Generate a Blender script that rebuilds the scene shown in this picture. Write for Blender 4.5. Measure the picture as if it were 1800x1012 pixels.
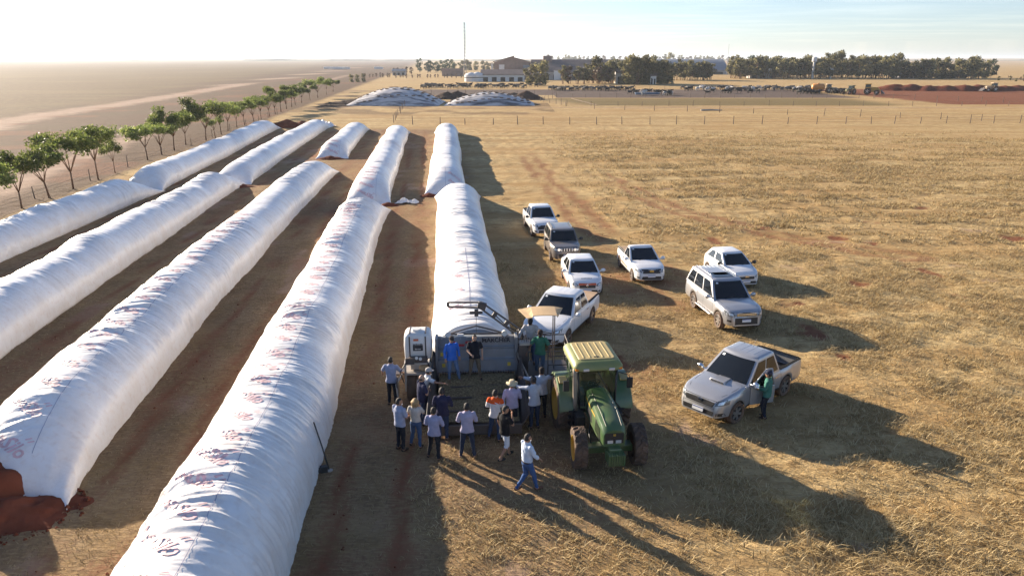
import bpy, bmesh, math, random
import numpy as np
from mathutils import Vector, Matrix
from mathutils.bvhtree import BVHTree

S = bpy.context.scene
for o in list(bpy.data.objects): bpy.data.objects.remove(o)
C = S.collection
R = math.radians
PITCH = math.atan(401 / 1260.0); CAMH = 11.4

# ------------------------------------------------------------------ camera
cam_d = bpy.data.cameras.new('camera'); cam = bpy.data.objects.new('camera', cam_d); C.objects.link(cam)
cam.location = (0, 0, CAMH); cam.rotation_euler = (math.pi / 2 - PITCH, 0, 0)
cam_d.sensor_fit = 'HORIZONTAL'; cam_d.sensor_width = 36; cam_d.lens = 36 * 1260 / 1800.0
cam_d.clip_start = 0.1; cam_d.clip_end = 40000
S.camera = cam

# ------------------------------------------------------------------ sky and sun
SUN_EL = R(16.2); SUN_AZ = math.atan2(-0.76, 0.65)          # measured from +Y towards +X
world = bpy.data.worlds.new('World'); S.world = world; world.use_nodes = True
wt = world.node_tree; wt.nodes.clear()
def wn(t, **k):
    n = wt.nodes.new(t)
    for a, b in k.items(): setattr(n, a, b)
    return n
wo = wn('ShaderNodeOutputWorld'); bg = wn('ShaderNodeBackground'); sky = wn('ShaderNodeTexSky')
sky.sky_type = 'NISHITA'; sky.sun_disc = False; sky.sun_elevation = SUN_EL; sky.sun_rotation = SUN_AZ
sky.altitude = 300; sky.air_density = 1.0; sky.dust_density = 0.5; sky.ozone_density = 1.6
bg.inputs[1].default_value = 0.056
# thin streaks of high cloud
tc = wn('ShaderNodeTexCoord'); sep = wn('ShaderNodeSeparateXYZ'); wt.links.new(tc.outputs['Generated'], sep.inputs[0])
mz = wn('ShaderNodeMath', operation='MAXIMUM'); mz.inputs[1].default_value = 0.02; wt.links.new(sep.outputs[2], mz.inputs[0])
dx = wn('ShaderNodeMath', operation='DIVIDE'); dy = wn('ShaderNodeMath', operation='DIVIDE')
wt.links.new(sep.outputs[0], dx.inputs[0]); wt.links.new(mz.outputs[0], dx.inputs[1])
wt.links.new(sep.outputs[1], dy.inputs[0]); wt.links.new(mz.outputs[0], dy.inputs[1])
cmb = wn('ShaderNodeCombineXYZ'); wt.links.new(dx.outputs[0], cmb.inputs[0]); wt.links.new(dy.outputs[0], cmb.inputs[1])
mp = wn('ShaderNodeMapping'); mp.inputs['Scale'].default_value = (0.16, 0.30, 1); mp.inputs['Location'].default_value = (3.1, 0.4, 0); wt.links.new(cmb.outputs[0], mp.inputs[0])
nz = wn('ShaderNodeTexNoise'); nz.inputs['Scale'].default_value = 1.3; nz.inputs['Detail'].default_value = 7; nz.inputs['Roughness'].default_value = 0.62
wt.links.new(mp.outputs[0], nz.inputs['Vector'])
rp = wn('ShaderNodeMapRange'); rp.inputs[1].default_value = 0.47; rp.inputs[2].default_value = 0.70; rp.inputs[3].default_value = 0.0; rp.inputs[4].default_value = 0.38; wt.links.new(nz.outputs[0], rp.inputs[0])
mx = wn('ShaderNodeMix', data_type='RGBA', blend_type='MIX'); wt.links.new(rp.outputs[0], mx.inputs[0]); wt.links.new(sky.outputs[0], mx.inputs[6])
mul = wn('ShaderNodeMix', data_type='RGBA', blend_type='MULTIPLY'); mul.inputs[0].default_value = 1; mul.inputs[7].default_value = (1.75, 1.42, 1.22, 1); wt.links.new(sky.outputs[0], mul.inputs[6])
wt.links.new(mul.outputs[2], mx.inputs[7])
wb = wn('ShaderNodeMix', data_type='RGBA', blend_type='MULTIPLY'); wb.inputs[0].default_value = 1; wb.inputs[7].default_value = (0.84, 0.96, 1.21, 1)   # camera white balance
bw = wn('ShaderNodeRGBToBW'); wt.links.new(mx.outputs[2], bw.inputs[0]); dsat = wn('ShaderNodeMix', data_type='RGBA'); dsat.inputs[0].default_value = 0.22
wt.links.new(mx.outputs[2], dsat.inputs[6]); wt.links.new(bw.outputs[0], dsat.inputs[7]); wt.links.new(dsat.outputs[2], wb.inputs[6]); wt.links.new(wb.outputs[2], bg.inputs[0]); wt.links.new(bg.outputs[0], wo.inputs[0])

sd = bpy.data.lights.new('sun', 'SUN'); sd.energy = 5.0; sd.angle = R(0.53); sd.color = (1.0, 0.85, 0.66)
sun = bpy.data.objects.new('sun', sd); C.objects.link(sun)
sv = Vector((math.sin(SUN_AZ) * math.cos(SUN_EL), math.cos(SUN_AZ) * math.cos(SUN_EL), math.sin(SUN_EL)))
sun.rotation_euler = sv.to_track_quat('Z', 'Y').to_euler(); sun.location = sv * 200

vs = S.view_settings; vs.view_transform = 'Standard'; vs.look = 'None'; vs.exposure = 1.6; vs.gamma = 1.0; vs.use_curve_mapping = False
S.render.engine = 'CYCLES'
S.cycles.max_bounces = 6; S.cycles.transparent_max_bounces = 8; S.cycles.volume_bounces = 0

# ------------------------------------------------------------------ helpers
def tag(o, label=None, cat=None, group=None, kind=None):
    if label: o['label'] = label
    if cat: o['category'] = cat
    if group: o['group'] = group
    if kind: o['kind'] = kind
    return o

def empty(name, loc=(0, 0, 0), rz=0.0, label=None, cat=None, group=None):
    o = bpy.data.objects.new(name, None); C.objects.link(o); o.location = loc; o.rotation_euler = (0, 0, rz)
    o.empty_display_size = 0.2
    return tag(o, label, cat, group)

def copy_tree(o, parent=None):
    c = o.copy(); C.objects.link(c); c.parent = parent
    if parent is not None: c.matrix_parent_inverse = o.matrix_parent_inverse.copy()
    for ch in list(o.children): copy_tree(ch, c)
    return c

def hash2(ix, iy, seed):
    h = (ix.astype(np.int64) * 374761393 + iy.astype(np.int64) * 668265263 + seed * 974634777) & 0xFFFFFFFF
    h = ((h ^ (h >> 13)) * 1274126177) & 0xFFFFFFFF
    h = (h ^ (h >> 16)) & 0xFFFFFFFF
    return h / 4294967295.0

def vn(x, y, seed=0):
    x = np.asarray(x, float); y = np.asarray(y, float)
    x, y = np.broadcast_arrays(x, y)
    ix = np.floor(x); iy = np.floor(y); fx = x - ix; fy = y - iy
    fx = fx * fx * (3 - 2 * fx); fy = fy * fy * (3 - 2 * fy)
    a = hash2(ix, iy, seed); b = hash2(ix + 1, iy, seed); c = hash2(ix, iy + 1, seed); d = hash2(ix + 1, iy + 1, seed)
    return (a * (1 - fx) + b * fx) * (1 - fy) + (c * (1 - fx) + d * fx) * fy

def fbm(x, y, seed=0, octv=4):
    t = 0; a = 0.5; n = 0
    for k in range(octv):
        t = t + a * vn(np.asarray(x) * 2 ** k, np.asarray(y) * 2 ** k, seed + k * 17); n += a; a *= 0.5
    return t / n

def sst(e0, e1, x):
    t = np.clip((x - e0) / (e1 - e0), 0, 1); return t * t * (3 - 2 * t)

def mesh_np(name, V, F, mats, parent=None, smooth=False, fm=None, sharp=None):
    """V (n,3) array, F list/array of equal-length faces or list of lists."""
    me = bpy.data.meshes.new(name)
    if isinstance(F, np.ndarray):
        k = F.shape[1]; nf = len(F)
        me.vertices.add(len(V)); me.vertices.foreach_set('co', np.asarray(V, np.float32).ravel())
        me.loops.add(nf * k); me.loops.foreach_set('vertex_index', F.astype(np.int32).ravel())
        me.polygons.add(nf); me.polygons.foreach_set('loop_start', np.arange(0, nf * k, k, dtype=np.int32))
        me.update(calc_edges=True); me.validate()
    else:
        me.from_pydata([tuple(v) for v in V], [], F); me.update()
    if not isinstance(mats, (list, tuple)): mats = [mats]
    for m in mats: me.materials.append(m)
    if fm is not None: me.polygons.foreach_set('material_index', np.asarray(fm, np.int32))
    if smooth: me.polygons.foreach_set('use_smooth', np.ones(len(me.polygons), bool))
    if sharp is not None:
        bm = bmesh.new(); bm.from_mesh(me)
        for e in bm.edges: e.smooth = e.calc_face_angle(0.0) < sharp
        bm.to_mesh(me); bm.free()
    o = bpy.data.objects.new(name, me); C.objects.link(o)
    if parent is not None: o.parent = parent
    return o

def grid_faces(n, m, wrap=False):
    i, j = np.meshgrid(np.arange(n - 1), np.arange(m if wrap else m - 1), indexing='ij')
    j2 = (j + 1) % m
    return np.stack([i * m + j, (i + 1) * m + j, (i + 1) * m + j2, i * m + j2], -1).reshape(-1, 4)

class MB:
    """collects simple shapes into one mesh"""
    def __init__(s): s.v = []; s.f = []; s.m = []
    def add(s, V, F, m=0):
        b = len(s.v); s.v += [tuple(map(float, v)) for v in V]; s.f += [[b + i for i in f] for f in F]; s.m += [m] * len(F); return s
    def box(s, c, d, rz=0.0, rx=0.0, ry=0.0, m=0, taper=1.0):
        M = Matrix.Translation(c) @ Matrix.Rotation(rz, 4, 'Z') @ Matrix.Rotation(ry, 4, 'Y') @ Matrix.Rotation(rx, 4, 'X')
        V = []
        for z in (-.5, .5):
            k = taper if z > 0 else 1.0
            for x, y in ((-.5, -.5), (.5, -.5), (.5, .5), (-.5, .5)): V.append(M @ Vector((x * d[0] * k, y * d[1] * k, z * d[2])))
        return s.add(V, [(3, 2, 1, 0), (4, 5, 6, 7), (0, 1, 5, 4), (1, 2, 6, 5), (2, 3, 7, 6), (3, 0, 4, 7)], m)
    def hexa(s, V, m=0):
        return s.add(V, [(3, 2, 1, 0), (4, 5, 6, 7), (0, 1, 5, 4), (1, 2, 6, 5), (2, 3, 7, 6), (3, 0, 4, 7)], m)
    def tube(s, pts, r, n=8, m=0, cap=True):
        pts = [Vector(p) for p in pts]
        rs = r if isinstance(r, (list, tuple)) else [r] * len(pts)
        V = []; F = []; up0 = None
        for i, p in enumerate(pts):
            d = (pts[min(i + 1, len(pts) - 1)] - pts[max(i - 1, 0)]).normalized()
            a = d.cross(Vector((0, 0, 1)))
            if a.length < 1e-3: a = Vector((1, 0, 0))
            if up0 is not None and a.dot(up0) < 0: a = -a
            a.normalize(); up0 = a.copy(); b = d.cross(a)
            for k in range(n):
                t = 2 * math.pi * k / n; V.append(p + (a * math.cos(t) + b * math.sin(t)) * rs[i])
        for i in range(len(pts) - 1):
            for k in range(n):
                k2 = (k + 1) % n; F.append((i * n + k, i * n + k2, (i + 1) * n + k2, (i + 1) * n + k))
        if cap: F.append(tuple(range(n - 1, -1, -1))); F.append(tuple((len(pts) - 1) * n + k for k in range(n)))
        return s.add(V, F, m)
    def lathe(s, prof, c=(0, 0, 0), axis='z', n=24, m=0, close=False):
        V = []; F = []; k = len(prof)
        for i in range(n):
            t = 2 * math.pi * i / n
            for r, h in prof:
                p = (r * math.cos(t), r * math.sin(t), h)
                if axis == 'y': p = (p[0], p[2], p[1])
                elif axis == 'x': p = (p[2], p[0], p[1])
                V.append((p[0] + c[0], p[1] + c[1], p[2] + c[2]))
        rng = k if close else k - 1
        for i in range(n):
            i2 = (i + 1) % n
            for j in range(rng):
                j2 = (j + 1) % k; F.append((i * k + j, i2 * k + j, i2 * k + j2, i * k + j2))
        return s.add(V, F, m)
    def ball(s, c, r, n=12, k=8, m=0, rot=None):
        if not isinstance(r, (tuple, list)): r = (r, r, r)
        V = []; F = []
        for i in range(k + 1):
            a = math.pi * i / k
            for j in range(n):
                b = 2 * math.pi * j / n
                q = Vector((r[0] * math.sin(a) * math.cos(b), r[1] * math.sin(a) * math.sin(b), r[2] * math.cos(a)))
                if rot is not None: q = rot @ q
                V.append(q + Vector(c))
        for i in range(k):
            for j in range(n):
                j2 = (j + 1) % n; F.append((i * n + j, (i + 1) * n + j, (i + 1) * n + j2, i * n + j2))
        return s.add(V, F, m)
    def prism(s, poly, y0, y1, m=0, plane='xz'):
        n = len(poly)
        def P(a, b, y): return (a, y, b) if plane == 'xz' else ((y, a, b) if plane == 'yz' else (a, b, y))
        V = [P(a, b, y0) for a, b in poly] + [P(a, b, y1) for a, b in poly]
        F = [tuple(range(n)), tuple(range(2 * n - 1, n - 1, -1))] + [(i, n + i, n + (i + 1) % n, (i + 1) % n) for i in range(n)]
        return s.add(V, F, m)
    def build(s, name, mats, parent=None, smooth=False, bevel=0.0, loc=None, seg=2, sharp=None, fixn=True):
        me = bpy.data.meshes.new(name); me.from_pydata(s.v, [], s.f); me.update()
        if not isinstance(mats, (list, tuple)): mats = [mats]
        for mm in mats: me.materials.append(mm)
        if len(mats) > 1: me.polygons.foreach_set('material_index', np.asarray(s.m, np.int32))
        if smooth: me.polygons.foreach_set('use_smooth', np.ones(len(me.polygons), bool))
        if fixn or sharp is not None:
            bm = bmesh.new(); bm.from_mesh(me)
            if fixn: bmesh.ops.recalc_face_normals(bm, faces=bm.faces)
            if sharp is not None:
                for e in bm.edges: e.smooth = e.calc_face_angle(0.0) < sharp
            bm.to_mesh(me); bm.free()
        o = bpy.data.objects.new(name, me); C.objects.link(o)
        if bevel:
            b = o.modifiers.new('bevel', 'BEVEL'); b.width = bevel; b.segments = seg; b.limit_method = 'ANGLE'; b.angle_limit = R(35)
        if parent is not None: o.parent = parent
        if loc is not None: o.location = loc
        return o

# ------------------------------------------------------------------ materials
def mat(name, col, rough=0.6, metal=0.0, var=0.12, scale=3.0, coat=0.0, bump=0.0, dust=0.0, spec=0.5, bscale=None, dustcol=(0.30, 0.17, 0.10)):
    m = bpy.data.materials.new(name); m.use_nodes = True; nt = m.node_tree; b = nt.nodes['Principled BSDF']
    b.inputs['Roughness'].default_value = rough; b.inputs['Metallic'].default_value = metal; b.inputs['Specular IOR Level'].default_value = spec
    b.inputs['Coat Weight'].default_value = coat; b.inputs['Coat Roughness'].default_value = 0.08
    t = nt.nodes.new('ShaderNodeTexCoord')
    n = nt.nodes.new('ShaderNodeTexNoise'); n.inputs['Scale'].default_value = scale; n.inputs['Detail'].default_value = 6
    nt.links.new(t.outputs['Object'], n.inputs['Vector'])
    mr = nt.nodes.new('ShaderNodeMapRange'); mr.inputs[1].default_value = 0.3; mr.inputs[2].default_value = 0.7; mr.inputs[3].default_value = 1 - var; mr.inputs[4].default_value = 1 + var
    nt.links.new(n.outputs[0], mr.inputs[0])
    x = nt.nodes.new('ShaderNodeMix'); x.data_type = 'RGBA'; x.blend_type = 'MULTIPLY'; x.inputs[0].default_value = 1
    x.inputs[6].default_value = (*col, 1); nt.links.new(mr.outputs[0], x.inputs[7])
    out = x.outputs[2]
    if dust:
        n2 = nt.nodes.new('ShaderNodeTexNoise'); n2.inputs['Scale'].default_value = scale * 0.6; n2.inputs['Detail'].default_value = 8; nt.links.new(t.outputs['Object'], n2.inputs['Vector'])
        r2 = nt.nodes.new('ShaderNodeMapRange'); r2.inputs[1].default_value = 0.35; r2.inputs[2].default_value = 0.75; r2.inputs[3].default_value = dust * 0.25; r2.inputs[4].default_value = dust
        nt.links.new(n2.outputs[0], r2.inputs[0])
        y = nt.nodes.new('ShaderNodeMix'); y.data_type = 'RGBA'; y.inputs[7].default_value = (*dustcol, 1)
        nt.links.new(r2.outputs[0], y.inputs[0]); nt.links.new(out, y.inputs[6]); out = y.outputs[2]
    nt.links.new(out, b.inputs['Base Color'])
    if bump:
        bn = nt.nodes.new('ShaderNodeBump'); bn.inputs['Strength'].default_value = bump; bn.inputs['Distance'].default_value = 0.02
        n3 = nt.nodes.new('ShaderNodeTexNoise'); n3.inputs['Scale'].default_value = bscale or scale * 8; n3.inputs['Detail'].default_value = 5; nt.links.new(t.outputs['Object'], n3.inputs['Vector'])
        nt.links.new(n3.outputs[0], bn.inputs['Height']); nt.links.new(bn.outputs[0], b.inputs['Normal'])
    return m
_cl = {}
def cloth(col):
    k = tuple(round(c, 3) for c in col)
    if k not in _cl: _cl[k] = mat('cloth', col, rough=0.9, var=0.10, scale=9, spec=0.2)
    return _cl[k]

M = {}
M['rubber'] = mat('rubber', (0.028, 0.025, 0.023), rough=0.85, var=0.2, dust=0.55, scale=5)
M['black'] = mat('black_plastic', (0.022, 0.022, 0.024), rough=0.5, var=0.15)
M['liner'] = mat('bed_liner_plastic', (0.018, 0.018, 0.018), rough=0.95, var=0.2, spec=0.1)
M['glass'] = mat('dark_glass', (0.010, 0.012, 0.014), rough=0.04, var=0.05, spec=0.6)
M['chrome'] = mat('chrome', (0.75, 0.75, 0.76), rough=0.16, metal=1.0, var=0.04)
M['alloy'] = mat('alloy_rim', (0.55, 0.55, 0.56), rough=0.32, metal=0.85, var=0.08, dust=0.3)
M['lamp'] = mat('lamp_lens', (0.62, 0.65, 0.68), rough=0.08, metal=0.35, var=0.1, scale=14)
M['amber'] = mat('amber_lens', (0.75, 0.22, 0.02), rough=0.2, var=0.05)
M['plate'] = mat('number_plate', (0.74, 0.76, 0.78), rough=0.5, var=0.03)
M['plateblue'] = mat('plate_blue', (0.05, 0.10, 0.35), rough=0.5, var=0.03)
M['ink'] = mat('ink', (0.03, 0.03, 0.035), rough=0.6, var=0.05)
M['soil'] = mat('red_soil', (0.150, 0.045, 0.025), rough=0.95, var=0.28, scale=1.6, bump=0.9, bscale=7, spec=0.1)
M['darkheap'] = mat('dark_manure', (0.07, 0.045, 0.035), rough=0.95, var=0.3, scale=0.8, bump=0.8, bscale=5, spec=0.1)
M['bark'] = mat('bark', (0.22, 0.135, 0.085), rough=0.9, var=0.25, scale=4, bump=0.4, spec=0.1)
M['wood'] = mat('fence_wood', (0.20, 0.155, 0.12), rough=0.9, var=0.3, scale=1.0, spec=0.1)
M['wire'] = mat('wire', (0.20, 0.18, 0.16), rough=0.5, metal=0.6)

# ------------------------------------------------------------------ ground
def seg_dist(x, y, pts):
    d = np.full(np.shape(x), 1e9)
    for (x0, y0), (x1, y1) in zip(pts[:-1], pts[1:]):
        ux, uy = x1 - x0, y1 - y0; L = ux * ux + uy * uy
        t = np.clip(((x - x0) * ux + (y - y0) * uy) / L, 0, 1)
        d = np.minimum(d, np.hypot(x - x0 - t * ux, y - y0 - t * uy))
    return d

TRACKS = [[(1.6, 95), (3.2, 75), (4.6, 60), (5.6, 51), (7.2, 43), (9, 37)], [(6, 110), (7.5, 86), (10, 70), (13, 57), (17.5, 48), (24, 42)]]
ROAD = [(-70, 60), (-84, 105), (-98, 143), (-111, 240), (-140, 420), (-190, 800), (-330, 1700)]
SERVICE = [(-44, 40), (-47, 66), (-56, 100), (-66, 150), (-78, 230), (-95, 350), (-130, 600)]

def zones(x, y):
    """weights of bare red soil, pale trodden earth, dull trampled straw, green-gold grass, dark feedlot"""
    n1 = fbm(x * 0.11, y * 0.11, 3, 5); n2 = fbm(x * 0.45, y * 0.45, 9, 4); n3 = fbm(x * 0.03, y * 0.03, 21, 4)
    xr = x + 0.11 * y
    yard = sst(-33, -29, xr) * (1 - sst(2.0, 5.5, xr + (n1 - .5) * 4)) * (1 - sst(122, 132, y))
    # work area in front of the machine
    work = np.exp(-(((x + 0.5) / 6.5) ** 2 + ((y - 20) / 9.0) ** 2))
    park = np.exp(-(((x - 6) / 7.0) ** 2 + ((y - 34) / 16.0) ** 2))
    red = np.zeros_like(x)
    # scraped soil along the bag edges
    for c in (1.4, -5.4, -12.1, -19.1, -28.2):
        e = np.abs(np.abs(xr - c) - 2.5)
        red = np.maximum(red, yard * sst(0.55, 0.72, n1 + 0.18 * np.exp(-(e / 0.9) ** 2)) * 0.5 * np.exp(-(e / 1.3) ** 2))
    red = np.maximum(red, yard * sst(0.60, 0.74, n2 * .6 + n1 * .4) * .55)
    for c in (-2.0, -8.75, -15.6, -23.6):                      # wheel ruts down the lanes
        e = np.abs(np.abs(xr - c + (n1 - .5) * .9) - 0.85)
        red = np.maximum(red, yard * np.exp(-(e / 0.30) ** 2) * sst(.36, .56, fbm(x * .2, y * .12, 63, 3)) * 0.75)
    red = np.maximum(red, work * sst(0.55, 0.70, n2) * 0.55)
    red = np.maximum(red, park * sst(0.52, 0.70, n1 * .5 + n2 * .5) * 0.6)
    for k, tr in enumerate(TRACKS):
        d = seg_dist(x + (n2 - .5) * 2.2, y, tr)
        fade = sst(0.40, 0.60, fbm(x * .25, y * .09, 40 + k, 3) + .12)
        red = np.maximum(red, np.exp(-((d - 0.75) / 0.75) ** 2) * (0.15 + 0.5 * fade) * (1 - sst(80, 112, y)))
    # small bare patches in the field
    red = np.maximum(red, sst(0.735, 0.80, fbm(x * .3, y * .3, 77, 4)) * 0.9 * (y < 60) * (x > 4))
    # red land right at the back and bare land left
    red = np.maximum(red, sst(112, 121, x + (n1 - .5) * 6 - (y - 235) * 0.02) * sst(193, 200, y + (n1 - .5) * 4) * (1 - sst(296, 306, y)))
    left = 1 - sst(-34.5, -30.6, xr + (n1 - .5) * 2)
    bare_left = left * (1 - sst(0, 14, np.where(seg_dist(x, y, ROAD) > 0, -x - 82 - (y - 100) * .20, 0)))
    bare = np.maximum(left * 0.85 * (0.9 + 0.5 * (n1 - .5)), bare_left * (0.95 + 0.3 * (n1 - .5)))
    bare = np.maximum(bare, (x < 10) * sst(150, 165, y) * (1 - sst(280, 320, y)) * 0.5 * sst(.4, .6, n1))
    red = np.maximum(red, bare_left * sst(.50, .68, n1) * 0.55)
    red = np.maximum(red, (y > 295) * (y < 330) * (x > 60) * 0.35)
    pale = np.exp(-(seg_dist(x + (n1 - .5) * 5, y, ROAD) / 5.2) ** 2) * 1.0
    pale = np.maximum(pale, np.exp(-(seg_dist(x + (n1 - .5) * 2, y, SERVICE) / 3.0) ** 2) * 0.85)
    pale = np.maximum(pale, np.exp(-((y - 184 - (n1 - .5) * 2.5) / 2.6) ** 2) * (x > -48) * (x < 300) * 0.55)
    pale = np.maximum(pale, sst(0.76, 0.84, fbm(x * .35, y * .35, 91, 4)) * 0.6 * (x > 3) * (y < 70))
    pale = np.maximum(pale, yard * sst(0.64, 0.74, fbm(x * .5, y * .22, 53, 4)) * 0.6)
    dull = np.clip(np.maximum(yard * (0.72 + 0.5 * (n2 - .5)), np.maximum(work * .85, park * 0.42)), 0, 1)
    green = sst(190, 193, y) * (1 - sst(226, 232, y + (n1 - .5) * 4)) * sst(12, 26, x - (y - 190) * -0.3) * (1 - sst(96, 112, x)) * 0.75
    green = np.maximum(green, sst(0.50, 0.62, n3) * 0.18 * (x > 0) * (y < 130))
    green = np.maximum(green, left * sst(-10, 10, -x - 92 - (y - 100) * .20) * 0.4)
    lot = sst(228, 234, y + (n1 - .5) * 4) * (1 - sst(292, 302, y)) * sst(-40, -34, x) * (1 - sst(106, 114, x))
    lot = lot * np.where(x < 14, sst(246, 252, y), 1)
    zones.bare = np.clip(bare, 0, 1)
    return np.clip(red, 0, 1), np.clip(pale, 0, 1), dull, np.clip(green, 0, 1), np.clip(lot, 0, 1)

def axis(segs):
    out = []
    for a, b, st in segs: out.append(np.arange(a, b, st))
    return np.concatenate(out)
def geo(a, b, n): return np.geomspace(a, b, n)
gx = np.concatenate([-geo(7000, 130, 34), axis([(-128, -52, 2.0), (-52, -14, 0.62), (-14, 26, 0.34), (26, 60, 0.8), (60, 150, 2.2)]), geo(152, 7000, 34)])
gy = np.concatenate([-geo(600, 8, 8), axis([(2, 36, 0.34), (36, 66, 0.5), (66, 140, 1.0), (140, 310, 2.0)]), geo(312, 16000, 60)])
X, Y = np.meshgrid(gx, gy, indexing='ij')
red, pale, dull, green, lot = zones(X, Y); bare = zones.bare
near = (1 - sst(90, 180, Y)) * (1 - sst(30, 90, np.abs(X)))
straw = np.clip(1 - red - pale - lot, 0, 1)
Z = near * (0.10 * (fbm(X * .22, Y * .22, 5, 3) - .5) + straw * (0.24 * (fbm(X * 1.3, Y * 1.3, 15, 3) - .5)) * (1 - 0.55 * dull)) - red * near * 0.03
# windrows in the mown field
wr = np.sin((Y * 0.94 + X * 0.24 + 2.6 * fbm(X * .12, Y * .12, 61, 3)) * 2.1) * 0.5 + 0.5
Z = Z + (X > 7) * sst(36, 46, Y) * (1 - sst(100, 130, Y)) * near * 0.10 * wr * vn(X * .5, Y * .5, 8)
Z = Z - Z[(np.abs(gx) < 5).nonzero()[0][0], 10] * 0
far = sst(1200, 9000, Y)
Z = Z + far * (14 + 18 * fbm(X * .0006, Y * .0003, 71, 3)) * sst(0.0, 0.6, fbm(X * .0004, Y * .0002, 72, 2))
GXY = (gx, gy, Z)
def gz(x, y):
    i = np.clip(np.searchsorted(gx, x) - 1, 0, len(gx) - 2); j = np.clip(np.searchsorted(gy, y) - 1, 0, len(gy) - 2)
    a = (x - gx[i]) / (gx[i + 1] - gx[i]); b = (y - gy[j]) / (gy[j + 1] - gy[j])
    return (Z[i, j] * (1 - a) + Z[i + 1, j] * a) * (1 - b) + (Z[i, j + 1] * (1 - a) + Z[i + 1, j + 1] * a) * b

def ground_material():
    m = bpy.data.materials.new('ground'); m.use_nodes = True; nt = m.node_tree; L = nt.links; N = nt.nodes
    b = N['Principled BSDF']; b.inputs['Roughness'].default_value = 0.95; b.inputs['Specular IOR Level'].default_value = 0.08
    tc = N.new('ShaderNodeTexCoord')
    def noise(sc, det=6, ro=0.55, vec=None, stretch=None):
        n = N.new('ShaderNodeTexNoise'); n.inputs['Scale'].default_value = sc; n.inputs['Detail'].default_value = det; n.inputs['Roughness'].default_value = ro
        if stretch:
            mp = N.new('ShaderNodeMapping'); mp.inputs['Scale'].default_value = stretch[:3]; mp.inputs['Rotation'].default_value = (0, 0, stretch[3]); L.new(tc.outputs['Object'], mp.inputs[0]); L.new(mp.outputs[0], n.inputs['Vector'])
        else: L.new(tc.outputs['Object'], n.inputs['Vector'])
        return n.outputs[0]
    def ramp(src, a, b_, lo=0.0, hi=1.0):
        r = N.new('ShaderNodeMapRange'); r.inputs[1].default_value = a; r.inputs[2].default_value = b_; r.inputs[3].default_value = lo; r.inputs[4].default_value = hi; L.new(src, r.inputs[0]); return r.outputs[0]
    def mix(f, a, c, mode='MIX'):
        x = N.new('ShaderNodeMix'); x.data_type = 'RGBA'; x.blend_type = mode
        if isinstance(f, float): x.inputs[0].default_value = f
        else: L.new(f, x.inputs[0])
        for k, v in ((6, a), (7, c)):
            if isinstance(v, tuple): x.inputs[k].default_value = (*v, 1)
            else: L.new(v, x.inputs[k])
        return x.outputs[2]
    def math_(op, a, c):
        x = N.new('ShaderNodeMath'); x.operation = op; x.use_clamp = True
        for k, v in ((0, a), (1, c)):
            if isinstance(v, float): x.inputs[k].default_value = v
            else: L.new(v, x.inputs[k])
        return x.outputs[0]
    at = N.new('ShaderNodeAttribute'); at.attribute_name = 'zone'
    sp = N.new('ShaderNodeSeparateColor'); L.new(at.outputs['Color'], sp.inputs[0])
    at2 = N.new('ShaderNodeAttribute'); at2.attribute_name = 'zone_b'
    sp2 = N.new('ShaderNodeSeparateColor'); L.new(at2.outputs['Color'], sp2.inputs[0])
    big = noise(0.05, 5); mid = noise(0.55, 7, 0.62); fine = noise(5.0, 8, 0.7); blade = noise(9.0, 6, 0.7, stretch=(0.35, 1.6, 1, 0.5)); blade2 = noise(11.0, 5, 0.7, stretch=(1.7, 0.35, 1, 0.25))
    straw_c = mix(ramp(mid, .34, .66), (0.31, 0.205, 0.088), (0.56, 0.42, 0.205))
    straw_c = mix(ramp(fine, .40, .72), straw_c, (0.58, 0.44, 0.235))
    straw_c = mix(ramp(blade, .52, .70, 0, .8), straw_c, (0.185, 0.115, 0.055))
    straw_c = mix(ramp(blade2, .56, .72, 0, .65), straw_c, (0.57, 0.43, 0.23))
    clump = noise(1.5, 5, 0.6, stretch=(0.62, 1.5, 1, 0.22)); band = noise(0.22, 5, 0.6, stretch=(0.22, 1.3, 1, 0.12))
    straw_c = mix(ramp(clump, .49, .66, 0, .65), straw_c, (0.165, 0.100, 0.045))  # dark brown mixed in to paint the shade between clumps
    clump2 = noise(0.55, 6, 0.65, stretch=(0.45, 1.7, 1, 0.15))
    straw_c = mix(ramp(clump2, .51, .65, 0, .45), straw_c, (0.21, 0.125, 0.052))
    straw_c = mix(ramp(band, .45, .60, 0, .75), straw_c, (0.315, 0.20, 0.085))
    straw_c = mix(ramp(big, .4, .7, 0, .45), straw_c, (0.40, 0.245, 0.105))
    dull_c = mix(ramp(mid, .35, .65), (0.155, 0.098, 0.055), (0.295, 0.195, 0.108))
    dull_c = mix(ramp(blade, .50, .68, 0, .8), dull_c, (0.42, 0.31, 0.175))
    dull_c = mix(ramp(blade2, .54, .72, 0, .7), dull_c, (0.070, 0.042, 0.026))
    red_c = mix(ramp(fine, .3, .7), (0.135, 0.048, 0.026), (0.245, 0.098, 0.050))
    red_c = mix(ramp(mid, .5, .75, 0, .5), red_c, (0.28, 0.15, 0.085))
    pale_c = mix(ramp(mid, .3, .7), (0.27, 0.18, 0.130), (0.39, 0.275, 0.205))
    green_c = mix(ramp(mid, .3, .7), (0.125, 0.095, 0.042), (0.215, 0.16, 0.07))
    lot_c = mix(ramp(mid, .3, .7), (0.095, 0.072, 0.060), (0.15, 0.11, 0.088))
    def w(src, lo=0.25, hi=0.75, k=0.55):
        nn = math_('MULTIPLY', math_('ADD', mid, math_('MULTIPLY', fine, 0.5)), k)
        return ramp(math_('ADD', src, math_('SUBTRACT', nn, k * 0.75)), lo, hi)
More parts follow.
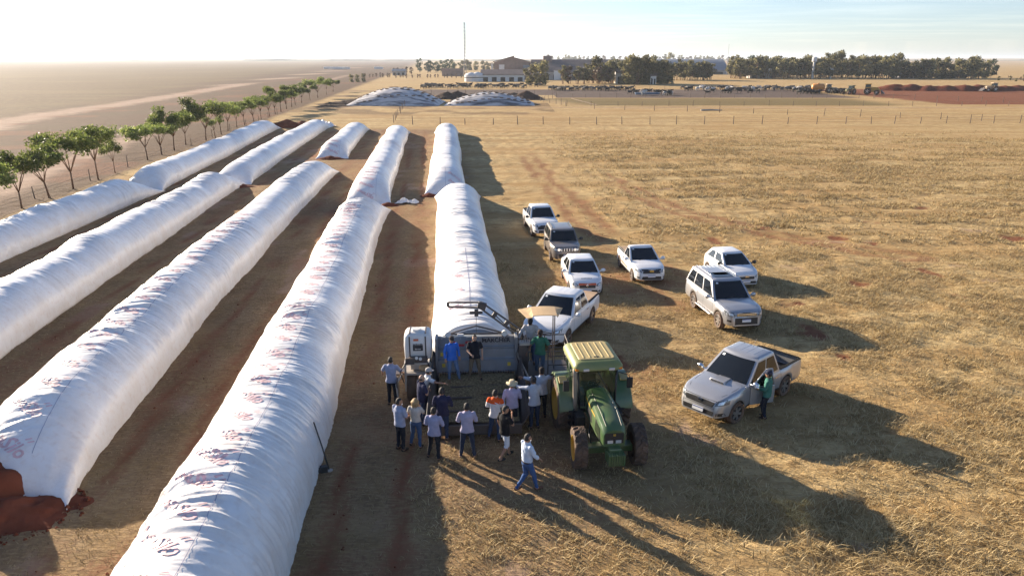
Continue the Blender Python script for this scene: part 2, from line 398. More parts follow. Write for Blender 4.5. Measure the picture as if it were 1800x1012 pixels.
    def w2(src, a=0.30):
        # break the edges of a zone with the fine noise
        add = N.new('ShaderNodeMath'); add.operation = 'ADD'; L.new(src, add.inputs[0])
        s1 = N.new('ShaderNodeMath'); s1.operation = 'MULTIPLY_ADD'; L.new(fine, s1.inputs[0]); s1.inputs[1].default_value = 0.9; s1.inputs[2].default_value = -0.45
        s2 = N.new('ShaderNodeMath'); s2.operation = 'MULTIPLY_ADD'; L.new(mid, s2.inputs[0]); s2.inputs[1].default_value = 0.7; s2.inputs[2].default_value = -0.35
        s3 = N.new('ShaderNodeMath'); s3.operation = 'ADD'; L.new(s1.outputs[0], s3.inputs[0]); L.new(s2.outputs[0], s3.inputs[1])
        # fade the perturbation out where the zone weight is 0
        g = ramp(src, 0.02, 0.2); s4 = N.new('ShaderNodeMath'); s4.operation = 'MULTIPLY'; L.new(s3.outputs[0], s4.inputs[0]); L.new(g, s4.inputs[1])
        L.new(s4.outputs[0], add.inputs[1])
        return ramp(add.outputs[0], a, a + 0.55)
    col = mix(w2(sp.outputs[2], .22), straw_c, dull_c)
    bare_c = mix(ramp(mid, .3, .7), (0.082, 0.047, 0.029), (0.128, 0.074, 0.045))  # bare brown soil, darkened further to stand for backlit self-shadowing
    bare_c = mix(ramp(big, .42, .66, 0, .6), bare_c, (0.100, 0.068, 0.038))
    col = mix(w2(sp2.outputs[2], .18), col, bare_c)
    col = mix(w2(sp2.outputs[0], .22), col, green_c)
    col = mix(w2(sp.outputs[1], .25), col, pale_c)
    col = mix(w2(sp.outputs[0], .27), col, red_c)
    col = mix(w2(sp2.outputs[1], .3), col, lot_c)
    L.new(col, b.inputs['Base Color'])
    h = math_('ADD', math_('MULTIPLY', fine, 0.4), math_('ADD', math_('MULTIPLY', blade, 0.3), math_('MULTIPLY', clump, 0.7)))
    bp = N.new('ShaderNodeBump'); bp.inputs['Strength'].default_value = 0.9; bp.inputs['Distance'].default_value = 0.16; L.new(h, bp.inputs['Height']); L.new(bp.outputs[0], b.inputs['Normal'])
    return m
M['ground'] = ground_material()
V = np.stack([X, Y, Z], -1).reshape(-1, 3)
ground = mesh_np('ground', V, grid_faces(len(gx), len(gy))[:, ::1], M['ground'], smooth=True)
tag(ground, kind='structure')
one = np.ones_like(X)
for nm, chans in (('zone', (red, pale, dull, one)), ('zone_b', (green, lot, bare, one))):
    a = ground.data.color_attributes.new(nm, 'FLOAT_COLOR', 'POINT')
    a.data.foreach_set('color', np.stack(chans, -1).astype(np.float32).ravel())
if ground.data.polygons[0].normal.z < 0: ground.data.flip_normals()

# ------------------------------------------------------------------ dry grass: real blades on the near field
def grass(name, n, xr_, yr_, hgt, wid, seed, colmat, label, keep, power=1.0):
    rng = np.random.default_rng(seed)
    y = yr_[0] + (yr_[1] - yr_[0]) * rng.random(n) ** power
    x = xr_[0] + (xr_[1] - xr_[0]) * rng.random(n)
    vis = np.abs(x) < (y * 0.953 + 3.5) * 0.735 + 1.0
    r_, p_, d_, g_, l_ = zones(x, y)
    k = vis & (rng.random(n) < keep(x, y, r_, p_, d_))
    x = x[k]; y = y[k]; d_ = d_[k]; n = len(x)
    nb = 5
    bx = np.repeat(x, nb) + rng.normal(0, 0.07, n * nb); by = np.repeat(y, nb) + rng.normal(0, 0.07, n * nb)
    z = gz(bx, by) - 0.015
    hh = hgt * (0.45 + 0.9 * rng.random(n * nb)) * np.repeat(0.6 + 0.8 * vn(x * .4, y * .4, 33), nb)
    hh = hh * (1 - 0.5 * np.repeat(d_, nb))
    a = rng.random(n * nb) * 2 * np.pi; lean = hh * (0.7 + 2.0 * rng.random(n * nb) ** 1.5)
    ca, sa = np.cos(a), np.sin(a); w = wid * (0.6 + 0.8 * rng.random(n * nb))
    p0 = np.stack([bx - sa * w, by + ca * w, z], -1); p1 = np.stack([bx + sa * w, by - ca * w, z], -1)
    mxp = np.stack([bx + ca * lean * .45, by + sa * lean * .45, z + hh * .72], -1)
    p2 = mxp + np.stack([sa * w * .6, -ca * w * .6, 0 * w], -1); p3 = mxp - np.stack([sa * w * .6, -ca * w * .6, 0 * w], -1)
    p4 = np.stack([bx + ca * lean, by + sa * lean, z + hh], -1)
    V = np.stack([p0, p1, p2, p3, p4], 1).reshape(-1, 3)
    base = np.arange(n * nb) * 5
    F3 = np.concatenate([np.stack([base, base + 1, base + 2], -1), np.stack([base, base + 2, base + 3], -1), np.stack([base + 3, base + 2, base + 4], -1)])
    o = mesh_np(name, V, F3, colmat); tag(o, label, 'grass', kind='stuff')
    return o
def blade_mat(name, c0, c1, c2):
    m = bpy.data.materials.new(name); m.use_nodes = True; nt = m.node_tree; b = nt.nodes['Principled BSDF']; b.inputs['Roughness'].default_value = 0.8; b.inputs['Specular IOR Level'].default_value = 0.15
    g = nt.nodes.new('ShaderNodeNewGeometry'); r = nt.nodes.new('ShaderNodeValToRGB'); nt.links.new(g.outputs['Random Per Island'], r.inputs[0])
    r.color_ramp.elements[0].color = (*c0, 1); r.color_ramp.elements[1].color = (*c2, 1); e = r.color_ramp.elements.new(0.5); e.color = (*c1, 1)
    tr = nt.nodes.new('ShaderNodeBsdfTranslucent'); ms = nt.nodes.new('ShaderNodeMixShader'); ms.inputs[0].default_value = 0.3
    nt.links.new(r.outputs[0], b.inputs['Base Color']); nt.links.new(r.outputs[0], tr.inputs[0])
    nt.links.new(b.outputs[0], ms.inputs[1]); nt.links.new(tr.outputs[0], ms.inputs[2]); nt.links.new(ms.outputs[0], nt.nodes['Material Output'].inputs[0])
    return m
M['straw'] = blade_mat('dry_straw', (0.20, 0.14, 0.062), (0.47, 0.35, 0.17), (0.66, 0.53, 0.31))
M['straw2'] = blade_mat('trampled_straw', (0.11, 0.075, 0.035), (0.28, 0.20, 0.10), (0.48, 0.37, 0.21))
grass('dry_grass', 70000, (-3, 34), (11.5, 46), 0.145, 0.010, 1, M['straw'], 'dry golden grass tufts standing in the mown field', lambda x, y, r, p, d: np.clip(1.05 - r * 1.2 - p - d * .75, 0, 1) * (0.25 + 0.95 * sst(.4, .6, fbm(x * .5, y * .5, 44, 3))) * (1 - sst(38, 46, y)), 1.15)
grass('trampled_grass', 36000, (-24, 12), (11.5, 46), 0.09, 0.008, 2, M['straw2'], 'flattened straw lying on the trodden yard between the silage bags', lambda x, y, r, p, d: np.clip(d * 1.1 - r * .9, 0, 1) * (1 - sst(34, 46, y)), 1.2)
grass('field_grass', 80000, (4, 78), (42, 128), 0.20, 0.022, 3, M['straw'], 'pale stubble and windrows of the far mown field', lambda x, y, r, p, d: np.clip(1.0 - r * 1.3 - p - d * .6, 0, 1) * (0.15 + 1.1 * sst(.42, .62, fbm(x * .16, y * .5, 45, 3))) * sst(2, 12, x - (y - 42) * 0.02) * (1 - sst(85, 128, y)) * sst(40, 50, y), 1.1)

def clods():
    rng = np.random.default_rng(8); n = 5200; y = 12 + 36 * rng.random(n) ** 1.5; x = -20 + 34 * rng.random(n); r_, p_, d_, g_, l_ = zones(x, y)
    k = rng.random(n) < np.clip(r_ * 1.1 - .25, 0, 1); x = x[k]; y = y[k]; n = len(x); s_ = .012 + .04 * rng.random(n) ** 3
    base = np.array([(1, 0, 0), (-1, 0, 0), (0, 1, 0), (0, -1, 0), (0, 0, 1), (0, 0, -1)], float); F0 = np.array([(0, 2, 4), (2, 1, 4), (1, 3, 4), (3, 0, 4), (2, 0, 5), (1, 2, 5), (3, 1, 5), (0, 3, 5)])
    V = base[None] * s_[:, None, None] * (.6 + .8 * rng.random((n, 6, 1))) + np.stack([x, y, gz(x, y) + s_ * .3], -1)[:, None]
    F = (F0[None] + (np.arange(n) * 6)[:, None, None]).reshape(-1, 3)
    tag(mesh_np('soil_clods', V.reshape(-1, 3), F, M['soil']), 'small red soil clods strewn over the trodden yard', 'soil', kind='stuff')
clods()

# ------------------------------------------------------------------ silage bags
def plastic_material():
    m = bpy.data.materials.new('white_silage_film'); m.use_nodes = True; nt = m.node_tree; L = nt.links; N = nt.nodes
    b = N['Principled BSDF']; b.inputs['Roughness'].default_value = 0.36; b.inputs['Specular IOR Level'].default_value = 0.45
    tc = N.new('ShaderNodeTexCoord')
    n = N.new('ShaderNodeTexNoise'); n.inputs['Scale'].default_value = 1.1; n.inputs['Detail'].default_value = 7; L.new(tc.outputs['Object'], n.inputs['Vector'])
    r = N.new('ShaderNodeValToRGB'); L.new(n.outputs[0], r.inputs[0])
    r.color_ramp.elements[0].position = 0.30; r.color_ramp.elements[0].color = (0.74, 0.70, 0.66, 1); r.color_ramp.elements[1].position = 0.62; r.color_ramp.elements[1].color = (0.82, 0.81, 0.80, 1)
    # dust in faint streaks, strengthened to paint the sun's warm tint
    n2 = N.new('ShaderNodeTexNoise'); n2.inputs['Scale'].default_value = 6; n2.inputs['Detail'].default_value = 9; L.new(tc.outputs['Object'], n2.inputs['Vector'])
    r2 = N.new('ShaderNodeMapRange'); r2.inputs[1].default_value = 0.52; r2.inputs[2].default_value = 0.85; r2.inputs[3].default_value = 0; r2.inputs[4].default_value = 0.5; L.new(n2.outputs[0], r2.inputs[0])
    x = N.new('ShaderNodeMix'); x.data_type = 'RGBA'; L.new(r2.outputs[0], x.inputs[0]); L.new(r.outputs[0], x.inputs[6]); x.inputs[7].default_value = (0.62, 0.49, 0.40, 1)
    L.new(x.outputs[2], b.inputs['Base Color'])
    n3 = N.new('ShaderNodeTexNoise'); n3.inputs['Scale'].default_value = 9; n3.inputs['Detail'].default_value = 6; L.new(tc.outputs['Object'], n3.inputs['Vector'])
    bp = N.new('ShaderNodeBump'); bp.inputs['Strength'].default_value = 0.35; bp.inputs['Distance'].default_value = 0.02; L.new(n3.outputs[0], bp.inputs['Height']); L.new(bp.outputs[0], b.inputs['Normal'])
    return m
M['film'] = plastic_material()
M['print'] = mat('red_print', (0.72, 0.49, 0.51), rough=0.5, var=0.25, scale=5)
M['printline'] = mat('grey_print_line', (0.36, 0.36, 0.46), rough=0.5, var=0.2, scale=4)

def text_mesh(txt, size, thick=0.0, shear=0.0, offset=0.0, sub=0):
    cu = bpy.data.curves.new('t', 'FONT'); cu.body = txt; cu.size = size; cu.extrude = thick; cu.shear = shear; cu.offset = offset; cu.resolution_u = 2; cu.align_x = 'CENTER'; cu.align_y = 'CENTER'
    o = bpy.data.objects.new('t', cu); C.objects.link(o)
    me = bpy.data.meshes.new_from_object(o.evaluated_get(bpy.context.evaluated_depsgraph_get()))
    bpy.data.objects.remove(o); bpy.data.curves.remove(cu)
    bm = bmesh.new(); bm.from_mesh(me); bmesh.ops.triangulate(bm, faces=bm.faces)
    if sub: 
        for _ in range(5):
            es = [e for e in bm.edges if e.calc_length() > sub]
            if es: bmesh.ops.subdivide_edges(bm, edges=es, cuts=1); bmesh.ops.triangulate(bm, faces=bm.faces)
        bmesh.ops.remove_doubles(bm, verts=bm.verts, dist=0.004)
    V = np.array([v.co[:] for v in bm.verts]); bm.verts.index_update(); F = [[v.index for v in f.verts] for f in bm.faces]
    bm.free(); bpy.data.meshes.remove(me)
    return V, F
TXT = text_mesh('IpesaSilo', 0.47, offset=0.012, sub=0.036); TXT_FAR = text_mesh('IpesaSilo', 0.47, offset=0.012, sub=0.12)

def smooth_line(P, n):
    P = np.array(P, float); d = np.r_[0, np.cumsum(np.hypot(*np.diff(P, axis=0).T))]
    s = np.linspace(0, d[-1], n); return s, np.interp(s, d, P[:, 0]), np.interp(s, d, P[:, 1])

def silage_bag(line, w, h, seed, label, near_end='wedge', far_end='wedge', prints=None, ds=0.09, nt=40, wr=1.0, group='white silage bags lying in rows', flare0=0.19, sag=0.07, h0=None, hdec=3.0):
    L = sum(math.hypot(b[0] - a[0], b[1] - a[1]) for a, b in zip(line[:-1], line[1:])); n = int(L / ds)
    s, cx, cy = smooth_line(line, n)
    cx = cx + 0.10 * (vn(s * .12, s * 0, seed + 5) - .5) * 2
    tx = np.gradient(cx, s); ty = np.gradient(cy, s); tl = np.hypot(tx, ty); tx /= tl; ty /= tl
    nx, ny = ty, -tx                                             # to the right of the axis
    t = np.linspace(-0.16, math.pi + 0.16, nt)                   # 0 = right foot, pi = left foot
    Sg, Tg = np.meshgrid(s, t, indexing='ij')
    def endf(d, kind):
        e = np.ones_like(d); fl = np.zeros_like(d)
        if kind == 'wedge':
            u = np.clip(d / 4.6, 0, 1); e = 0.07 + 0.93 * (np.sin(u * np.pi / 2) ** 0.72); fl = np.exp(-d / 1.5)
        elif kind == 'round':
            u = np.clip(d / 2.4, 0, 1); e = 0.30 + 0.70 * np.sqrt(np.clip(1 - (1 - u) ** 2, 0, 1)); fl = -np.exp(-d / 0.9) * 0.4
        return e, fl
    e0, f0 = endf(s, near_end); e1, f1 = endf(L - s, far_end)
    H = h * e0 * e1 * (1 + sag * 2 * (vn(s * .22, s * 0 + 3, seed) - .5) + sag * (vn(s * .6, s * 0 + 7, seed) - .5))
    if h0: H = H * (1 + (h0 / h - 1) * np.exp(-s / hdec))
    Wd = w * (1 + flare0 * f0 + 0.19 * f1) * (1 + 0.05 * (vn(s * .3, s * 0 + 11, seed) - .5))
    ct = np.cos(Tg); st = np.sin(Tg)
    prof_x = np.sign(ct) * np.abs(ct) ** 0.86; prof_z = np.sign(st) * np.abs(st) ** 0.92
    lowb = np.exp(-((np.abs(ct) - 0.86) / 0.14) ** 2) * 0.03     # slack bulge near the foot
    ox = prof_x * Wd[:, None] / 2 * (1 + lowb); oz = np.maximum(prof_z, -0.05) * H[:, None]
    # folds: bands that run round the bag, sharper on the top
    q = Tg * 1.15
    warp = 0.9 * vn(Sg * .8, q * 1.3, seed + 1)
    f1_ = 1 - np.abs(2 * vn(Sg * 2.4 + warp * 1.4, q * .55 + 20, seed + 2) - 1)
    f2_ = 1 - np.abs(2 * vn(Sg * 5.2 + warp * 2.2, q * .9 + 50, seed + 3) - 1)
    f3_ = vn(Sg * 1.0 + warp, q * .6, seed + 4)
    f4_ = 1 - np.abs(2 * vn(Sg * 10.5 + warp * 3.0, q * 1.6 + 90, seed + 6) - 1)
    amp = (0.15 + 1.35 * vn(Sg * .35, q * .5 + 9, seed + 8) ** 1.3) * wr
    top = 0.35 + 0.65 * np.clip(st, 0, 1) ** 0.7
    disp = amp * top * (0.058 * (f1_ ** 1.8 - .4) + 0.046 * (f2_ ** 1.8 - .4) + 0.032 * (f4_ ** 1.6 - .5)) + 0.06 * (f3_ - .5)
    # gathered pleats near the wedge ends run along the bag
    for d, k in ((s, near_end), (L - s, far_end)):
        if k == 'wedge':
            g = np.exp(-(d / 2.2) ** 2)[:, None]
            disp = disp * (1 - 0.5 * g) + g * 0.05 * (vn(Tg * 5 + 0.3 * np.sin(Sg), Sg * .35, seed + 12) - .5)
    ox = ox + disp * ct; oz = oz + disp * np.clip(st, 0, 1)
    ext = np.zeros_like(Sg)
    if near_end == 'wedge': ext -= np.exp(-Sg / 1.1) * (0.75 * np.abs(ct) ** 3 - 0.25) 
    if far_end == 'wedge': ext += np.exp(-(L - Sg) / 1.1) * (0.75 * np.abs(ct) ** 3 - 0.25)
    Px = cx[:, None] + nx[:, None] * ox + tx[:, None] * ext; Py = cy[:, None] + ny[:, None] * ox + ty[:, None] * ext
    Pz = np.maximum(oz, -0.06) + 0.0
    G = np.stack([Px, Py, Pz], -1)
    V = G.reshape(-1, 3); F = [list(map(int, f)) for f in grid_faces(n, nt)]
    root = empty('silage_bag', (0, 0, 0), 0, label, 'silage bag', group)
    root.location = (cx[0], cy[0], 0)
    V = V - np.array([cx[0], cy[0], 0.0])
    F = F + [[i for i in range(nt)], [(n - 1) * nt + i for i in range(nt - 1, -1, -1)]]
    film = mesh_np('film', V, F, M['film'], root, smooth=True)
    bm = bmesh.new(); bm.from_mesh(film.data); bmesh.ops.recalc_face_normals(bm, faces=bm.faces); bm.to_mesh(film.data); bm.free()
    Gl = G - np.array([cx[0], cy[0], 0.0])
    # normals of the grid
    du = np.gradient(Gl, axis=0); dv = np.gradient(Gl, axis=1); Nn = np.cross(du, dv); Nn /= np.linalg.norm(Nn, axis=-1, keepdims=True) + 1e-9
    mid = Nn[n // 2, nt // 2]
    if mid[2] < 0: Nn = -Nn
    Nn = np.stack([nx[:, None] * ct, ny[:, None] * ct, st], -1)
    def on(sv, tv, off):
        a = np.clip(sv / (s[1] - s[0]), 0, n - 1.001); b = np.clip((tv - t[0]) / (t[1] - t[0]), 0, nt - 1.001)
        i = a.astype(int); j = b.astype(int); fa = (a - i)[:, None]; fb = (b - j)[:, None]
        bl = lambda A: (A[i, j] * (1 - fa) + A[i + 1, j] * fa) * (1 - fb) + (A[i, j + 1] * (1 - fa) + A[i + 1, j + 1] * fa) * fb
        return bl(Gl) + bl(Nn) * off
    if prints:
        s0, s1, step, tc, ang = prints
        rr = w * 0.5; k = s0; c, sn = math.cos(ang), math.sin(ang)
        while k < s1:
            fine_ = G[min(n - 1, int(k / ds)), nt // 2, 1] < 42; TT = TXT if fine_ else TXT_FAR; a = TT[0]; b = len(a); FF = [list(f) for f in TT[1]]; ax, ay = list(a[:, 0]), list(a[:, 1])
            for dxy in (0.38, 0.50):                                              # the double bar of the maker's mark
                ax += [dxy, dxy + 0.05, dxy + 0.11, dxy + 0.06]; ay += [0.28, 0.28, 0.42, 0.42]; FF.append([b, b + 1, b + 2, b + 3]); b += 4
            ax = np.array(ax); ay = np.array(ay)
            lx = ax * c - ay * sn; ly = ax * sn + ay * c                          # lx to the right, ly along the bag
            mesh_np('printed_word', on(k + ly, tc - lx / rr * 0.92, 0.014 if fine_ else 0.03), FF, M['print'], root)
            k += step
        for dt, ww in ((-0.42, 0.005), (0.44, 0.004)):
            VV = []; FF = []; b = 0
            sv = np.arange(s0 - 0.5, s1 + 0.5, ds); m_ = len(sv)
            A = on(sv, np.full(m_, tc + dt - ww), 0.012); B = on(sv, np.full(m_, tc + dt + ww), 0.012)
            VV += [A, B]; FF += [[b + q_, b + q_ + 1, b + m_ + q_ + 1, b + m_ + q_] for q_ in range(m_ - 1)]; b += 2 * m_
            mesh_np('printed_line', np.concatenate(VV), FF, M['printline'], root)
    return root

TX = -0.80
silage_bag([(-30.6, 27), (-31.2, 33), (-33.5, 64.3)], 3.35, 1.72, 11, 'leftmost near silage bag, plain white, beside the row of small trees', ds=0.09, nt=32, sag=0.06)
silage_bag([(-33.7, 64.9), (-37.7, 95), (-42.2, 127)], 3.35, 1.75, 12, 'long white silage bag nearest the trees, running back to a dark soil heap', ds=0.11, nt=30)
silage_bag([(-20.9, 16), (-22.0, 25), (-27.5, 68.4)], 3.3, 1.75, 13, 'white silage bag with a wavy crest, second near row from the trees', ds=0.08, nt=36, sag=0.14)
silage_bag([(-27.0, 68.8), (-30.4, 98), (-34.0, 129)], 3.3, 1.75, 14, 'white silage bag with crumpled loose film at its far end', ds=0.11, nt=30)
silage_bag([(-13.9, 16.6), (-15.1, 26), (-17.4, 45), (-20.3, 76)], 3.35, 1.85, 15, 'white silage bag torn open at the near end over red soil', prints=(1.5, 30, 1.35, 1.72, TX), ds=0.05, nt=84, flare0=0.22)
silage_bag([(-21.85, 87.6), (-23.8, 104), (-26.2, 124.5)], 3.35, 1.7, 16, 'shortest white silage bag, alone at the back, resting on red soil', prints=(0.9, 4, 1.3, 1.62, TX), ds=0.1, nt=30)
silage_bag([(-5.75, 3.5), (-6.8, 13.8), (-7.75, 22.1), (-10.2, 43.6), (-11.5, 55.6)], 3.3, 1.8, 17, 'huge white silage bag with red lettering in the centre foreground', prints=(6.5, 46, 1.16, 1.82, TX), ds=0.042, nt=96, wr=1.25, h0=2.5, hdec=14.0)
silage_bag([(-12.0, 59.0), (-15.0, 86), (-18.5, 119)], 3.35, 1.75, 18, 'white silage bag straight behind the lettered foreground bag', prints=(0.8, 9, 1.3, 1.7, TX), ds=0.1, nt=34)
silage_bag([(-1.36, 24.35), (-1.9, 30.4), (-4.75, 61.6)], 3.3, 1.85, 19, 'white silage bag being filled by the grey bagging machine', near_end='none', prints=(3, 12, 2.4, 2.0, TX), ds=0.06, nt=60, wr=1.3, h0=2.1)
silage_bag([(-5.9, 63.2), (-8.1, 90), (-10.7, 119)], 3.4, 1.9, 20, 'white silage bag behind the one joined to the machine, far right row', prints=(0.8, 3.4, 1.3, 1.15, TX), ds=0.1, nt=34)

# ------------------------------------------------------------------ heaps of soil
def heap(name, blobs, label, cat, m='soil', seed=1, res=0.16, rough=0.12, group=None, sm=True):
    x0 = min(b[0] - b[2] for b in blobs); x1 = max(b[0] + b[2] for b in blobs); y0 = min(b[1] - b[3] for b in blobs); y1 = max(b[1] + b[3] for b in blobs)
    nx = int((x1 - x0) / res) + 2; ny = int((y1 - y0) / res) + 2
    xs = np.linspace(x0, x1, nx); ys = np.linspace(y0, y1, ny); Xh, Yh = np.meshgrid(xs, ys, indexing='ij'); Zh = np.zeros_like(Xh)
    for cx, cy, rx, ry, h in blobs:
        r = np.hypot((Xh - cx) / rx, (Yh - cy) / ry) + 0.35 * (fbm(Xh * .9 / max(.5, rx * .4), Yh * .9 / max(.5, ry * .4), seed + 3, 3) - .5)
        Zh = np.maximum(Zh, h * np.clip(1 - r, 0, 1) ** 0.85)
    k = np.clip(Zh / 0.25, 0, 1)
    Zh = Zh + k * rough * (fbm(Xh * 2.2, Yh * 2.2, seed, 6) - .5) * 2 - 0.05
    cx, cy = blobs[0][0], blobs[0][1]
    g = gz(Xh, Yh); o = mesh_np(name, np.stack([Xh - cx, Yh - cy, Zh + g], -1).reshape(-1, 3), grid_faces(nx, ny), M[m], smooth=sm)
    if o.data.polygons[0].normal.z < 0: o.data.flip_normals()
    o.location = (cx, cy, 0); tag(o, label, cat, group)
    return o
heap('soil_heap', [(-14.7, 16.9, 1.7, 1.5, 1.45), (-13.7, 16.2, 2.2, 1.1, 0.5), (-12.5, 16.6, 1.4, 0.8, 0.22), (-15.3, 18.0, 1.2, 1.5, 1.85), (-15.6, 16.2, 2.0, 1.3, .7)], 'red soil spilling from the torn end of a silage bag', 'soil heap', seed=5, res=0.055, rough=.16, sm=False)
heap('soil_heap', [(-26.4, 67.6, 1.6, 0.8, 0.5), (-25.2, 67.2, 1.3, 0.7, 0.3)], 'small red soil heap under the crumpled bag end in the second row', 'soil heap', seed=6)
heap('soil_heap', [(-21.9, 87.0, 2.0, 0.8, 0.45)], 'strip of red soil under the shortest silage bag', 'soil heap', seed=7)
heap('soil_heap', [(-10.1, 58.2, 0.9, 0.6, 0.35)], 'little red soil lump beside the straight bag behind the lettered one', 'soil heap', seed=8)
heap('soil_heap', [(-7.3, 62.4, 0.8, 0.6, 0.4)], 'little red soil lump at the left foot of the far right bag', 'soil heap', seed=9)
heap('soil_heap', [(-40.0, 130, 3.4, 2.5, 1.5), (-37.5, 131, 2.5, 2.0, 1.0)], 'dark red soil heap behind the bag nearest the trees', 'soil heap', seed=10, res=0.25)

def crumple(name, loc, rx, ry, h, seed, label):
    rng = np.random.default_rng(seed); n = 34
    a = np.linspace(-1, 1, n); A, B = np.meshgrid(a, a, indexing='ij'); r = np.hypot(A, B)
    z = h * np.clip(1.1 - r, 0, 1) ** .6 * (0.35 + 1.3 * np.abs(2 * vn(A * 3 + 5, B * 3, seed) - 1)) + 0.12 * h * vn(A * 9, B * 9, seed + 1)
    edge = 1 + 0.35 * (vn(np.arctan2(A, B) * 2.2, r * 0, seed + 2) - .5)
    o = mesh_np(name, np.stack([A * rx * edge + .12 * rx * (vn(A * 5, B * 5, seed + 4) - .5), B * ry * edge, np.maximum(z, 0.012)], -1).reshape(-1, 3), grid_faces(n, n), M['film'], smooth=True)
    o.location = loc; tag(o, label, 'plastic sheet'); return o
crumple('plastic_sheet', (-33.6, 130.6, 0.02), 1.9, 1.5, 0.9, 3, 'crumpled loose white film at the far end of a silage bag')
crumple('plastic_sheet', (-8.75, 59.2, 0.03), 0.95, 0.45, 0.32, 4, 'scrap of white film lying on the ground between two silage bags')

def heap_clods():
    rng = np.random.default_rng(18); n = 900; a = rng.random(n) * 6.28; r = rng.random(n) ** .6
    x = -14.2 + 2.9 * r * np.cos(a); y = 16.3 + 1.7 * r * np.sin(a); s_ = .02 + .06 * rng.random(n) ** 3
    z = np.maximum(0.02, 0.35 * np.clip(1 - np.hypot((x + 14.2) / 2.2, (y - 16.3) / 1.2), 0, 1))
    base = np.array([(1, 0, 0), (-1, 0, 0), (0, 1, 0), (0, -1, 0), (0, 0, 1), (0, 0, -1)], float); F0 = np.array([(0, 2, 4), (2, 1, 4), (1, 3, 4), (3, 0, 4), (2, 0, 5), (1, 2, 5), (3, 1, 5), (0, 3, 5)])
    V = base[None] * s_[:, None, None] * (.6 + .8 * rng.random((n, 6, 1))) + np.stack([x, y, z], -1)[:, None]
    tag(mesh_np('soil_crumbs', V.reshape(-1, 3), (F0[None] + (np.arange(n) * 6)[:, None, None]).reshape(-1, 3), M['soil']), 'crumbs of red soil scattered round the spill at the torn bag', 'soil', kind='stuff')
heap_clods()

# ------------------------------------------------------------------ vehicles
def paint(name, col, metal=0.0, rough=0.32, dust=0.12, coat=0.6): return mat(name, col, rough=rough, metal=metal, var=0.03, scale=2.5, coat=coat, dust=dust, dustcol=(0.42, 0.27, 0.18))
M['white_paint'] = paint('white_car_paint', (0.76, 0.77, 0.78))
M['silver_paint'] = paint('silver_car_paint', (0.43, 0.445, 0.47), metal=0.55, rough=0.33)
M['grey_paint'] = paint('grey_car_paint', (0.17, 0.165, 0.16), metal=0.35, rough=0.36, dust=0.3)
M['lens'] = mat('headlight_lens', (0.16, 0.17, 0.18), rough=0.06, metal=0.2, var=0.25, scale=18)
M['tan_cover'] = mat('dusty_bed_cover', (0.36, 0.25, 0.16), rough=0.9, var=0.14, scale=2)
M['orange_stripe'] = mat('orange_film', (0.60, 0.13, 0.05), rough=0.4, var=0.05)
M['gold'] = mat('gold_badge', (0.62, 0.42, 0.08), rough=0.35, metal=0.5, var=0.05)

def wheel(parent, x, y, r, wdt, side, rim='spoke', rimr=0.62, col='alloy', steer=0.0, name='wheel', nsp=6):
    t = MB(); rr = r * rimr; h = wdt / 2
    t.lathe([(rr, -h * .82), (r * .90, -h), (r * .985, -h * .72), (r, -h * .3), (r, h * .3), (r * .985, h * .72), (r * .90, h), (rr, h * .82), (rr * .96, 0)], axis='y', n=28, close=True)
    ty = t.build(name, M['rubber'], parent, smooth=True, sharp=R(40)); ty.location = (x, y, r); ty.rotation_euler = (0, 0, steer)
    d = MB(); o = side * h
    d.lathe([(0.001, o * .25), (rr * .99, o * .25), (rr * 1.0, o * .8), (rr * .93, o * .86), (rr * .90, o * .5)], axis='y', n=24, m=1)
    d.lathe([(0.001, o * .80), (rr * .26, o * .78), (rr * .28, o * .4)], axis='y', n=12)
    for k in range(nsp):
        a = 2 * math.pi * k / nsp + .3
        ca, sa = math.cos(a), math.sin(a); px, pz = -sa, ca; w0, w1 = rr * .13, rr * .20
        P = [(ca * rr * .2, sa * rr * .2, w0, o * .74), (ca * rr * .95, sa * rr * .95, w1, o * .80)]
        V = []
        for (cx, cz, ww, yy) in P:
            V += [(cx + px * ww, yy, cz + pz * ww), (cx - px * ww, yy, cz - pz * ww), (cx - px * ww, yy * .7, cz - pz * ww), (cx + px * ww, yy * .7, cz + pz * ww)]
        d.add(V, [(0, 1, 5, 4), (1, 2, 6, 5), (2, 3, 7, 6), (3, 0, 4, 7), (0, 3, 2, 1), (4, 5, 6, 7)])
    rm = d.build('rim', [M[col], M['black']], ty); return ty

def bvh_of(o):
    me = o.data; return BVHTree.FromPolygons([v.co[:] for v in me.vertices], [p.vertices[:] for p in me.polygons])

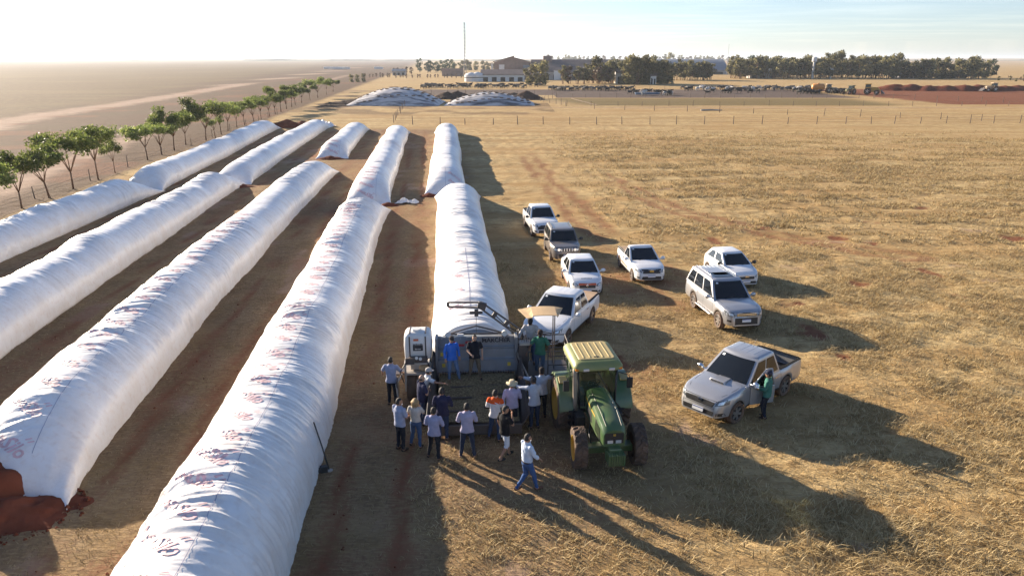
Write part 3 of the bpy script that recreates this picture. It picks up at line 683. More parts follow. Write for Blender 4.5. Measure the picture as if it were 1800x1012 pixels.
def shell(bv, pts2, axis, sgn, off, name, mtl, parent, far=6.0, thick=0.0):
    """lay a patch (grid of 2-D points, rows x cols) on the body by casting along an axis"""
    rows, cols = len(pts2), len(pts2[0]); V = []
    for row in pts2:
        for a, b in row:
            if axis == 'x': o = Vector((sgn * far, a, b)); d = Vector((-sgn, 0, 0))
            elif axis == 'y': o = Vector((a, sgn * far, b)); d = Vector((0, -sgn, 0))
            else: o = Vector((a, b, far)); d = Vector((0, 0, -1))
            h, n, i, _ = bv.ray_cast(o, d)
            if h is None: h = o + d * (far - (0.8 if axis == 'y' else 2.2))
            V.append(h - d * off)
    F = [[i * cols + j, (i + 1) * cols + j, (i + 1) * cols + j + 1, i * cols + j + 1] for i in range(rows - 1) for j in range(cols - 1)]
    b = len(V)
    m = MB(); m.add(V, F)
    if thick:                                  # closed sides back to the body
        per = [j for j in range(cols)] + [i * cols + cols - 1 for i in range(1, rows)] + [(rows - 1) * cols + j for j in range(cols - 2, -1, -1)] + [i * cols for i in range(rows - 2, 0, -1)]
        dd = {'x': Vector((-sgn, 0, 0)), 'y': Vector((0, -sgn, 0)), 'z': Vector((0, 0, -1))}[axis] * thick
        m.add([V[i] for i in per] + [V[i] + dd for i in per], [[i, (i + 1) % len(per), len(per) + (i + 1) % len(per), len(per) + i] for i in range(len(per))])
    return m.build(name, mtl, parent, smooth=True, sharp=R(40))

def quadgrid(c, n=5, m=3):
    """bilinear grid inside 4 corners a,b,c,d (2-D)"""
    a, b, cc, d = [np.array(q, float) for q in c]
    return [[tuple((a * (1 - u) + b * u) * (1 - v) + (d * (1 - u) + cc * u) * v) for u in np.linspace(0, 1, n)] for v in np.linspace(0, 1, m)]

def vehicle(name, sp, loc, heading, label, cat, group='vehicles parked on the field'):
    """sp: see below; x forward, y to the car's left"""
    root = empty(name, (*loc, 0), heading, label, cat, group)
    root.location.z = float(gz(np.array([loc[0]]), np.array([loc[1]]))[0]) - 0.01
    L, W, H = sp['L'], sp['W'], sp['H']; r = sp['r']; hw0 = W / 2; pm = M[sp['paint']]
    xf = L / 2 - sp['fo']; xr = xf - sp['wb']; ra = r * 1.16; sill = sp.get('sill', 0.32)
    xs = list(np.linspace(-L / 2, L / 2, 60)) + [-L / 2 + .03, -L / 2 + .08, L / 2 - .03, L / 2 - .07]
    for xw in (xf, xr): xs += [xw + ra * math.cos(a) for a in np.linspace(0, math.pi, 13)] + [xw - ra - .012, xw + ra + .012]
    bed = sp.get('bed')                       # (x start, rail z, floor z)
    xs = sorted(xs)
    ztc = np.array(sp['ztop']); hwc = np.array([(-L / 2, .86), (-L / 2 + .06, .93), (-L / 2 + .25, .985), (-L / 2 + .7, 1), (L / 2 - .95, 1), (L / 2 - .5, .965), (L / 2 - .22, .88), (L / 2 - .07, .76), (L / 2, .66)])
    crown = sp.get('crown', .05)
    secs = []
    def section(x, inbed):
        zt = float(np.interp(x, ztc[:, 0], ztc[:, 1])); hw = hw0 * float(np.interp(x, hwc[:, 0], hwc[:, 1])) * .985
        zb = sill; fl = 0.0
        for xw in (xf, xr):
            d = abs(x - xw)
            if d < ra: zb = max(zb, r + math.sqrt(max(0, ra * ra - d * d)) - .01)
            fl = max(fl, sp.get('flare', .025) * math.exp(-(d / (ra * 1.05)) ** 6))
        if x > L / 2 - .55: zb = max(zb, sill - .06 * (x - (L / 2 - .55)) / .55)
        zm = lambda k: zb + k * (zt - zb)
        zb = min(zb, zt - .08)
        pts = [(hw * .955 + fl, zb), (hw * .985 + fl, zm(.10)), (hw + fl * .9, zm(.32)), (hw + fl * .45, zm(.56)), (hw * .985, zm(.80)), (hw * .955, zm(.95))]
        if inbed:
            pts += [(hw * .935, zt), (hw * .87, zt), (hw * .855, bed[2]), (0, bed[2])]
        else:
            pts += [(hw * .92, zt + .005), (hw * .84, zt + crown * .4), (hw * .5, zt + crown * .8), (0, zt + crown)]
        out = []
        for (y, z) in pts:
            lean = sp.get('lean', .30) * max(0.0, (x - (L / 2 - .6)) / .6) ** 2 * max(0.0, z - .58)
            out.append((x - lean, y, z))
        return out
    for x in xs:
        if bed and x > -L / 2 + .07 and x < bed[0]: secs.append(section(x, True))
        else:
            if bed and secs and secs[-1][-1][2] == bed[2]: secs.append([(x, b, c) for a, b, c in section(x, True)])
            elif bed and secs and len(secs) and x > -L / 2 + .07 - 1e-6 and False: pass
            secs.append(section(x, False))
    # tailgate: step from solid to bed at the same place
    V = []; F = []
    n = len(secs[0]); m = 2 * n - 1
    S2 = []
    for i, s_ in enumerate(secs):
        if bed and i and s_[-1][2] == bed[2] and secs[i - 1][-1][2] != bed[2]:
            S2.append([(s_[k][0] - .001, s_[k][1], s_[k][2]) if k < 6 else (s_[k][0] - .001, s_[k][1], max(s_[k][2], s_[6][2])) for k in range(n)])
        S2.append(s_)
    for s_ in S2: V += [(x, y, z) for x, y, z in s_] + [(x, -y, z) for x, y, z in reversed(s_[:-1])]
    ns = len(S2)
    for i in range(ns - 1):
        for j in range(m - 1): F.append((i * m + j, i * m + j + 1, (i + 1) * m + j + 1, (i + 1) * m + j))
    F.append(tuple(range(m))); F.append(tuple((ns - 1) * m + j for j in range(m - 1, -1, -1)))
    b = MB(); b.add(V, F); body = b.build('body', pm, root, smooth=True, sharp=R(38))
    bv = bvh_of(body)
    # dark underbody and wheel wells
    u = MB(); u.box((0, 0, sill + .12), (L * .93, W * .80, .22)); u.box(((xf + xr) / 2, 0, sill + .30), (sp['wb'] + 2 * ra - .06, W * .72, .4)); u.build('underbody', M['black'], root)
    # cab
    cb = sp['cab']  # xrear_base, xfront_base, xrear_roof, xfront_roof, zbase, zroof, wb_factor, wr_factor
    xrb, xfb, xrr, xfr, zb, zr, kb, kr = cb; hb, hr = hw0 * kb, hw0 * kr
    bow = .10
    def ring(v):
        e = v ** .9; x0 = xrb + (xrr - xrb) * v; x1 = xfb + (xfr - xfb) * v; hh = hb + (hr - hb) * (v ** 1.15); z = zb + (zr - zb) * v
        return x0, x1, hh, z
    def cabp(face, a, v):
        x0, x1, hh, z = ring(v)
        if face == 'f': y = a * hh; return Vector((x1 - bow * a * a, y, z))
        if face == 'r': y = a * hh; return Vector((x0 + bow * .5 * a * a, y, z))
        sgn = 1 if face == 'l' else -1
        xx0 = x0 + bow * .5; xx1 = x1 - bow
        return Vector((xx0 + (xx1 - xx0) * a, sgn * hh, z))
    levels = [0, .25, .5, .75, .93, 1.0]; rings = []
    na, nsd = 7, 8
    for v in levels:
        P = [cabp('f', a, v) for a in np.linspace(-1, 1, na)] + [cabp('l', a, v) for a in np.linspace(1, 0, nsd)][1:] + [cabp('r', a, v) for a in np.linspace(1, -1, na)][1:] + [cabp('s', a, v) for a in np.linspace(0, 1, nsd)][1:-1]
        rings.append(P)
    cen = Vector(((xrr + xfr) / 2, 0, zr))
    for k, dz in ((.965, .028), (.86, .05), (.5, .072)):
        rings.append([Vector((cen.x + (p.x - cen.x) * k, p.y * k, zr + dz)) for p in rings[5]])
    q = MB(); nr = len(rings[0]); VV = [p for rg in rings for p in rg]
    FF = [(i * nr + j, i * nr + (j + 1) % nr, (i + 1) * nr + (j + 1) % nr, (i + 1) * nr + j) for i in range(len(rings) - 1) for j in range(nr)]
    FF.append(tuple((len(rings) - 1) * nr + j for j in range(nr)))
    q.add(VV, FF); cab = q.build('cab' if bed else 'roof', pm, root, smooth=True, sharp=R(50))
    def glass(face, a0, a1, v0, v1, nm='window', nu=7, nv=4, off=.009, sl=0.0, sr=0.0, mt='glass'):
        Vg = []; 
        for v in np.linspace(v0, v1, nv):
            k = (v - v0) / (v1 - v0)
            A0 = a0 + sl * k; A1 = a1 + sr * k
            for a in np.linspace(A0, A1, nu):
                p = cabp(face, a, v); e = .002; pa = cabp(face, a + e, v) - p; pv = cabp(face, a, v + e) - p; nn = pa.cross(pv).normalized()
                if nn.dot(p - Vector((cen.x, 0, zb))) < 0: nn = -nn
                Vg.append(p + nn * off)
        g = MB(); g.add(Vg, [(i * nu + j, i * nu + j + 1, (i + 1) * nu + j + 1, (i + 1) * nu + j) for i in range(nv - 1) for j in range(nu - 1)])
        per = list(range(nu)) + [i * nu + nu - 1 for i in range(1, nv)] + [(nv - 1) * nu + j for j in range(nu - 2, -1, -1)] + [i * nu for i in range(nv - 2, 0, -1)]
        return g.build(nm, M[mt], root, smooth=True)
    ws = glass('f', -.885, .885, .06, .925, 'windshield', 9, 5)
    glass('r', -.80, .80, .22, .86, 'rear_window', 7, 3)
    for f in ('l', 's'):
        for (a0, a1, sl, sr) in sp['side']:
            glass(f, a0, a1, .13, .87, 'side_window', 6, 3, sl=sl, sr=sr)
    # wipers, dashboard edge
    wp = MB(); 
    for a in (-.55, .15):
        p0 = cabp('f', a, .03); p1 = cabp('f', a + .55, .16); wp.tube([p0 + Vector((.03, 0, .02)), p1 + Vector((.03, 0, .02))], .010, 5)
    wp.build('wiper', M['black'], root)
    # wheels
    for xw in (xf, xr):
        for sd in (1, -1): wheel(root, xw, sd * (hw0 - sp.get('tw', .23) / 2 + .01), r, sp.get('tw', .23), sd, steer=sp.get('steer', 0) if xw == xf else 0, nsp=sp.get('nsp', 6), rimr=sp.get('rimr', .64))
    # lights, grille, bumper, plate
    for sd in (1, -1):
        hl = [(sd * y, z) for y, z in sp['head']]; shell(bv, quadgrid(hl, 6, 4), 'x', 1, .012, 'headlight', M['lens'], root, thick=.03)
        cy_, cz_ = sum(q[0] for q in hl) / 4, sum(q[1] for q in hl) / 4; hh2 = [(cy_ + (q[0] - cy_) * .45, cz_ + (q[1] - cz_) * .55) for q in hl]; shell(bv, quadgrid(hh2, 4, 3), 'x', 1, .018, 'lamp_bowl', M['lamp'], root, thick=.01)
        if sp.get('fog'):
            y, z, w_ = sp['fog']; shell(bv, quadgrid([(sd * (y - w_), z - w_ * .7), (sd * (y + w_), z - w_ * .6), (sd * (y + w_ * .8), z + w_ * .6), (sd * (y - w_), z + w_ * .6)], 4, 3), 'x', 1, .006, 'fog_lamp', M['black'], root)
        shell(bv, quadgrid([(sd * hw0 * .60, ztc[0, 1] - .26), (sd * hw0 * .78, ztc[0, 1] - .24), (sd * hw0 * .78, ztc[0, 1] - .06), (sd * hw0 * .60, ztc[0, 1] - .06)], 3, 3), 'x', -1, .012, 'tail_light', mat_red(), root, thick=.02)
    gl = sp['grille']; gr = shell(bv, quadgrid(gl, 9, 4), 'x', 1, .008, 'grille', M['black'], root, thick=.02)
    gz0, gz1 = gl[0][1], gl[2][1]; gw0, gw1 = gl[1][0], gl[2][0]
    nb = sp.get('bars', 3)
    if sp.get('slots'):
        for k in range(7):
            y = (k - 3) * gw1 * .19; shell(bv, quadgrid([(y - .028, gz0 + .02), (y + .028, gz0 + .02), (y + .028, gz1 - .02), (y - .028, gz1 - .02)], 2, 3), 'x', 1, .02, 'grille_slot', M['alloy'], root, thick=.012)
        for sd in (1, -1):
            h_ = MB(); yy, zz = sd * sp['head'][0][0] * .94, (gz0 + gz1) / 2
            hit = bv.ray_cast(Vector((6, yy, zz)), Vector((-1, 0, 0)))[0]
            h_.lathe([(.10, -.03), (.10, .02), (.085, .028), (.08, .012), (.001, .010)], c=(hit.x + .012, yy, zz), axis='x', n=16); h_.build('lamp_ring', M['chrome'], root)
    else:
        for k in range(nb):
            f = (k + 1) / (nb + 1); z = gz0 + (gz1 - gz0) * f; w_ = (gw0 + (gw1 - gw0) * f) * .95
            shell(bv, quadgrid([(-w_, z - .012), (w_, z - .012), (w_, z + .012), (-w_, z + .012)], 9, 2), 'x', 1, .018, 'grille_bar', M[sp.get('barmat', 'chrome')], root, thick=.012)
    if sp.get('lower'): shell(bv, quadgrid(sp['lower'], 9, 3), 'x', 1, .008, 'air_intake', M['black'], root, thick=.02)
    pz = sp.get('plate', .52)
    pl = shell(bv, quadgrid([(-.20, pz - .065), (.20, pz - .065), (.20, pz + .065), (-.20, pz + .065)], 3, 2), 'x', 1, .03, 'number_plate', M['plate'], root, thick=.02)
    shell(bv, quadgrid([(-.20, pz + .037), (.20, pz + .037), (.20, pz + .065), (-.20, pz + .065)], 3, 2), 'x', 1, .034, 'plate_band', M['plateblue'], pl)
    for sd in (1, -1):
        hs = [(x_, sd * hw0 * k_) for x_, k_ in ((L / 2 - 1.38, .80), (L / 2 - .95, .79), (L / 2 - .55, .74), (L / 2 - .38, .66))]
        if bed is None or L > 4.6: shell(bv, [[(x_, y_ - .006) for x_, y_ in hs], [(x_, y_ + .006) for x_, y_ in hs]], 'z', 1, .003, 'hood_seam', M['black'], root)
    wsg = gl[1][0] * 1.5; zs_ = gl[0][1] - .035
    shell(bv, quadgrid([(-hw0 * .62, zs_ - .005), (hw0 * .62, zs_ - .005), (hw0 * .62, zs_ + .005), (-hw0 * .62, zs_ + .005)], 11, 2), 'x', 1, .003, 'bumper_seam', M['black'], root)
    glass('f', -.80, -.66, .80, .88, 'windscreen_sticker', 2, 2, off=.02, mt='plate')
    # badge: an emblem in the grille
    bd = sp.get('badge')
    if bd:
        kind, bz, bm_ = bd; hit = bv.ray_cast(Vector((6, 0, bz)), Vector((-1, 0, 0)))[0]; e = MB(); xx = hit.x + .026
        if kind == 'rings':
            for (ry, rz, ) in ((.085, .058), (.035, .056)):
                e.tube([(xx, ry * math.cos(t), bz + rz * math.sin(t)) for t in np.linspace(0, 2 * math.pi, 17)], .009, 5, cap=False)
            e.tube([(xx, .07 * math.cos(t), bz + .03 + .022 * math.sin(t)) for t in np.linspace(0, 2 * math.pi, 13)], .008, 5, cap=False)
        elif kind == 'diamonds':
            for a in (90, 210, 330):
                c_, s_ = math.cos(R(a)), math.sin(R(a)); e.add([(xx, 0, bz), (xx, .034 * c_ - .020 * s_, bz + .034 * s_ + .020 * c_), (xx, .075 * c_, bz + .075 * s_), (xx, .034 * c_ + .020 * s_, bz + .034 * s_ - .020 * c_)], [(0, 1, 2, 3)])
        elif kind == 'lozenge':
            o_ = [(0, .10), (.06, 0), (0, -.10), (-.06, 0)]; i_ = [(0, .058), (.032, 0), (0, -.058), (-.032, 0)]
            e.add([(xx, y, bz + z) for y, z in o_] + [(xx + .012, y, bz + z) for y, z in i_], [(k, (k + 1) % 4, 4 + (k + 1) % 4, 4 + k) for k in range(4)])
        elif kind == 'plate':
            e.box((xx, 0, bz), (.02, .22, .085))
        elif kind == 'circle':
            e.tube([(xx, .07 * math.cos(t), bz + .07 * math.sin(t)) for t in np.linspace(0, 2 * math.pi, 17)], .008, 5, cap=False)
            e.tube([(xx, -.045, bz + .05), (xx, -.012, bz - .05), (xx, .0, bz - .005), (xx, .012, bz - .05), (xx, .045, bz + .05)], .007, 5)
        e.build('emblem', M[bm_], root)
    # door seams and handles
    for sd in (1, -1):
        for xd in sp['doors']:
            zt = float(np.interp(xd, ztc[:, 0], ztc[:, 1]))
            shell(bv, quadgrid([(xd - .006, sill + .08), (xd + .006, sill + .08), (xd + .006, zt - .03), (xd - .006, zt - .03)], 2, 7), 'y', sd, .003, 'door_seam', M['black'], root)
        for xd in sp['handles']:
            zt = float(np.interp(xd, ztc[:, 0], ztc[:, 1]))
            shell(bv, quadgrid([(xd - .10, zt - .17), (xd + .10, zt - .17), (xd + .10, zt - .135), (xd - .10, zt - .135)], 4, 2), 'y', sd, .03, 'door_handle', M[sp.get('handlemat', 'chrome')], root, thick=.03)
        x0, x1 = xr + ra + .02, xf - ra - .02
        shell(bv, quadgrid([(x0, sill + .012), (x1, sill + .012), (x1, sill + .085), (x0, sill + .085)], 8, 2), 'y', sd, .012, 'sill_trim', M['black'], root, thick=.02)
        # mirrors
        p = cabp('l' if sd > 0 else 's', .93, .04); mm = MB()
        mm.box((p.x + .02, p.y + sd * .08, p.z + .04), (.07, .16, .05)); mm.ball((p.x + .03, p.y + sd * .20, p.z + .09), (.075, .125, .095), 10, 8)
        mm.build('wing_mirror', M[sp.get('mirror', sp['paint'])], root, smooth=True)
        if bed is None and sp.get('rails'):
            rl = MB(); y = sd * hr * .86
            rl.tube([(xrr + .15, y, zr + .03), (xrr + .3, y, zr + .12), (xfr - .5, y, zr + .12), (xfr - .3, y, zr + .04)], .025, 6); rl.build('roof_rail', M[sp['rails']], root, smooth=True)
    for k in range(sp.get('ribs', 0)):
        y = (k - (sp['ribs'] - 1) / 2) * hr * 1.5 / sp['ribs']
        rb = MB(); rb.box(((xrr + xfr) / 2 - .05, y, zr + .071 - .02 * abs(y)), ((xfr - xrr) * .62, .035, .016)); rb.build('roof_rib', pm, root, bevel=.006)
    if sp.get('antenna'):
        an = MB(); an.tube([(xrr + .25, 0, zr + .07), (xrr + .05, 0, zr + .30)], .006, 5); an.build('antenna', M['black'], root)
    if bed:
        x0, x1 = -L / 2 + .12, bed[0] - .02; y = hw0 * .87
        lin = MB(); lin.box(((x0 + x1) / 2, 0, bed[2] + .02), (x1 - x0 - .1, 2 * y - .14, .03)); 
        for sd in (1, -1):
            lin.box(((x0 + x1) / 2, sd * (y - .075), (bed[2] + bed[1]) / 2), (x1 - x0 - .1, .03, bed[1] - bed[2] - .03)); lin.box((xr, sd * (y - .17), bed[2] + .15), (.75, .2, .26))
            lin.box(((x0 + x1) / 2, sd * (y + .015), bed[1] + .012), (x1 - x0, .10, .022))
        lin.box((x0 - .01, 0, bed[1] + .012), (.08, 2 * y - .1, .022)); lin.box((x1 - .03, 0, (bed[2] + bed[1]) / 2), (.03, 2 * y - .2, bed[1] - bed[2] - .02))
        lin.build('bed_liner', M['liner'], root, bevel=.008)
        if sp.get('cover'):
            cv = MB(); nx_, ny_ = 8, 7; xsv = np.linspace(x0, x1, nx_); ysv = np.linspace(-y + .02, y - .02, ny_)
            cv.add([(a, b_, bed[1] + .04 - .02 * math.sin((a - x0) / (x1 - x0) * math.pi) + .008 * math.sin(a * 9)) for a in xsv for b_ in ysv], [(i * ny_ + j, (i + 1) * ny_ + j, (i + 1) * ny_ + j + 1, i * ny_ + j + 1) for i in range(nx_ - 1) for j in range(ny_ - 1)])
            cv.build('bed_cover', M['tan_cover'], root, smooth=True)
            for sd in (1, -1): rl = MB(); rl.tube([(x0, sd * y, bed[1] + .045), (x1, sd * y, bed[1] + .045)], .022, 6); rl.build('cover_rail', M['black'], root)
    return root, body, bv, cabp
def mat_red():
    if 'red_lens' not in M: M['red_lens'] = mat('red_lens', (0.35, 0.02, 0.02), rough=0.15, var=0.1)
    return M['red_lens']

def pick(L=5.26, W=1.86, H=1.85, **k):
    h = L / 2
    d = dict(L=L, W=W, H=H, r=.385, wb=3.09, fo=.93, paint='white_paint', sill=.40, flare=.035, tw=.25,
        ztop=[(-h, 1.02), (-h + .07, 1.10), (-h + 1.55, 1.10), (-h + 1.6, 1.10), (h - 1.75, 1.14), (h - 1.3, 1.13), (h - .6, 1.07), (h - .2, .98), (h, .88)],
        bed=(-h + 1.62, 1.10, .70), cab=(-h + 1.66, h - 1.42, -h + 1.85, h - 2.28, 1.10, H - .07, .955, .73),
        side=[(.05, .475, .02, -.005), (.525, .965, .0, -.03)], doors=[-h + 1.63, -h + 2.72, h - 1.62], handles=[-h + 1.95, -h + 2.93],
        head=[(.56, .80), (.86, .84), (.88, .99), (.60, .93)], grille=[(-.50, .72), (.50, .72), (.56, .92), (-.56, .92)], lower=[(-.55, .46), (.55, .46), (.58, .60), (-.58, .60)], fog=(.74, .52, .09), plate=.56, antenna=True)
    d.update(k); return d
def carspec(L, W, H, **k):
    h = L / 2; zb = k.pop('zb', .95)
    d = dict(L=L, W=W, H=H, r=.31, wb=L * .61, fo=.80, paint='white_paint', sill=.24, flare=.012, tw=.2,
        ztop=[(-h, zb - .12), (-h + .1, zb), (h - 1.4, zb), (h - 1.1, zb - .01), (h - .6, zb - .08), (h - .2, zb - .17), (h, zb - .27)],
        cab=(-h + .10, h - 1.02, -h + .55, h - 1.85, zb - .02, H - .07, .95, .72),
        side=[(.03, .20, .04, .0), (.235, .555, .0, -.01), (.59, .955, .0, -.05)], doors=[-h + 1.0, -h + 1.85, h - 1.25], handles=[-h + 1.2, -h + 2.1],
        head=[(.44, .60), (.73, .64), (.74, .78), (.48, .71)], grille=[(-.40, .52), (.40, .52), (.42, .66), (-.42, .66)], lower=[(-.55, .28), (.55, .28), (.5, .42), (-.5, .42)], fog=(.62, .36, .07), plate=.40, mirror='paint')
    d['mirror'] = d['paint']
    d.update(k)
    if 'mirror' not in k: d['mirror'] = d['paint']
    return d
def hd(dx, dy): return math.atan2(dy, dx)

# silver pickup, its driver's door open
hil = pick(L=5.26, W=1.84, H=1.86, paint='silver_paint', ribs=4, barmat='black', badge=('rings', .86, 'chrome'), mirror='chrome', nsp=6, steer=R(-6), grille=[(-.50, .74), (.50, .74), (.60, .94), (-.60, .94)], head=[(.57, .80), (.86, .84), (.86, 1.02), (.62, .96)])
hx, hy, hh_ = 8.05, 22.95, hd(-.747, -.665)
hroot, hbody, hbv, hcab = vehicle('pickup_truck', hil, (hx, hy), hh_, 'silver pickup truck with a hood scoop and open driver door', 'pickup truck')
def scoop(root, bv, x0, x1, w, z=None):
    m = MB(); h0 = bv.ray_cast(Vector((x0, 0, 5)), Vector((0, 0, -1)))[0].z; h1 = bv.ray_cast(Vector((x1, 0, 5)), Vector((0, 0, -1)))[0].z
    m.hexa([(x1, -w, h1 - .02), (x0, -w * .85, h0 - .02), (x0, w * .85, h0 - .02), (x1, w, h1 - .02), (x1 - .04, -w * .9, h1 + .075), (x0, -w * .7, h0 + .012), (x0, w * .7, h0 + .012), (x1 - .04, w * .9, h1 + .075)])
    s_ = m.build('hood_scoop', M['silver_paint'], root, smooth=True, bevel=.02, sharp=R(50))
    for k in range(4):
        g = MB(); g.box((x1 - .012, (k - 1.5) * w * .42, h1 + .030), (.02, w * .32, .045), ry=-.4); g.build('scoop_slot', M['black'], s_)
scoop(hroot, hbv, 1.05, 1.62, .30)
# open door: black patch painting the shaded inside, door leaf swung about its front edge
x_h, x_b = 5.26 / 2 - 1.62, -5.26 / 2 + 2.72
shell(hbv, quadgrid([(x_b + .05, .52), (x_h - .05, .52), (x_h - .03, 1.06), (x_b + .05, 1.06)], 5, 5), 'y', 1, .005, 'door_shade_patch', M['black'], hroot)
dr = empty('open_door', (x_h, .905, 0), R(-27)); dr.parent = hroot
leaf = MB(); wd = x_h - x_b - .02
leaf.prism([(-wd, .46), (-.02, .46), (0, .60), (-.02, 1.10), (-wd, 1.10), (-wd - .02, .8)], -.035, .035); leaf.build('door_panel', M['silver_paint'], dr, bevel=.02)
fr = MB(); A, B_, C_, D_ = (-wd + .03, 1.10), (-.06, 1.10), (-.62, 1.62), (-wd + .06, 1.62)
for a, b in ((A, D_), (D_, C_), (C_, B_)): fr.tube([(a[0], -.0 - (a[1] - 1.1) * .25, a[1]), (b[0], -.0 - (b[1] - 1.1) * .25, b[1])], .024, 6)
fr.build('window_frame', M['silver_paint'], dr, smooth=True)
gw = MB(); gw.add([(p[0], -(p[1] - 1.1) * .25, p[1]) for p in (A, B_, C_, D_)], [(0, 1, 2, 3)]); gw.build('door_glass', M['glass'], dr)
mm = MB(); mm.ball((-.12, .14, 1.16), (.075, .14, .10), 12, 8); mm.tube([(-.1, 0, 1.1), (-.12, .12, 1.14)], .025, 6); mm.build('door_mirror', M['chrome'], dr, smooth=True)

ama = pick(L=5.25, W=1.94, H=1.83, cover=True, ribs=4, badge=('circle', .86, 'chrome'), barmat='chrome', bars=2, nsp=5, grille=[(-.52, .76), (.52, .76), (.56, .94), (-.56, .94)])
vehicle('pickup_truck', ama, (2.19, 29.7), hd(-.42, -.907), 'white double cab pickup with tan bed cover parked behind the tractor', 'pickup truck')
vehicle('pickup_truck', pick(L=5.3, W=1.85, H=1.80, barmat='black', bars=2, mirror='black', nsp=6, badge=('diamonds', .84, 'chrome'), grille=[(-.6, .66), (.6, .66), (.6, .92), (-.6, .92)], lower=[(-.75, .42), (.75, .42), (.7, .60), (-.7, .60)]), (1.98, 49.3), hd(.13, -.99), 'farthest white pickup truck with black nose and open bed', 'pickup truck')
stra = pick(L=4.48, W=1.74, H=1.60, r=.325, wb=2.74, fo=.86, sill=.30, tw=.2, flare=.02, cover=True, ribs=0, barmat='black', badge=('plate', .76, 'gold'), plate=.50, antenna=True,
    ztop=[(-2.24, .92), (-2.17, 1.02), (-.9, 1.02), (.55, 1.00), (1.0, .99), (1.6, .92), (2.0, .84), (2.24, .74)], bed=(-.72, 1.02, .62), cab=(-.68, .98, -.42, .02, .98, 1.52, .95, .74),
    side=[(.06, .40, .02, -.005), (.45, .95, .0, -.05)], doors=[-.70, .80], handles=[-.45, -.45], head=[(.50, .68), (.80, .73), (.80, .84), (.56, .80)], grille=[(-.46, .64), (.46, .64), (.54, .84), (-.54, .84)], lower=[(-.72, .32), (.72, .32), (.64, .48), (-.64, .48)], fog=(.7, .42, .07))
sroot, sb, sbv, sc = vehicle('pickup_truck', stra, (7.18, 38.6), hd(.10, -.995), 'small white pickup with gold grille badge and tan bed cover', 'pickup truck')
shell(sbv, quadgrid([(-1.7, .52), (.4, .46), (.4, .53), (-1.7, .62)], 9, 3), 'y', -1, .004, 'orange_side_stripe', M['orange_stripe'], sroot)
# grey off-roader with seven slots
ren = carspec(4.24, 1.82, 1.70, zb=1.08, paint='grey_paint', r=.35, fo=.82, wb=2.57, sill=.32, slots=True, rails='black', mirror='black', flare=.03, lean=.12, crown=.03,
    ztop=[(-2.12, 1.0), (-2.0, 1.08), (.7, 1.08), (1.0, 1.07), (1.5, 1.03), (1.95, .97), (2.12, .90)], cab=(-2.02, 1.0, -1.75, .38, 1.06, 1.63, .95, .78), head=[(.50, .76), (.80, .76), (.80, .92), (.50, .92)], grille=[(-.82, .74), (.82, .74), (.82, .95), (-.82, .95)], lower=[(-.85, .36), (.85, .36), (.8, .60), (-.8, .60)], plate=.50, handlemat='black')
vehicle('suv', ren, (3.05, 42.7), hd(.08, -.997), 'dark grey boxy off-roader with slotted grille and round lamps', 'car')
# white saloon with an orange band over the grille
log = carspec(4.35, 1.73, 1.53, zb=.97, fo=.83, wb=2.63, badge=('lozenge', .64, 'chrome'), barmat='black', bars=2, ztop=[(-2.17, .85), (-2.05, 1.0), (-1.6, 1.01), (.75, .98), (1.15, .96), (1.7, .87), (2.0, .78), (2.17, .68)],
    cab=(-1.65, 1.12, -1.0, .33, .95, 1.46, .95, .72), side=[(.16, .50, .03, -.01), (.55, .96, .0, -.06)], handlemat='white_paint')
lroot, lb, lbv, lc = vehicle('sedan_car', log, (3.66, 36.45), hd(.06, -.998), 'white saloon with an orange band above its front grille', 'car')
shell(lbv, quadgrid([(-.46, .665), (.46, .665), (.43, .755), (-.43, .755)], 9, 3), 'x', 1, .014, 'orange_band', M['orange_stripe'], lroot)
for k in range(8): shell(lbv, quadgrid([(1.72, (k - 3.5) * .07 - .024), (1.78, (k - 3.5) * .07 - .024), (1.78, (k - 3.5) * .07 + .024), (1.72, (k - 3.5) * .07 + .024)], 2, 2), 'z', 1, .006, 'hood_letter', M['ink'], lroot)
shell(lbv, quadgrid([(-1.5, .40), (.9, .36), (.9, .42), (-1.5, .48)], 9, 3), 'y', -1, .004, 'orange_side_stripe', M['orange_stripe'], lroot)
# small hatchback
hat = carspec(3.75, 1.68, 1.54, zb=.99, paint='white_paint', r=.30, fo=.74, wb=2.35, badge=('plate', .66, 'chrome'), barmat='black', mirror='black', handlemat='white_paint', ztop=[(-1.87, .92), (-1.78, 1.0), (.55, .99), (.85, .97), (1.3, .89), (1.7, .80), (1.87, .70)],
    cab=(-1.78, .90, -1.28, .05, .97, 1.46, .94, .70), side=[(.10, .46, .04, -.01), (.52, .95, .0, -.05)])
vehicle('hatchback_car', hat, (11.95, 37.6), hd(.16, -.987), 'small white hatchback with black mirrors behind the large silver SUV', 'car')
# large silver suv
paj = carspec(4.9, 1.88, 1.88, zb=1.12, paint='silver_paint', r=.39, fo=.85, wb=2.78, sill=.38, flare=.035, tw=.26, rails='silver_paint', badge=('diamonds', .88, 'chrome'), bars=2, barmat='chrome', lean=.14, mirror='silver_paint', nsp=7, handlemat='silver_paint',
    ztop=[(-2.45, 1.0), (-2.35, 1.12), (.8, 1.12), (1.15, 1.12), (1.8, 1.08), (2.25, 1.0), (2.45, .92)], cab=(-2.36, 1.08, -2.12, .30, 1.10, 1.81, .95, .74), side=[(.03, .27, .03, .0), (.30, .60, .0, .0), (.635, .96, .0, -.05)], doors=[-1.15, -.1, .95], handles=[-.9, .15],
    head=[(.50, .80), (.84, .80), (.86, 1.00), (.52, .96)], grille=[(-.46, .80), (.46, .80), (.48, .97), (-.48, .97)], lower=[(-.52, .44), (.52, .44), (.52, .74), (-.52, .74)], fog=(.74, .60, .07), plate=.62)
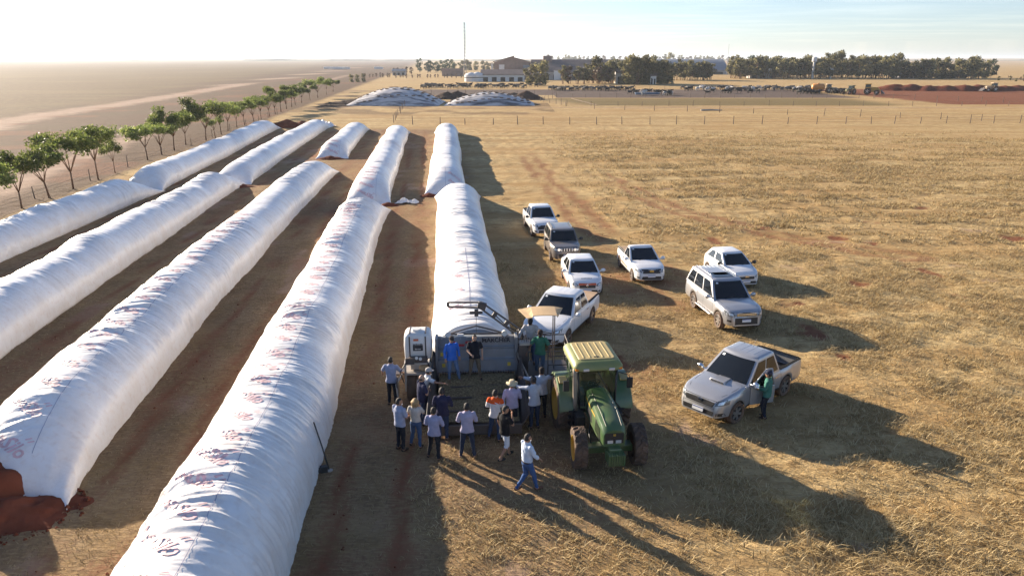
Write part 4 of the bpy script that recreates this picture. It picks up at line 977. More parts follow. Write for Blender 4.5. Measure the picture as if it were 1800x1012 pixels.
proot, pb, pbv, pc = vehicle('suv', paj, (9.8, 31.6), hd(.15, -.99), 'large silver SUV with roof rails, sunroof and alloy wheels', 'car')
sr = MB(); sr.box((-.35, 0, 1.872), (.75, .92, .02)); sr.build('sunroof', M['glass'], proot, bevel=.008)
for k in range(5):
    rb = MB(); rb.box((-1.45, (k - 2) * .2, 1.876), (1.1, .05, .016)); rb.build('roof_rib', M['silver_paint'], proot, bevel=.006)
for sd in (1, -1):
    st = MB(); st.box((0, sd * .92, .40), (1.7, .16, .05)); st.build('side_step', M['alloy'], proot, bevel=.015)

# ------------------------------------------------------------------ tractor
M['green_paint'] = mat('green_tractor_paint', (0.030, 0.105, 0.034), rough=0.38, var=0.08, coat=0.2, dust=0.5, dustcol=(0.22, 0.19, 0.10))
M['roof_cream'] = mat('sun_bleached_roof', (0.36, 0.30, 0.13), rough=0.6, var=0.12, scale=2, dust=0.45, dustcol=(0.42, 0.29, 0.14))
M['roof_green'] = mat('roof_green', (0.17, 0.21, 0.075), rough=0.5, var=0.1, dust=0.45, dustcol=(0.36, 0.30, 0.12))
M['yellow_rim'] = mat('yellow_rim', (0.55, 0.34, 0.02), rough=0.5, var=0.1, dust=0.5)
M['dusty_metal'] = mat('dusty_metal', (0.30, 0.25, 0.20), rough=0.6, metal=0.3, var=0.2, scale=4)
M['seat'] = mat('seat_fabric', (0.12, 0.10, 0.06), rough=0.9)
def cab_glass():
    m = bpy.data.materials.new('green_tinted_glass'); m.use_nodes = True; nt = m.node_tree; b = nt.nodes['Principled BSDF']
    b.inputs['Base Color'].default_value = (0.03, 0.05, 0.03, 1); b.inputs['Roughness'].default_value = 0.05
    t = nt.nodes.new('ShaderNodeBsdfTransparent'); t.inputs[0].default_value = (0.72, 0.82, 0.66, 1); x = nt.nodes.new('ShaderNodeMixShader')
    n = nt.nodes.new('ShaderNodeTexNoise'); n.inputs['Scale'].default_value = 4; mr = nt.nodes.new('ShaderNodeMapRange'); mr.inputs[1].default_value = .3; mr.inputs[2].default_value = .8; mr.inputs[3].default_value = .62; mr.inputs[4].default_value = .38
    nt.links.new(n.outputs[0], mr.inputs[0]); nt.links.new(mr.outputs[0], x.inputs[0]); nt.links.new(b.outputs[0], x.inputs[1]); nt.links.new(t.outputs[0], x.inputs[2]); nt.links.new(x.outputs[0], nt.nodes['Material Output'].inputs[0])
    return m
M['cabglass'] = cab_glass()

def lug_tyre(parent, x, y, r, w, side, rimcol, steer=0.0, nl=19, name='wheel'):
    nth = nl * 10; prof = [(.60, -.46), (.80, -.50), (.93, -.49), (1.0, -.44), (1.0, -.3), (1.0, -.15), (1.0, -.03), (1.0, .03), (1.0, .15), (1.0, .3), (1.0, .44), (.93, .49), (.80, .50), (.60, .46), (.57, 0)]
    V = []; k = len(prof)
    for i in range(nth):
        th = 2 * math.pi * i / nth
        for (pr, py) in prof:
            rr = pr * r
            if pr >= .93:
                ph = (i / 10.0 + abs(py) * 1.25 + (0.5 if py > 0 else 0)) % 1.0
                if ph > .44: rr -= .062 * r * (1.0 if pr == 1 else .55)
            V.append((rr * math.cos(th), py * w, rr * math.sin(th)))
    F = [(i * k + j, ((i + 1) % nth) * k + j, ((i + 1) % nth) * k + (j + 1) % k, i * k + (j + 1) % k) for i in range(nth) for j in range(k)]
    m = MB(); m.add(V, F); ty = m.build(name, M['rubber'], parent, smooth=False); ty.location = (x, y, r - .03); ty.rotation_euler = (0, 0, steer)
    d = MB(); o = side * w; rr = r * .60
    d.lathe([(.001, o * .08), (rr * .35, o * .08), (rr * .40, o * .18), (rr * .8, o * .05), (rr * .92, o * .12), (rr * .95, o * .44), (rr * 1.02, o * .48), (rr * 1.02, o * .40)], axis='y', n=28)
    rm = d.build('rim', M[rimcol], ty, smooth=True, sharp=R(35))
    h = MB(); h.lathe([(.001, o * .22), (rr * .22, o * .21), (rr * .26, o * .05)], axis='y', n=16); h.build('hub', M['green_paint'], ty, smooth=True, sharp=R(35))
    return ty

tr = empty('tractor', (2.52, 21.12, 0), hd(.125, -.99), 'green farm tractor with a sun-bleached cab roof beside the bagging machine', 'tractor')
for sd in (1, -1):
    lug_tyre(tr, 0, sd * .93, .86, .47, sd, 'yellow_rim', nl=20)
    lug_tyre(tr, 2.45, sd * .88, .62, .38, sd, 'yellow_rim', steer=R(-3), nl=17)
ch = MB(); ch.box((1.15, 0, .80), (2.6, .42, .42)); ch.box((.05, 0, .86), (.7, 1.3, .46)); ch.box((2.45, 0, .56), (.30, 1.4, .22)); ch.box((2.75, 0, .75), (1.0, .36, .36)); ch.build('chassis', M['green_paint'], tr, bevel=.03)
# hood
hoodx = [.92, 1.3, 1.8, 2.3, 2.7, 2.95, 3.06]; hz = [1.72, 1.73, 1.70, 1.64, 1.57, 1.50, 1.40]; hwid = [.36, .37, .38, .38, .37, .35, .31]; hbot = [1.05, 1.0, .98, .98, .96, .94, .92]
V = []; m_ = 11
for x, z, w, b in zip(hoodx, hz, hwid, hbot):
    half = [(w, b), (w * 1.02, b + (z - b) * .45), (w * .99, b + (z - b) * .75), (w * .86, z - .055), (w * .55, z), (0, z + .025)]
    V += [(x, y, zz) for y, zz in half] + [(x, -y, zz) for y, zz in reversed(half[:-1])]
hd_ = MB(); hd_.add(V, [(i * m_ + j, i * m_ + j + 1, (i + 1) * m_ + j + 1, (i + 1) * m_ + j) for i in range(len(hoodx) - 1) for j in range(m_ - 1)] + [tuple(range(m_)), tuple((len(hoodx) - 1) * m_ + j for j in range(m_ - 1, -1, -1))])
hood = hd_.build('hood', M['green_paint'], tr, smooth=True, sharp=R(32)); hv = bvh_of(hood)
shell(hv, quadgrid([(-.27, 1.02), (.27, 1.02), (.27, 1.34), (-.27, 1.34)], 5, 3), 'x', 1, .012, 'front_grille', M['black'], hood, thick=.02)
for sd in (1, -1):
    shell(hv, quadgrid([(sd * .04, 1.03), (sd * .20, 1.03), (sd * .20, 1.12), (sd * .04, 1.12)], 3, 3), 'x', 1, .030, 'headlight', M['lamp'], hood, thick=.03)
    g = shell(hv, quadgrid([(2.30, 1.06), (2.88, 1.02), (2.82, 1.36), (2.36, 1.46)], 5, 3), 'y', sd, .008, 'side_grille', M['black'], hood, thick=.02)
    for k in range(5):
        f = 2.40 + k * .095; shell(hv, quadgrid([(f, 1.07), (f + .022, 1.07), (f + .022, 1.38), (f, 1.40)], 2, 3), 'y', sd, .02, 'louvre', M['green_paint'], hood, thick=.014)
    shell(hv, quadgrid([(1.0, 1.47), (2.25, 1.44), (2.25, 1.49), (1.0, 1.53)], 8, 2), 'y', sd, .006, 'yellow_stripe', M['yellow_rim'], hood)
    shell(hv, quadgrid([(1.15, 1.10), (1.9, 1.06), (1.9, 1.38), (1.15, 1.40)], 5, 3), 'y', sd, .006, 'vent_screen', M['black'], hood)
em = MB(); em.box((3.075, 0, 1.285), (.02, .07, .06)); em.build('emblem', M['yellow_rim'], hood)
for sd in (1, -1):       # thin black lines on the hood top paint in its shadow stripes
    jn = MB(); jn.tube([(1.0, sd * .24, 1.745), (2.3, sd * .245, 1.665), (2.95, sd * .225, 1.515)], .008, 5); jn.build('hood_shadow_line', M['black'], hood)
# front weights
wb_ = MB(); wb_.box((3.14, 0, .68), (.24, .50, .30)); wb_.build('weight_bracket', M['green_paint'], tr, bevel=.03)
for k in range(7):
    w_ = MB(); w_.box((3.34, (k - 3) * .07, .68), (.26, .056, .34)); w_.build('front_weight', M['green_paint'], tr, bevel=.015)
# cab: floor, pillars, roof, glass
fl = MB(); fl.box((.18, 0, 1.02), (1.45, 1.0, .16)); fl.box((.90, 0, 1.28), (.10, .80, .45)); fl.build('cab_floor', M['black'], tr, bevel=.02)
cz0, cz1 = 1.08, 2.36
base = {'fl': (.98, .55), 'fr': (.98, -.55), 'ml': (.30, .72), 'mr': (.30, -.72), 'rl': (-.55, .60), 'rr': (-.55, -.60)}
topp = {'fl': (.86, .62), 'fr': (.86, -.62), 'ml': (.24, .74), 'mr': (.24, -.74), 'rl': (-.62, .64), 'rr': (-.62, -.64)}
for k in base:
    p = MB(); z0 = cz0 if k[0] != 'r' else 1.45; p.tube([(*base[k], z0), (*topp[k], cz1)], .035 if k[0] != 'm' else .03, 6); p.build('cab_pillar', M['green_paint'] if k[0] != 'f' else M['black'], tr, smooth=True)
def pane(a, b, z0, nm='cab_window', dz1=-.03):
    g = MB(); g.add([(*base[a], z0), (*base[b], z0), (*topp[b], cz1 + dz1), (*topp[a], cz1 + dz1)], [(0, 1, 2, 3)]); g.build(nm, M['cabglass'], tr)
pane('fl', 'fr', 1.30, 'windshield'); pane('fl', 'ml', 1.12, 'cab_door_glass'); pane('fr', 'mr', 1.12, 'cab_door_glass'); pane('ml', 'rl', 1.55); pane('mr', 'rr', 1.55); pane('rl', 'rr', 1.55, 'rear_window')
for a, b in (('fl', 'ml'), ('fr', 'mr'), ('fl', 'fr')):
    e = MB(); e.tube([(*base[a], 1.12), (*base[b], 1.12)], .03, 6); e.build('cab_sill', M['green_paint'], tr)
rf = MB()
def rr_ring(x0, x1, w, z, c=.14):
    P = []
    for (cx, cy, a0) in ((x1 - c, w - c, 0), (x0 + c, w - c, 90), (x0 + c, -w + c, 180), (x1 - c, -w + c, 270)):
        for k in range(4): a = R(a0 + k * 30); P.append((cx + c * math.cos(a), cy + c * math.sin(a), z))
    return P
def ring_loft(mb, rings, cap=True):
    n = len(rings[0]); V = [p for r_ in rings for p in r_]; F = [(i * n + j, i * n + (j + 1) % n, (i + 1) * n + (j + 1) % n, (i + 1) * n + j) for i in range(len(rings) - 1) for j in range(n)]
    if cap: F += [tuple(range(n - 1, -1, -1)), tuple((len(rings) - 1) * n + j for j in range(n))]
    mb.add(V, F)
ring_loft(rf, [rr_ring(-.74, .98, .70, 2.32), rr_ring(-.80, 1.08, .77, 2.38), rr_ring(-.80, 1.08, .77, 2.48), rr_ring(-.74, 1.0, .71, 2.58), rr_ring(-.66, .88, .62, 2.63)])
roof = rf.build('cab_roof', M['roof_green'], tr, smooth=True, sharp=R(40))
tp = MB(); ring_loft(tp, [rr_ring(-.62, .82, .58, 2.63, .12), rr_ring(-.60, .80, .56, 2.66, .12)]); tp.build('roof_hatch', M['roof_cream'], roof, bevel=.01)
for k in range(5):
    rb = MB(); rb.box((.10, (k - 2) * .20, 2.667), (1.22, .045, .02)); rb.build('roof_rib', M['roof_cream'], roof, bevel=.008)
hl_ = MB(); hl_.box((.66, 0, 2.667), (.04, .16, .02)); hl_.build('hatch_latch', M['black'], roof)
for sd in (1, -1):
    a = MB(); a.box((1.02, sd * .66, 2.42), (.12, .14, .07)); a.build('roof_lamp', M['amber'], tr, bevel=.015)
    b = MB(); b.box((1.075, sd * .40, 2.41), (.05, .18, .08)); b.build('work_lamp', M['lamp'], tr, bevel=.01)
    # fenders
    f = MB(); P = []
    for th in np.linspace(R(8), R(150), 12): P.append((math.cos(th) * 1.0, .86 + math.sin(th) * 1.0))
    V = []
    for (x, z) in P: V += [(x * .98 - .02, sd * .60, z), (x * .98 - .02, sd * 1.14, z - .02), (x * .98 - .02, sd * 1.17, z - .09)]
    f.add(V, [(i * 3 + j, (i + 1) * 3 + j, (i + 1) * 3 + j + 1, i * 3 + j + 1) for i in range(11) for j in range(2)])
    # inner wall of the fender
    V2 = []
    for (x, z) in P: V2 += [(x * .98 - .02, sd * .60, z), (x * .5, sd * .60, max(.95, .86 + (z - .86) * .5))]
    f.add(V2, [(i * 2, (i + 1) * 2, (i + 1) * 2 + 1, i * 2 + 1) for i in range(11)])
    ff = f.build('fender', M['green_paint'], tr, smooth=True, sharp=R(45))
    ft = MB(); ft.box((.36, sd * .98, 1.80), (.30, .26, .06), ry=.35); ft.build('fender_pad', M['roof_cream'], ff, bevel=.02)  # flat tan pad on top of the fender
    # mirrors
    mi = MB(); mi.tube([(.86, sd * .66, 2.2), (1.02, sd * .96, 2.16), (1.02, sd * .99, 2.05)], .015, 6); mi.box((1.02, sd * 1.0, 1.9), (.06, .18, .34)); mi.build('wing_mirror', M['black'], tr, bevel=.015)
    # grab rails and steps
    st = MB(); st.tube([(.95, sd * .62, 1.2), (1.0, sd * .78, 1.0), (1.0, sd * .80, .55)], .02, 6); st.tube([(.6, sd * .62, 1.1), (.62, sd * .78, 1.0), (.62, sd * .80, .55)], .02, 6)
    for z in (.55, .78, 1.0): st.box((.81, sd * .79, z), (.40, .20, .03))
    st.build('cab_steps', M['black'], tr)
ex = MB(); ex.tube([(.95, -.66, 1.0), (.97, -.70, 1.3), (.96, -.72, 2.25), (.93, -.74, 2.42)], [.05, .07, .07, .045], 10); ex.build('exhaust_stack', M['dusty_metal'], tr, smooth=True)
tk = MB(); tk.box((.95, .58, .80), (.75, .32, .46)); tk.build('fuel_tank', M['black'], tr, bevel=.05)
tk = MB(); tk.box((1.0, -.58, .80), (.7, .30, .44)); tk.build('battery_box', M['black'], tr, bevel=.05)
se = MB(); se.box((-.05, 0, 1.38), (.48, .50, .16)); se.box((-.28, 0, 1.75), (.14, .48, .62), ry=-.12); se.box((-.05, 0, 1.2), (.3, .3, .24)); se.build('seat', M['seat'], tr, bevel=.05)
sw = MB(); sw.tube([(.48 + .06 * math.sin(t), .20 * math.cos(t), 1.72 + .12 * math.sin(t)) for t in np.linspace(0, 2 * math.pi, 17)], .016, 6, cap=False); sw.tube([(.48, 0, 1.72), (.70, 0, 1.40)], .025, 6); sw.tube([(.48, -.19, 1.72), (.48, .19, 1.72)], .012, 5); sw.build('steering_wheel', M['black'], tr)
dc = MB(); dc.box((.78, 0, 1.42), (.26, .48, .26), ry=-.3); dc.build('dashboard', M['black'], tr, bevel=.04)
pt = MB(); pt.tube([(-.35, 0, .75), (-1.6, .25, .75)], .06, 8); pt.build('drive_shaft', M['black'], tr)

# ------------------------------------------------------------------ bagging machine
M['steel_blue'] = mat('blue_grey_steel', (0.19, 0.235, 0.275), rough=0.5, metal=0.1, var=0.22, scale=2, dust=0.5, dustcol=(0.25, 0.18, 0.13))
M['dark_steel'] = mat('dark_steel', (0.035, 0.04, 0.046), rough=0.55, var=0.2, scale=3, dust=0.25)
M['tank_white'] = mat('white_tank', (0.70, 0.69, 0.66), rough=0.45, var=0.05, dust=0.15)
M['red_mark'] = mat('red_mark', (0.42, 0.03, 0.035), rough=0.5, var=0.06)
M['silage'] = mat('chopped_silage', (0.19, 0.15, 0.085), rough=0.95, var=0.5, scale=16, bump=1.0, bscale=50, spec=0.1)
M['canopy'] = mat('tan_canopy', (0.52, 0.36, 0.20), rough=0.85, var=0.08)
M['pale_steel'] = mat('pale_steel', (0.42, 0.41, 0.38), rough=0.5, metal=0.3, var=0.15, dust=0.3)
mc = empty('bagging_machine', (-1.24, 23.25, 0), R(3.5), 'blue-grey silage bagging machine with white tank, crane arm and feed table', 'farm machine')
pn = MB(); pn.prism([(0, 2.22), (-.02, 1.90), (-.14, 1.80), (-.16, 1.50), (-.27, 1.42), (-.30, 1.06), (.2, 1.06), (.2, 2.22)], -1.33, 1.33, plane='yz')
panel = pn.build('front_panel', M['steel_blue'], mc, bevel=.012)
for z, y in ((1.865, -.10), (1.455, -.235), (1.06, -.32)):
    e = MB(); e.box((0, y, z), (2.62, .07, .05)); e.build('panel_ledge', M['steel_blue'], panel, bevel=.01)
def put_text(txt, size, loc, rot, mtl, parent, nm, off=0.0, thick=.004):
    V, F = text_mesh(txt, size, thick=thick, offset=off)
    o = mesh_np(nm, V, F, mtl, parent); o.location = loc; o.rotation_euler = rot; return o
put_text('MARCHER', .215, (.68, -.014, 2.085), (R(86), 0, 0), M['ink'], panel, 'maker_lettering', off=.008)
for (x, z, w) in ((-.79, 2.035, .18), (-.53, 1.93, .25), (-.20, 2.035, .36)):
    e = MB(); e.add([(x - w / 2, -.017 - .0625 * (2.22 - z - .04), z + .042), (x + w / 2, -.017 - .0625 * (2.22 - z - .04), z + .042), (x + w / 2 - .02, -.017 - .0625 * (2.22 - z + .04), z - .042), (x - w / 2 - .02, -.017 - .0625 * (2.22 - z + .04), z - .042)], [(0, 1, 2, 3)]); e.build('red_mark', M['red_mark'], panel)
for sd in (1, -1):
    e = MB(); e.box((sd * 1.38, -.02, 1.55), (.10, .55, 1.45)); e.build('side_plate', M['steel_blue'], mc, bevel=.015)
# tunnel behind the panel
tn = MB(); V = []; ths = np.linspace(0, math.pi, 17)
for y in (.2, .75, 1.25):
    for th in ths: V.append((1.62 * math.cos(th), y, .35 + 1.72 * math.sin(th) ** .9))
tn.add(V, [(i * 17 + j, (i + 1) * 17 + j, (i + 1) * 17 + j + 1, i * 17 + j + 1) for i in range(2) for j in range(16)]); tn.build('tunnel', M['steel_blue'], mc, smooth=True)
bw = MB(); bw.tube([(-1.02, .22, 2.24), (-.45, .26, 2.40), (0, .28, 2.52), (.45, .26, 2.40), (1.02, .22, 2.24)], .028, 6); bw.tube([(-1.0, .1, 2.30), (1.0, .1, 2.30)], .03, 6); bw.build('bag_bow', M['dark_steel'], mc)
for x in (-.98, .98):
    l = MB(); l.lathe([(.001, 0), (.085, 0), (.10, -.03), (.09, .10), (.03, .14)], c=(x, -.03, 2.34), axis='y', n=14); l.build('work_lamp', M['tank_white'], mc, smooth=True, sharp=R(40))
    l = MB(); l.box((x, .05, 2.25), (.18, .10, .06)); l.build('lamp_bracket', M['dark_steel'], mc)
bx_ = MB(); bx_.box((-.55, .06, 2.275), (.22, .12, .09)); bx_.build('junction_box', M['tank_white'], mc, bevel=.01)
an = MB(); an.tube([(0, .2, 2.3), (.01, .2, 2.95)], .008, 5); an.build('antenna', M['dark_steel'], mc)
# comb of the rotor
for k in range(28):
    t_ = MB(); t_.box((-1.18 + k * .0875, -.38, 1.0), (.028, .10, .17), rx=.25); t_.build('comb_tooth', M['dark_steel'], mc)
# feed table with silage
ft = MB(); ft.hexa([(-1.33, -3.0, .30), (1.33, -3.0, .30), (1.33, -.28, .78), (-1.33, -.28, .78), (-1.33, -3.0, .36), (1.33, -3.0, .36), (1.33, -.28, .84), (-1.33, -.28, .84)]); ft.build('feed_table', M['dark_steel'], mc)
lipb = MB(); lipb.box((0, -3.06, .30), (2.74, .10, .34)); lipb.box((0, -2.75, .18), (2.5, .5, .22)); lipb.build('table_lip', M['dark_steel'], mc, bevel=.015)
n1, n2 = 54, 58; xs_ = np.linspace(-1.30, 1.30, n1); ys_ = np.linspace(-2.98, -.34, n2); Xs, Ys = np.meshgrid(xs_, ys_, indexing='ij')
bars = [(-.62, -2.35), (-.62, -1.65), (.62, -2.2), (.62, -1.5), (.62, -1.0), (-.55, -1.05)]
Zs = .37 + (Ys + 3) / 2.72 * .48 + .05 + .10 * fbm(Xs * 1.3, Ys * 1.3, 4, 3) + .05 * fbm(Xs * 6, Ys * 6, 5, 3) + .10 * np.exp(-((Ys + .75) / .5) ** 2)
for (bx, by) in bars: Zs -= .10 * np.exp(-((Xs - bx) / .42) ** 6) * np.exp(-((Ys - by) / .07) ** 2)
sg = mesh_np('silage_load', np.stack([Xs, Ys, Zs], -1).reshape(-1, 3), grid_faces(n1, n2), M['silage'], mc, smooth=True)
for (bx, by) in bars:
    z = .37 + (by + 3) / 2.72 * .48 + .10
    b_ = MB(); b_.box((bx, by, z), (.86, .05, .07), rx=.17); b_.build('conveyor_bar', M['dark_steel'], mc, bevel=.01)
wl = MB(); wl.hexa([(-.98, -2.26, .53), (-.28, -2.26, .53), (-.28, -1.78, .615), (-.98, -1.78, .615), (-.98, -2.26, .55), (-.28, -2.26, .55), (-.28, -1.78, .635), (-.98, -1.78, .635)]); wl.build('bare_plate', M['steel_blue'], mc)
for sd in (1, -1):
    w_ = MB(); o = .25; w_.hexa([(sd * 1.33, -3.0, .30), (sd * 1.37, -3.0, .30), (sd * 1.37, -.05, .78), (sd * 1.33, -.05, .78), (sd * (1.33 + o), -3.0, .74), (sd * (1.37 + o), -3.0, .74), (sd * (1.37 + .12), -.05, 1.72), (sd * (1.33 + .12), -.05, 1.72)]); w_.build('hopper_wall', M['dark_steel'], mc)
    w_ = MB(); w_.tube([(sd * (1.36 + o), -3.0, .75), (sd * 1.5, -.05, 1.73)], .03, 6); w_.build('wall_rail', M['dark_steel'], mc)
# left frame, tank, pump
lf = MB()
for (x, y) in ((-2.45, -.55), (-1.6, -.55), (-2.45, .55), (-1.6, .55)): lf.box((x, y, 1.0), (.07, .07, 1.05))
for y in (-.55, .55):
    for z in (.52, 1.12, 1.50): lf.box((-2.02, y, z), (.92, .07, .07))
for x in (-2.45, -1.6):
    for z in (.52, 1.12, 1.50): lf.box((x, 0, z), (.07, 1.04, .07))
lf.build('side_frame', M['pale_steel'], mc, bevel=.008)
cl_ = MB(); cl_.box((-2.28, -.61, 1.62), (.30, .05, .22)); cl_.build('frame_plate', M['dark_steel'], mc)
dk = MB(); dk.box((-2.02, 0, 1.15), (.80, 1.0, .03)); dk.build('frame_deck', M['pale_steel'], mc)
tkk = MB(); 
def rrs(x0, x1, y0, y1, z, c):
    P = []
    for (cx, cy, a0) in ((x1 - c, y1 - c, 0), (x0 + c, y1 - c, 90), (x0 + c, y0 + c, 180), (x1 - c, y0 + c, 270)):
        for k in range(4): a = R(a0 + k * 30); P.append((cx + c * math.cos(a), cy + c * math.sin(a), z))
    return P
tx0, tx1, ty0, ty1 = -2.47, -1.55, -.42, .42
ring_loft(tkk, [rrs(tx0 + .08, tx1 - .08, ty0 + .08, ty1 - .08, 1.56, .12), rrs(tx0, tx1, ty0, ty1, 1.64, .16), rrs(tx0 - .02, tx1 + .02, ty0 - .02, ty1 + .02, 2.05, .17), rrs(tx0, tx1, ty0, ty1, 2.40, .16), rrs(tx0 + .07, tx1 - .07, ty0 + .07, ty1 - .07, 2.50, .13), rrs(tx0 + .2, tx1 - .2, ty0 + .2, ty1 - .2, 2.53, .1)])
tank = tkk.build('white_tank', M['tank_white'], mc, smooth=True, sharp=R(50))
tc_ = MB(); tc_.lathe([(.001, .07), (.15, .07), (.16, .05), (.16, 0)], c=(-2.05, -.05, 2.53), n=18); tc_.build('tank_lid', M['tank_white'], tank, smooth=True, sharp=R(40))
for x in (-2.28, -1.74):
    s_ = MB(); s_.box((x, -.447, 2.03), (.045, .012, .84)); s_.box((x, 0, 2.525), (.045, .70, .02)); s_.build('tank_strap', M['dark_steel'], tank)
lb_ = MB(); lb_.box((-2.0, -.452, 2.04), (.34, .012, .21)); lb_.build('tank_label', M['ink'], tank)
lw = MB(); lw.box((-2.0, -.455, 2.165), (.34, .010, .05)); lw.build('label_band', M['tank_white'], tank)
put_text('MARCHER', .072, (-2.0, -.464, 2.165), (R(90), 0, 0), M['ink'], tank, 'tank_lettering', off=.002)
put_text('Marcher', .06, (-2.0, -.464, 2.0), (R(90), 0, 0), M['tank_white'], tank, 'label_lettering', off=.001)
ol = MB(); ol.box((-2.06, -.452, 2.33), (.17, .012, .07)); ol.build('orange_sticker', M['orange_stripe'], tank)
pp = MB(); pp.box((-2.0, -.50, 1.64), (.62, .16, .20)); pp.build('valve_block', M['dark_steel'], mc, bevel=.02)
for (x, z) in ((-2.05, 1.73), (-1.92, 1.70)):
    g = MB(); g.lathe([(.001, -.03), (.05, -.03), (.055, 0), (.05, .03)], c=(x, -.60, z), axis='y', n=14); g.build('pressure_gauge', M['tank_white'], mc)
eg = MB(); eg.box((-2.02, -.1, 1.34), (.55, .55, .30)); eg.box((-2.1, .1, .84), (.7, .8, .55)); eg.build('pump_engine', M['pale_steel'], mc, bevel=.04)
sk = MB(); sk.ball((-1.80, -.35, 1.27), (.22, .15, .13), 12, 8); sk.build('sack', M['canopy'], mc, smooth=True)
for (x0, y0) in ((-2.3, -.45),):
    w_ = wheel(mc, -2.25, -.25, .52, .34, -1, name='wheel', rimr=.5, nsp=5); w_.rotation_euler = (0, 0, R(90))
    w2_ = wheel(mc, 2.2, -.1, .52, .34, -1, name='wheel', rimr=.5, nsp=5); w2_.rotation_euler = (0, 0, R(90))
mg = MB(); mg.box((-2.25, -.25, 1.09), (1.1, .5, .03)); mg.box((-2.72, -.7, .72), (.05, .5, .60)); mg.build('mudguard', M['dark_steel'], mc, bevel=.01)
jl = MB(); jl.tube([(-2.55, -.5, 1.15), (-2.75, -.9, .9), (-2.7, -1.0, .5)], .03, 6); jl.build('drawbar_prop', M['pale_steel'], mc)
# right platform
pf = MB(); pf.box((2.35, 0, .97), (1.75, 1.3, .06)); pf.build('platform', M['dark_steel'], mc, bevel=.01)
for x in (1.55, 3.15):
    for y in (-.58, .58):
        l_ = MB(); l_.box((x, y, .49), (.07, .07, .92)); l_.build('platform_leg', M['dark_steel'], mc)
for (x, y) in ((1.75, -.6), (2.45, -.6), (3.18, -.6), (3.18, .6), (2.45, .6), (1.75, .6)):
    l_ = MB(); l_.tube([(x, y, 1.0), (x, y, 2.0)], .02, 6); l_.build('railing_post', M['dark_steel'], mc)
for z in (1.35, 1.68, 2.0):
    for pts in ([(2.45, -.6, z), (3.18, -.6, z), (3.18, .6, z)], [(3.18, .6, z), (1.75, .6, z)]):
        l_ = MB(); l_.tube(pts, .02, 6); l_.build('railing_bar', M['dark_steel'], mc)
dg = MB(); dg.tube([(3.18, -.6, 2.0), (3.32, -.75, 1.3), (3.18, -.6, 1.0)], .018, 6); dg.build('railing_brace', M['dark_steel'], mc)
cbx = MB(); cbx.box((1.62, -.15, 1.55), (.34, .55, .95)); cbx.build('control_cabinet', M['dark_steel'], mc, bevel=.02)
vb = MB(); vb.box((1.66, -.30, 2.08), (.36, .30, .10)); vb.build('valve_bank', M['pale_steel'], mc, bevel=.01)
for k in range(5):
    l_ = MB(); l_.tube([(1.54 + k * .06, -.36, 2.12), (1.54 + k * .06, -.43, 2.30)], .009, 5); l_.ball((1.54 + k * .06, -.435, 2.31), .018, 6, 5); l_.build('control_lever', M['black'], mc)
for (x, y) in ((1.95, .40), (2.72, .40), (2.72, -.1)):
    l_ = MB(); l_.tube([(x, y, 1.0), (x, y, 2.98)], .02, 6); l_.build('canopy_post', M['dark_steel'], mc)
cn = MB(); nx_, ny_ = 9, 4; xa = np.linspace(1.62, 2.95, nx_); 
cn.add([(x + .10 * (j - 1.5) * (-1 if abs(x - 2.35) > .5 and x < 2.35 else (1 if x > 2.85 else 0)) * .9, -.22 + j * .28, 3.0 + .05 * math.sin((x - 1.62) / 1.46 * math.pi) - .05 * (abs(x - 2.35) > .5) + .012 * j) for x in xa for j in range(ny_)], [(i * ny_ + j, (i + 1) * ny_ + j, (i + 1) * ny_ + j + 1, i * ny_ + j + 1) for i in range(nx_ - 1) for j in range(ny_ - 1)])
co = cn.build('canopy', M['canopy'], mc); so = co.modifiers.new('thick', 'SOLIDIFY'); so.thickness = .025
# crane arm: two cheek plates with slots between ribs
def arm(p0, p1, w, nm, nslot=3, tip=None):
    p0 = Vector(p0); p1 = Vector(p1); d = (p1 - p0).normalized(); up = Vector((0, -1, 0)).cross(d).normalized()
    if up.z < 0: up = -up
    m = MB(); L = (p1 - p0).length
    for s_ in (-1, 1):
        a = p0 + up * w * .5 * s_; b = p1 + up * (tip or w) * .5 * s_
        m.hexa([a + Vector((0, -.05, 0)) - up * .022, a + Vector((0, .05, 0)) - up * .022, b + Vector((0, .05, 0)) - up * .022, b + Vector((0, -.05, 0)) - up * .022, a + Vector((0, -.05, 0)) + up * .022, a + Vector((0, .05, 0)) + up * .022, b + Vector((0, .05, 0)) + up * .022, b + Vector((0, -.05, 0)) + up * .022])
    o = m.build(nm, M['dark_steel'], mc)
    for k in range(nslot + 1):
        c = p0.lerp(p1, k / nslot); ww = w + ((tip or w) - w) * k / nslot; r_ = MB(); t = .07 if 0 < k < nslot else .05
        r_.hexa([c + d * sx * t + Vector((0, sy * .045, 0)) + up * sz * ww * .5 for sz in (-1, 1) for sx, sy in ((-1, -1), (1, -1), (1, 1), (-1, 1))]); r_.build('arm_rib', M['dark_steel'], o)
    return o
arm((1.50, .55, 2.15), (.24, .80, 3.06), .24, 'crane_lower_arm', 3, .20)
arm((.24, .82, 3.10), (-.98, .86, 3.13), .20, 'crane_jib', 1, .16)
kb = MB(); kb.box((.22, .80, 3.08), (.30, .12, .26), ry=.3); kb.build('crane_elbow', M['dark_steel'], mc, bevel=.02)
wn_ = MB(); wn_.box((.02, .70, 2.86), (.14, .18, .22)); wn_.tube([(-.22, .70, 2.86), (.24, .70, 2.86)], .05, 10); wn_.build('crane_winch', M['dark_steel'], mc, bevel=.01)
mb_ = MB(); mb_.box((1.55, .5, 1.6), (.22, .24, 1.25)); mb_.build('crane_mast', M['dark_steel'], mc, bevel=.02)
hz_ = MB(); hz_.tube([(1.40, -.10, 2.25), (1.50, -.25, 1.9), (1.42, -.35, 1.5)], .022, 6); hz_.build('hose', M['pale_steel'], mc)
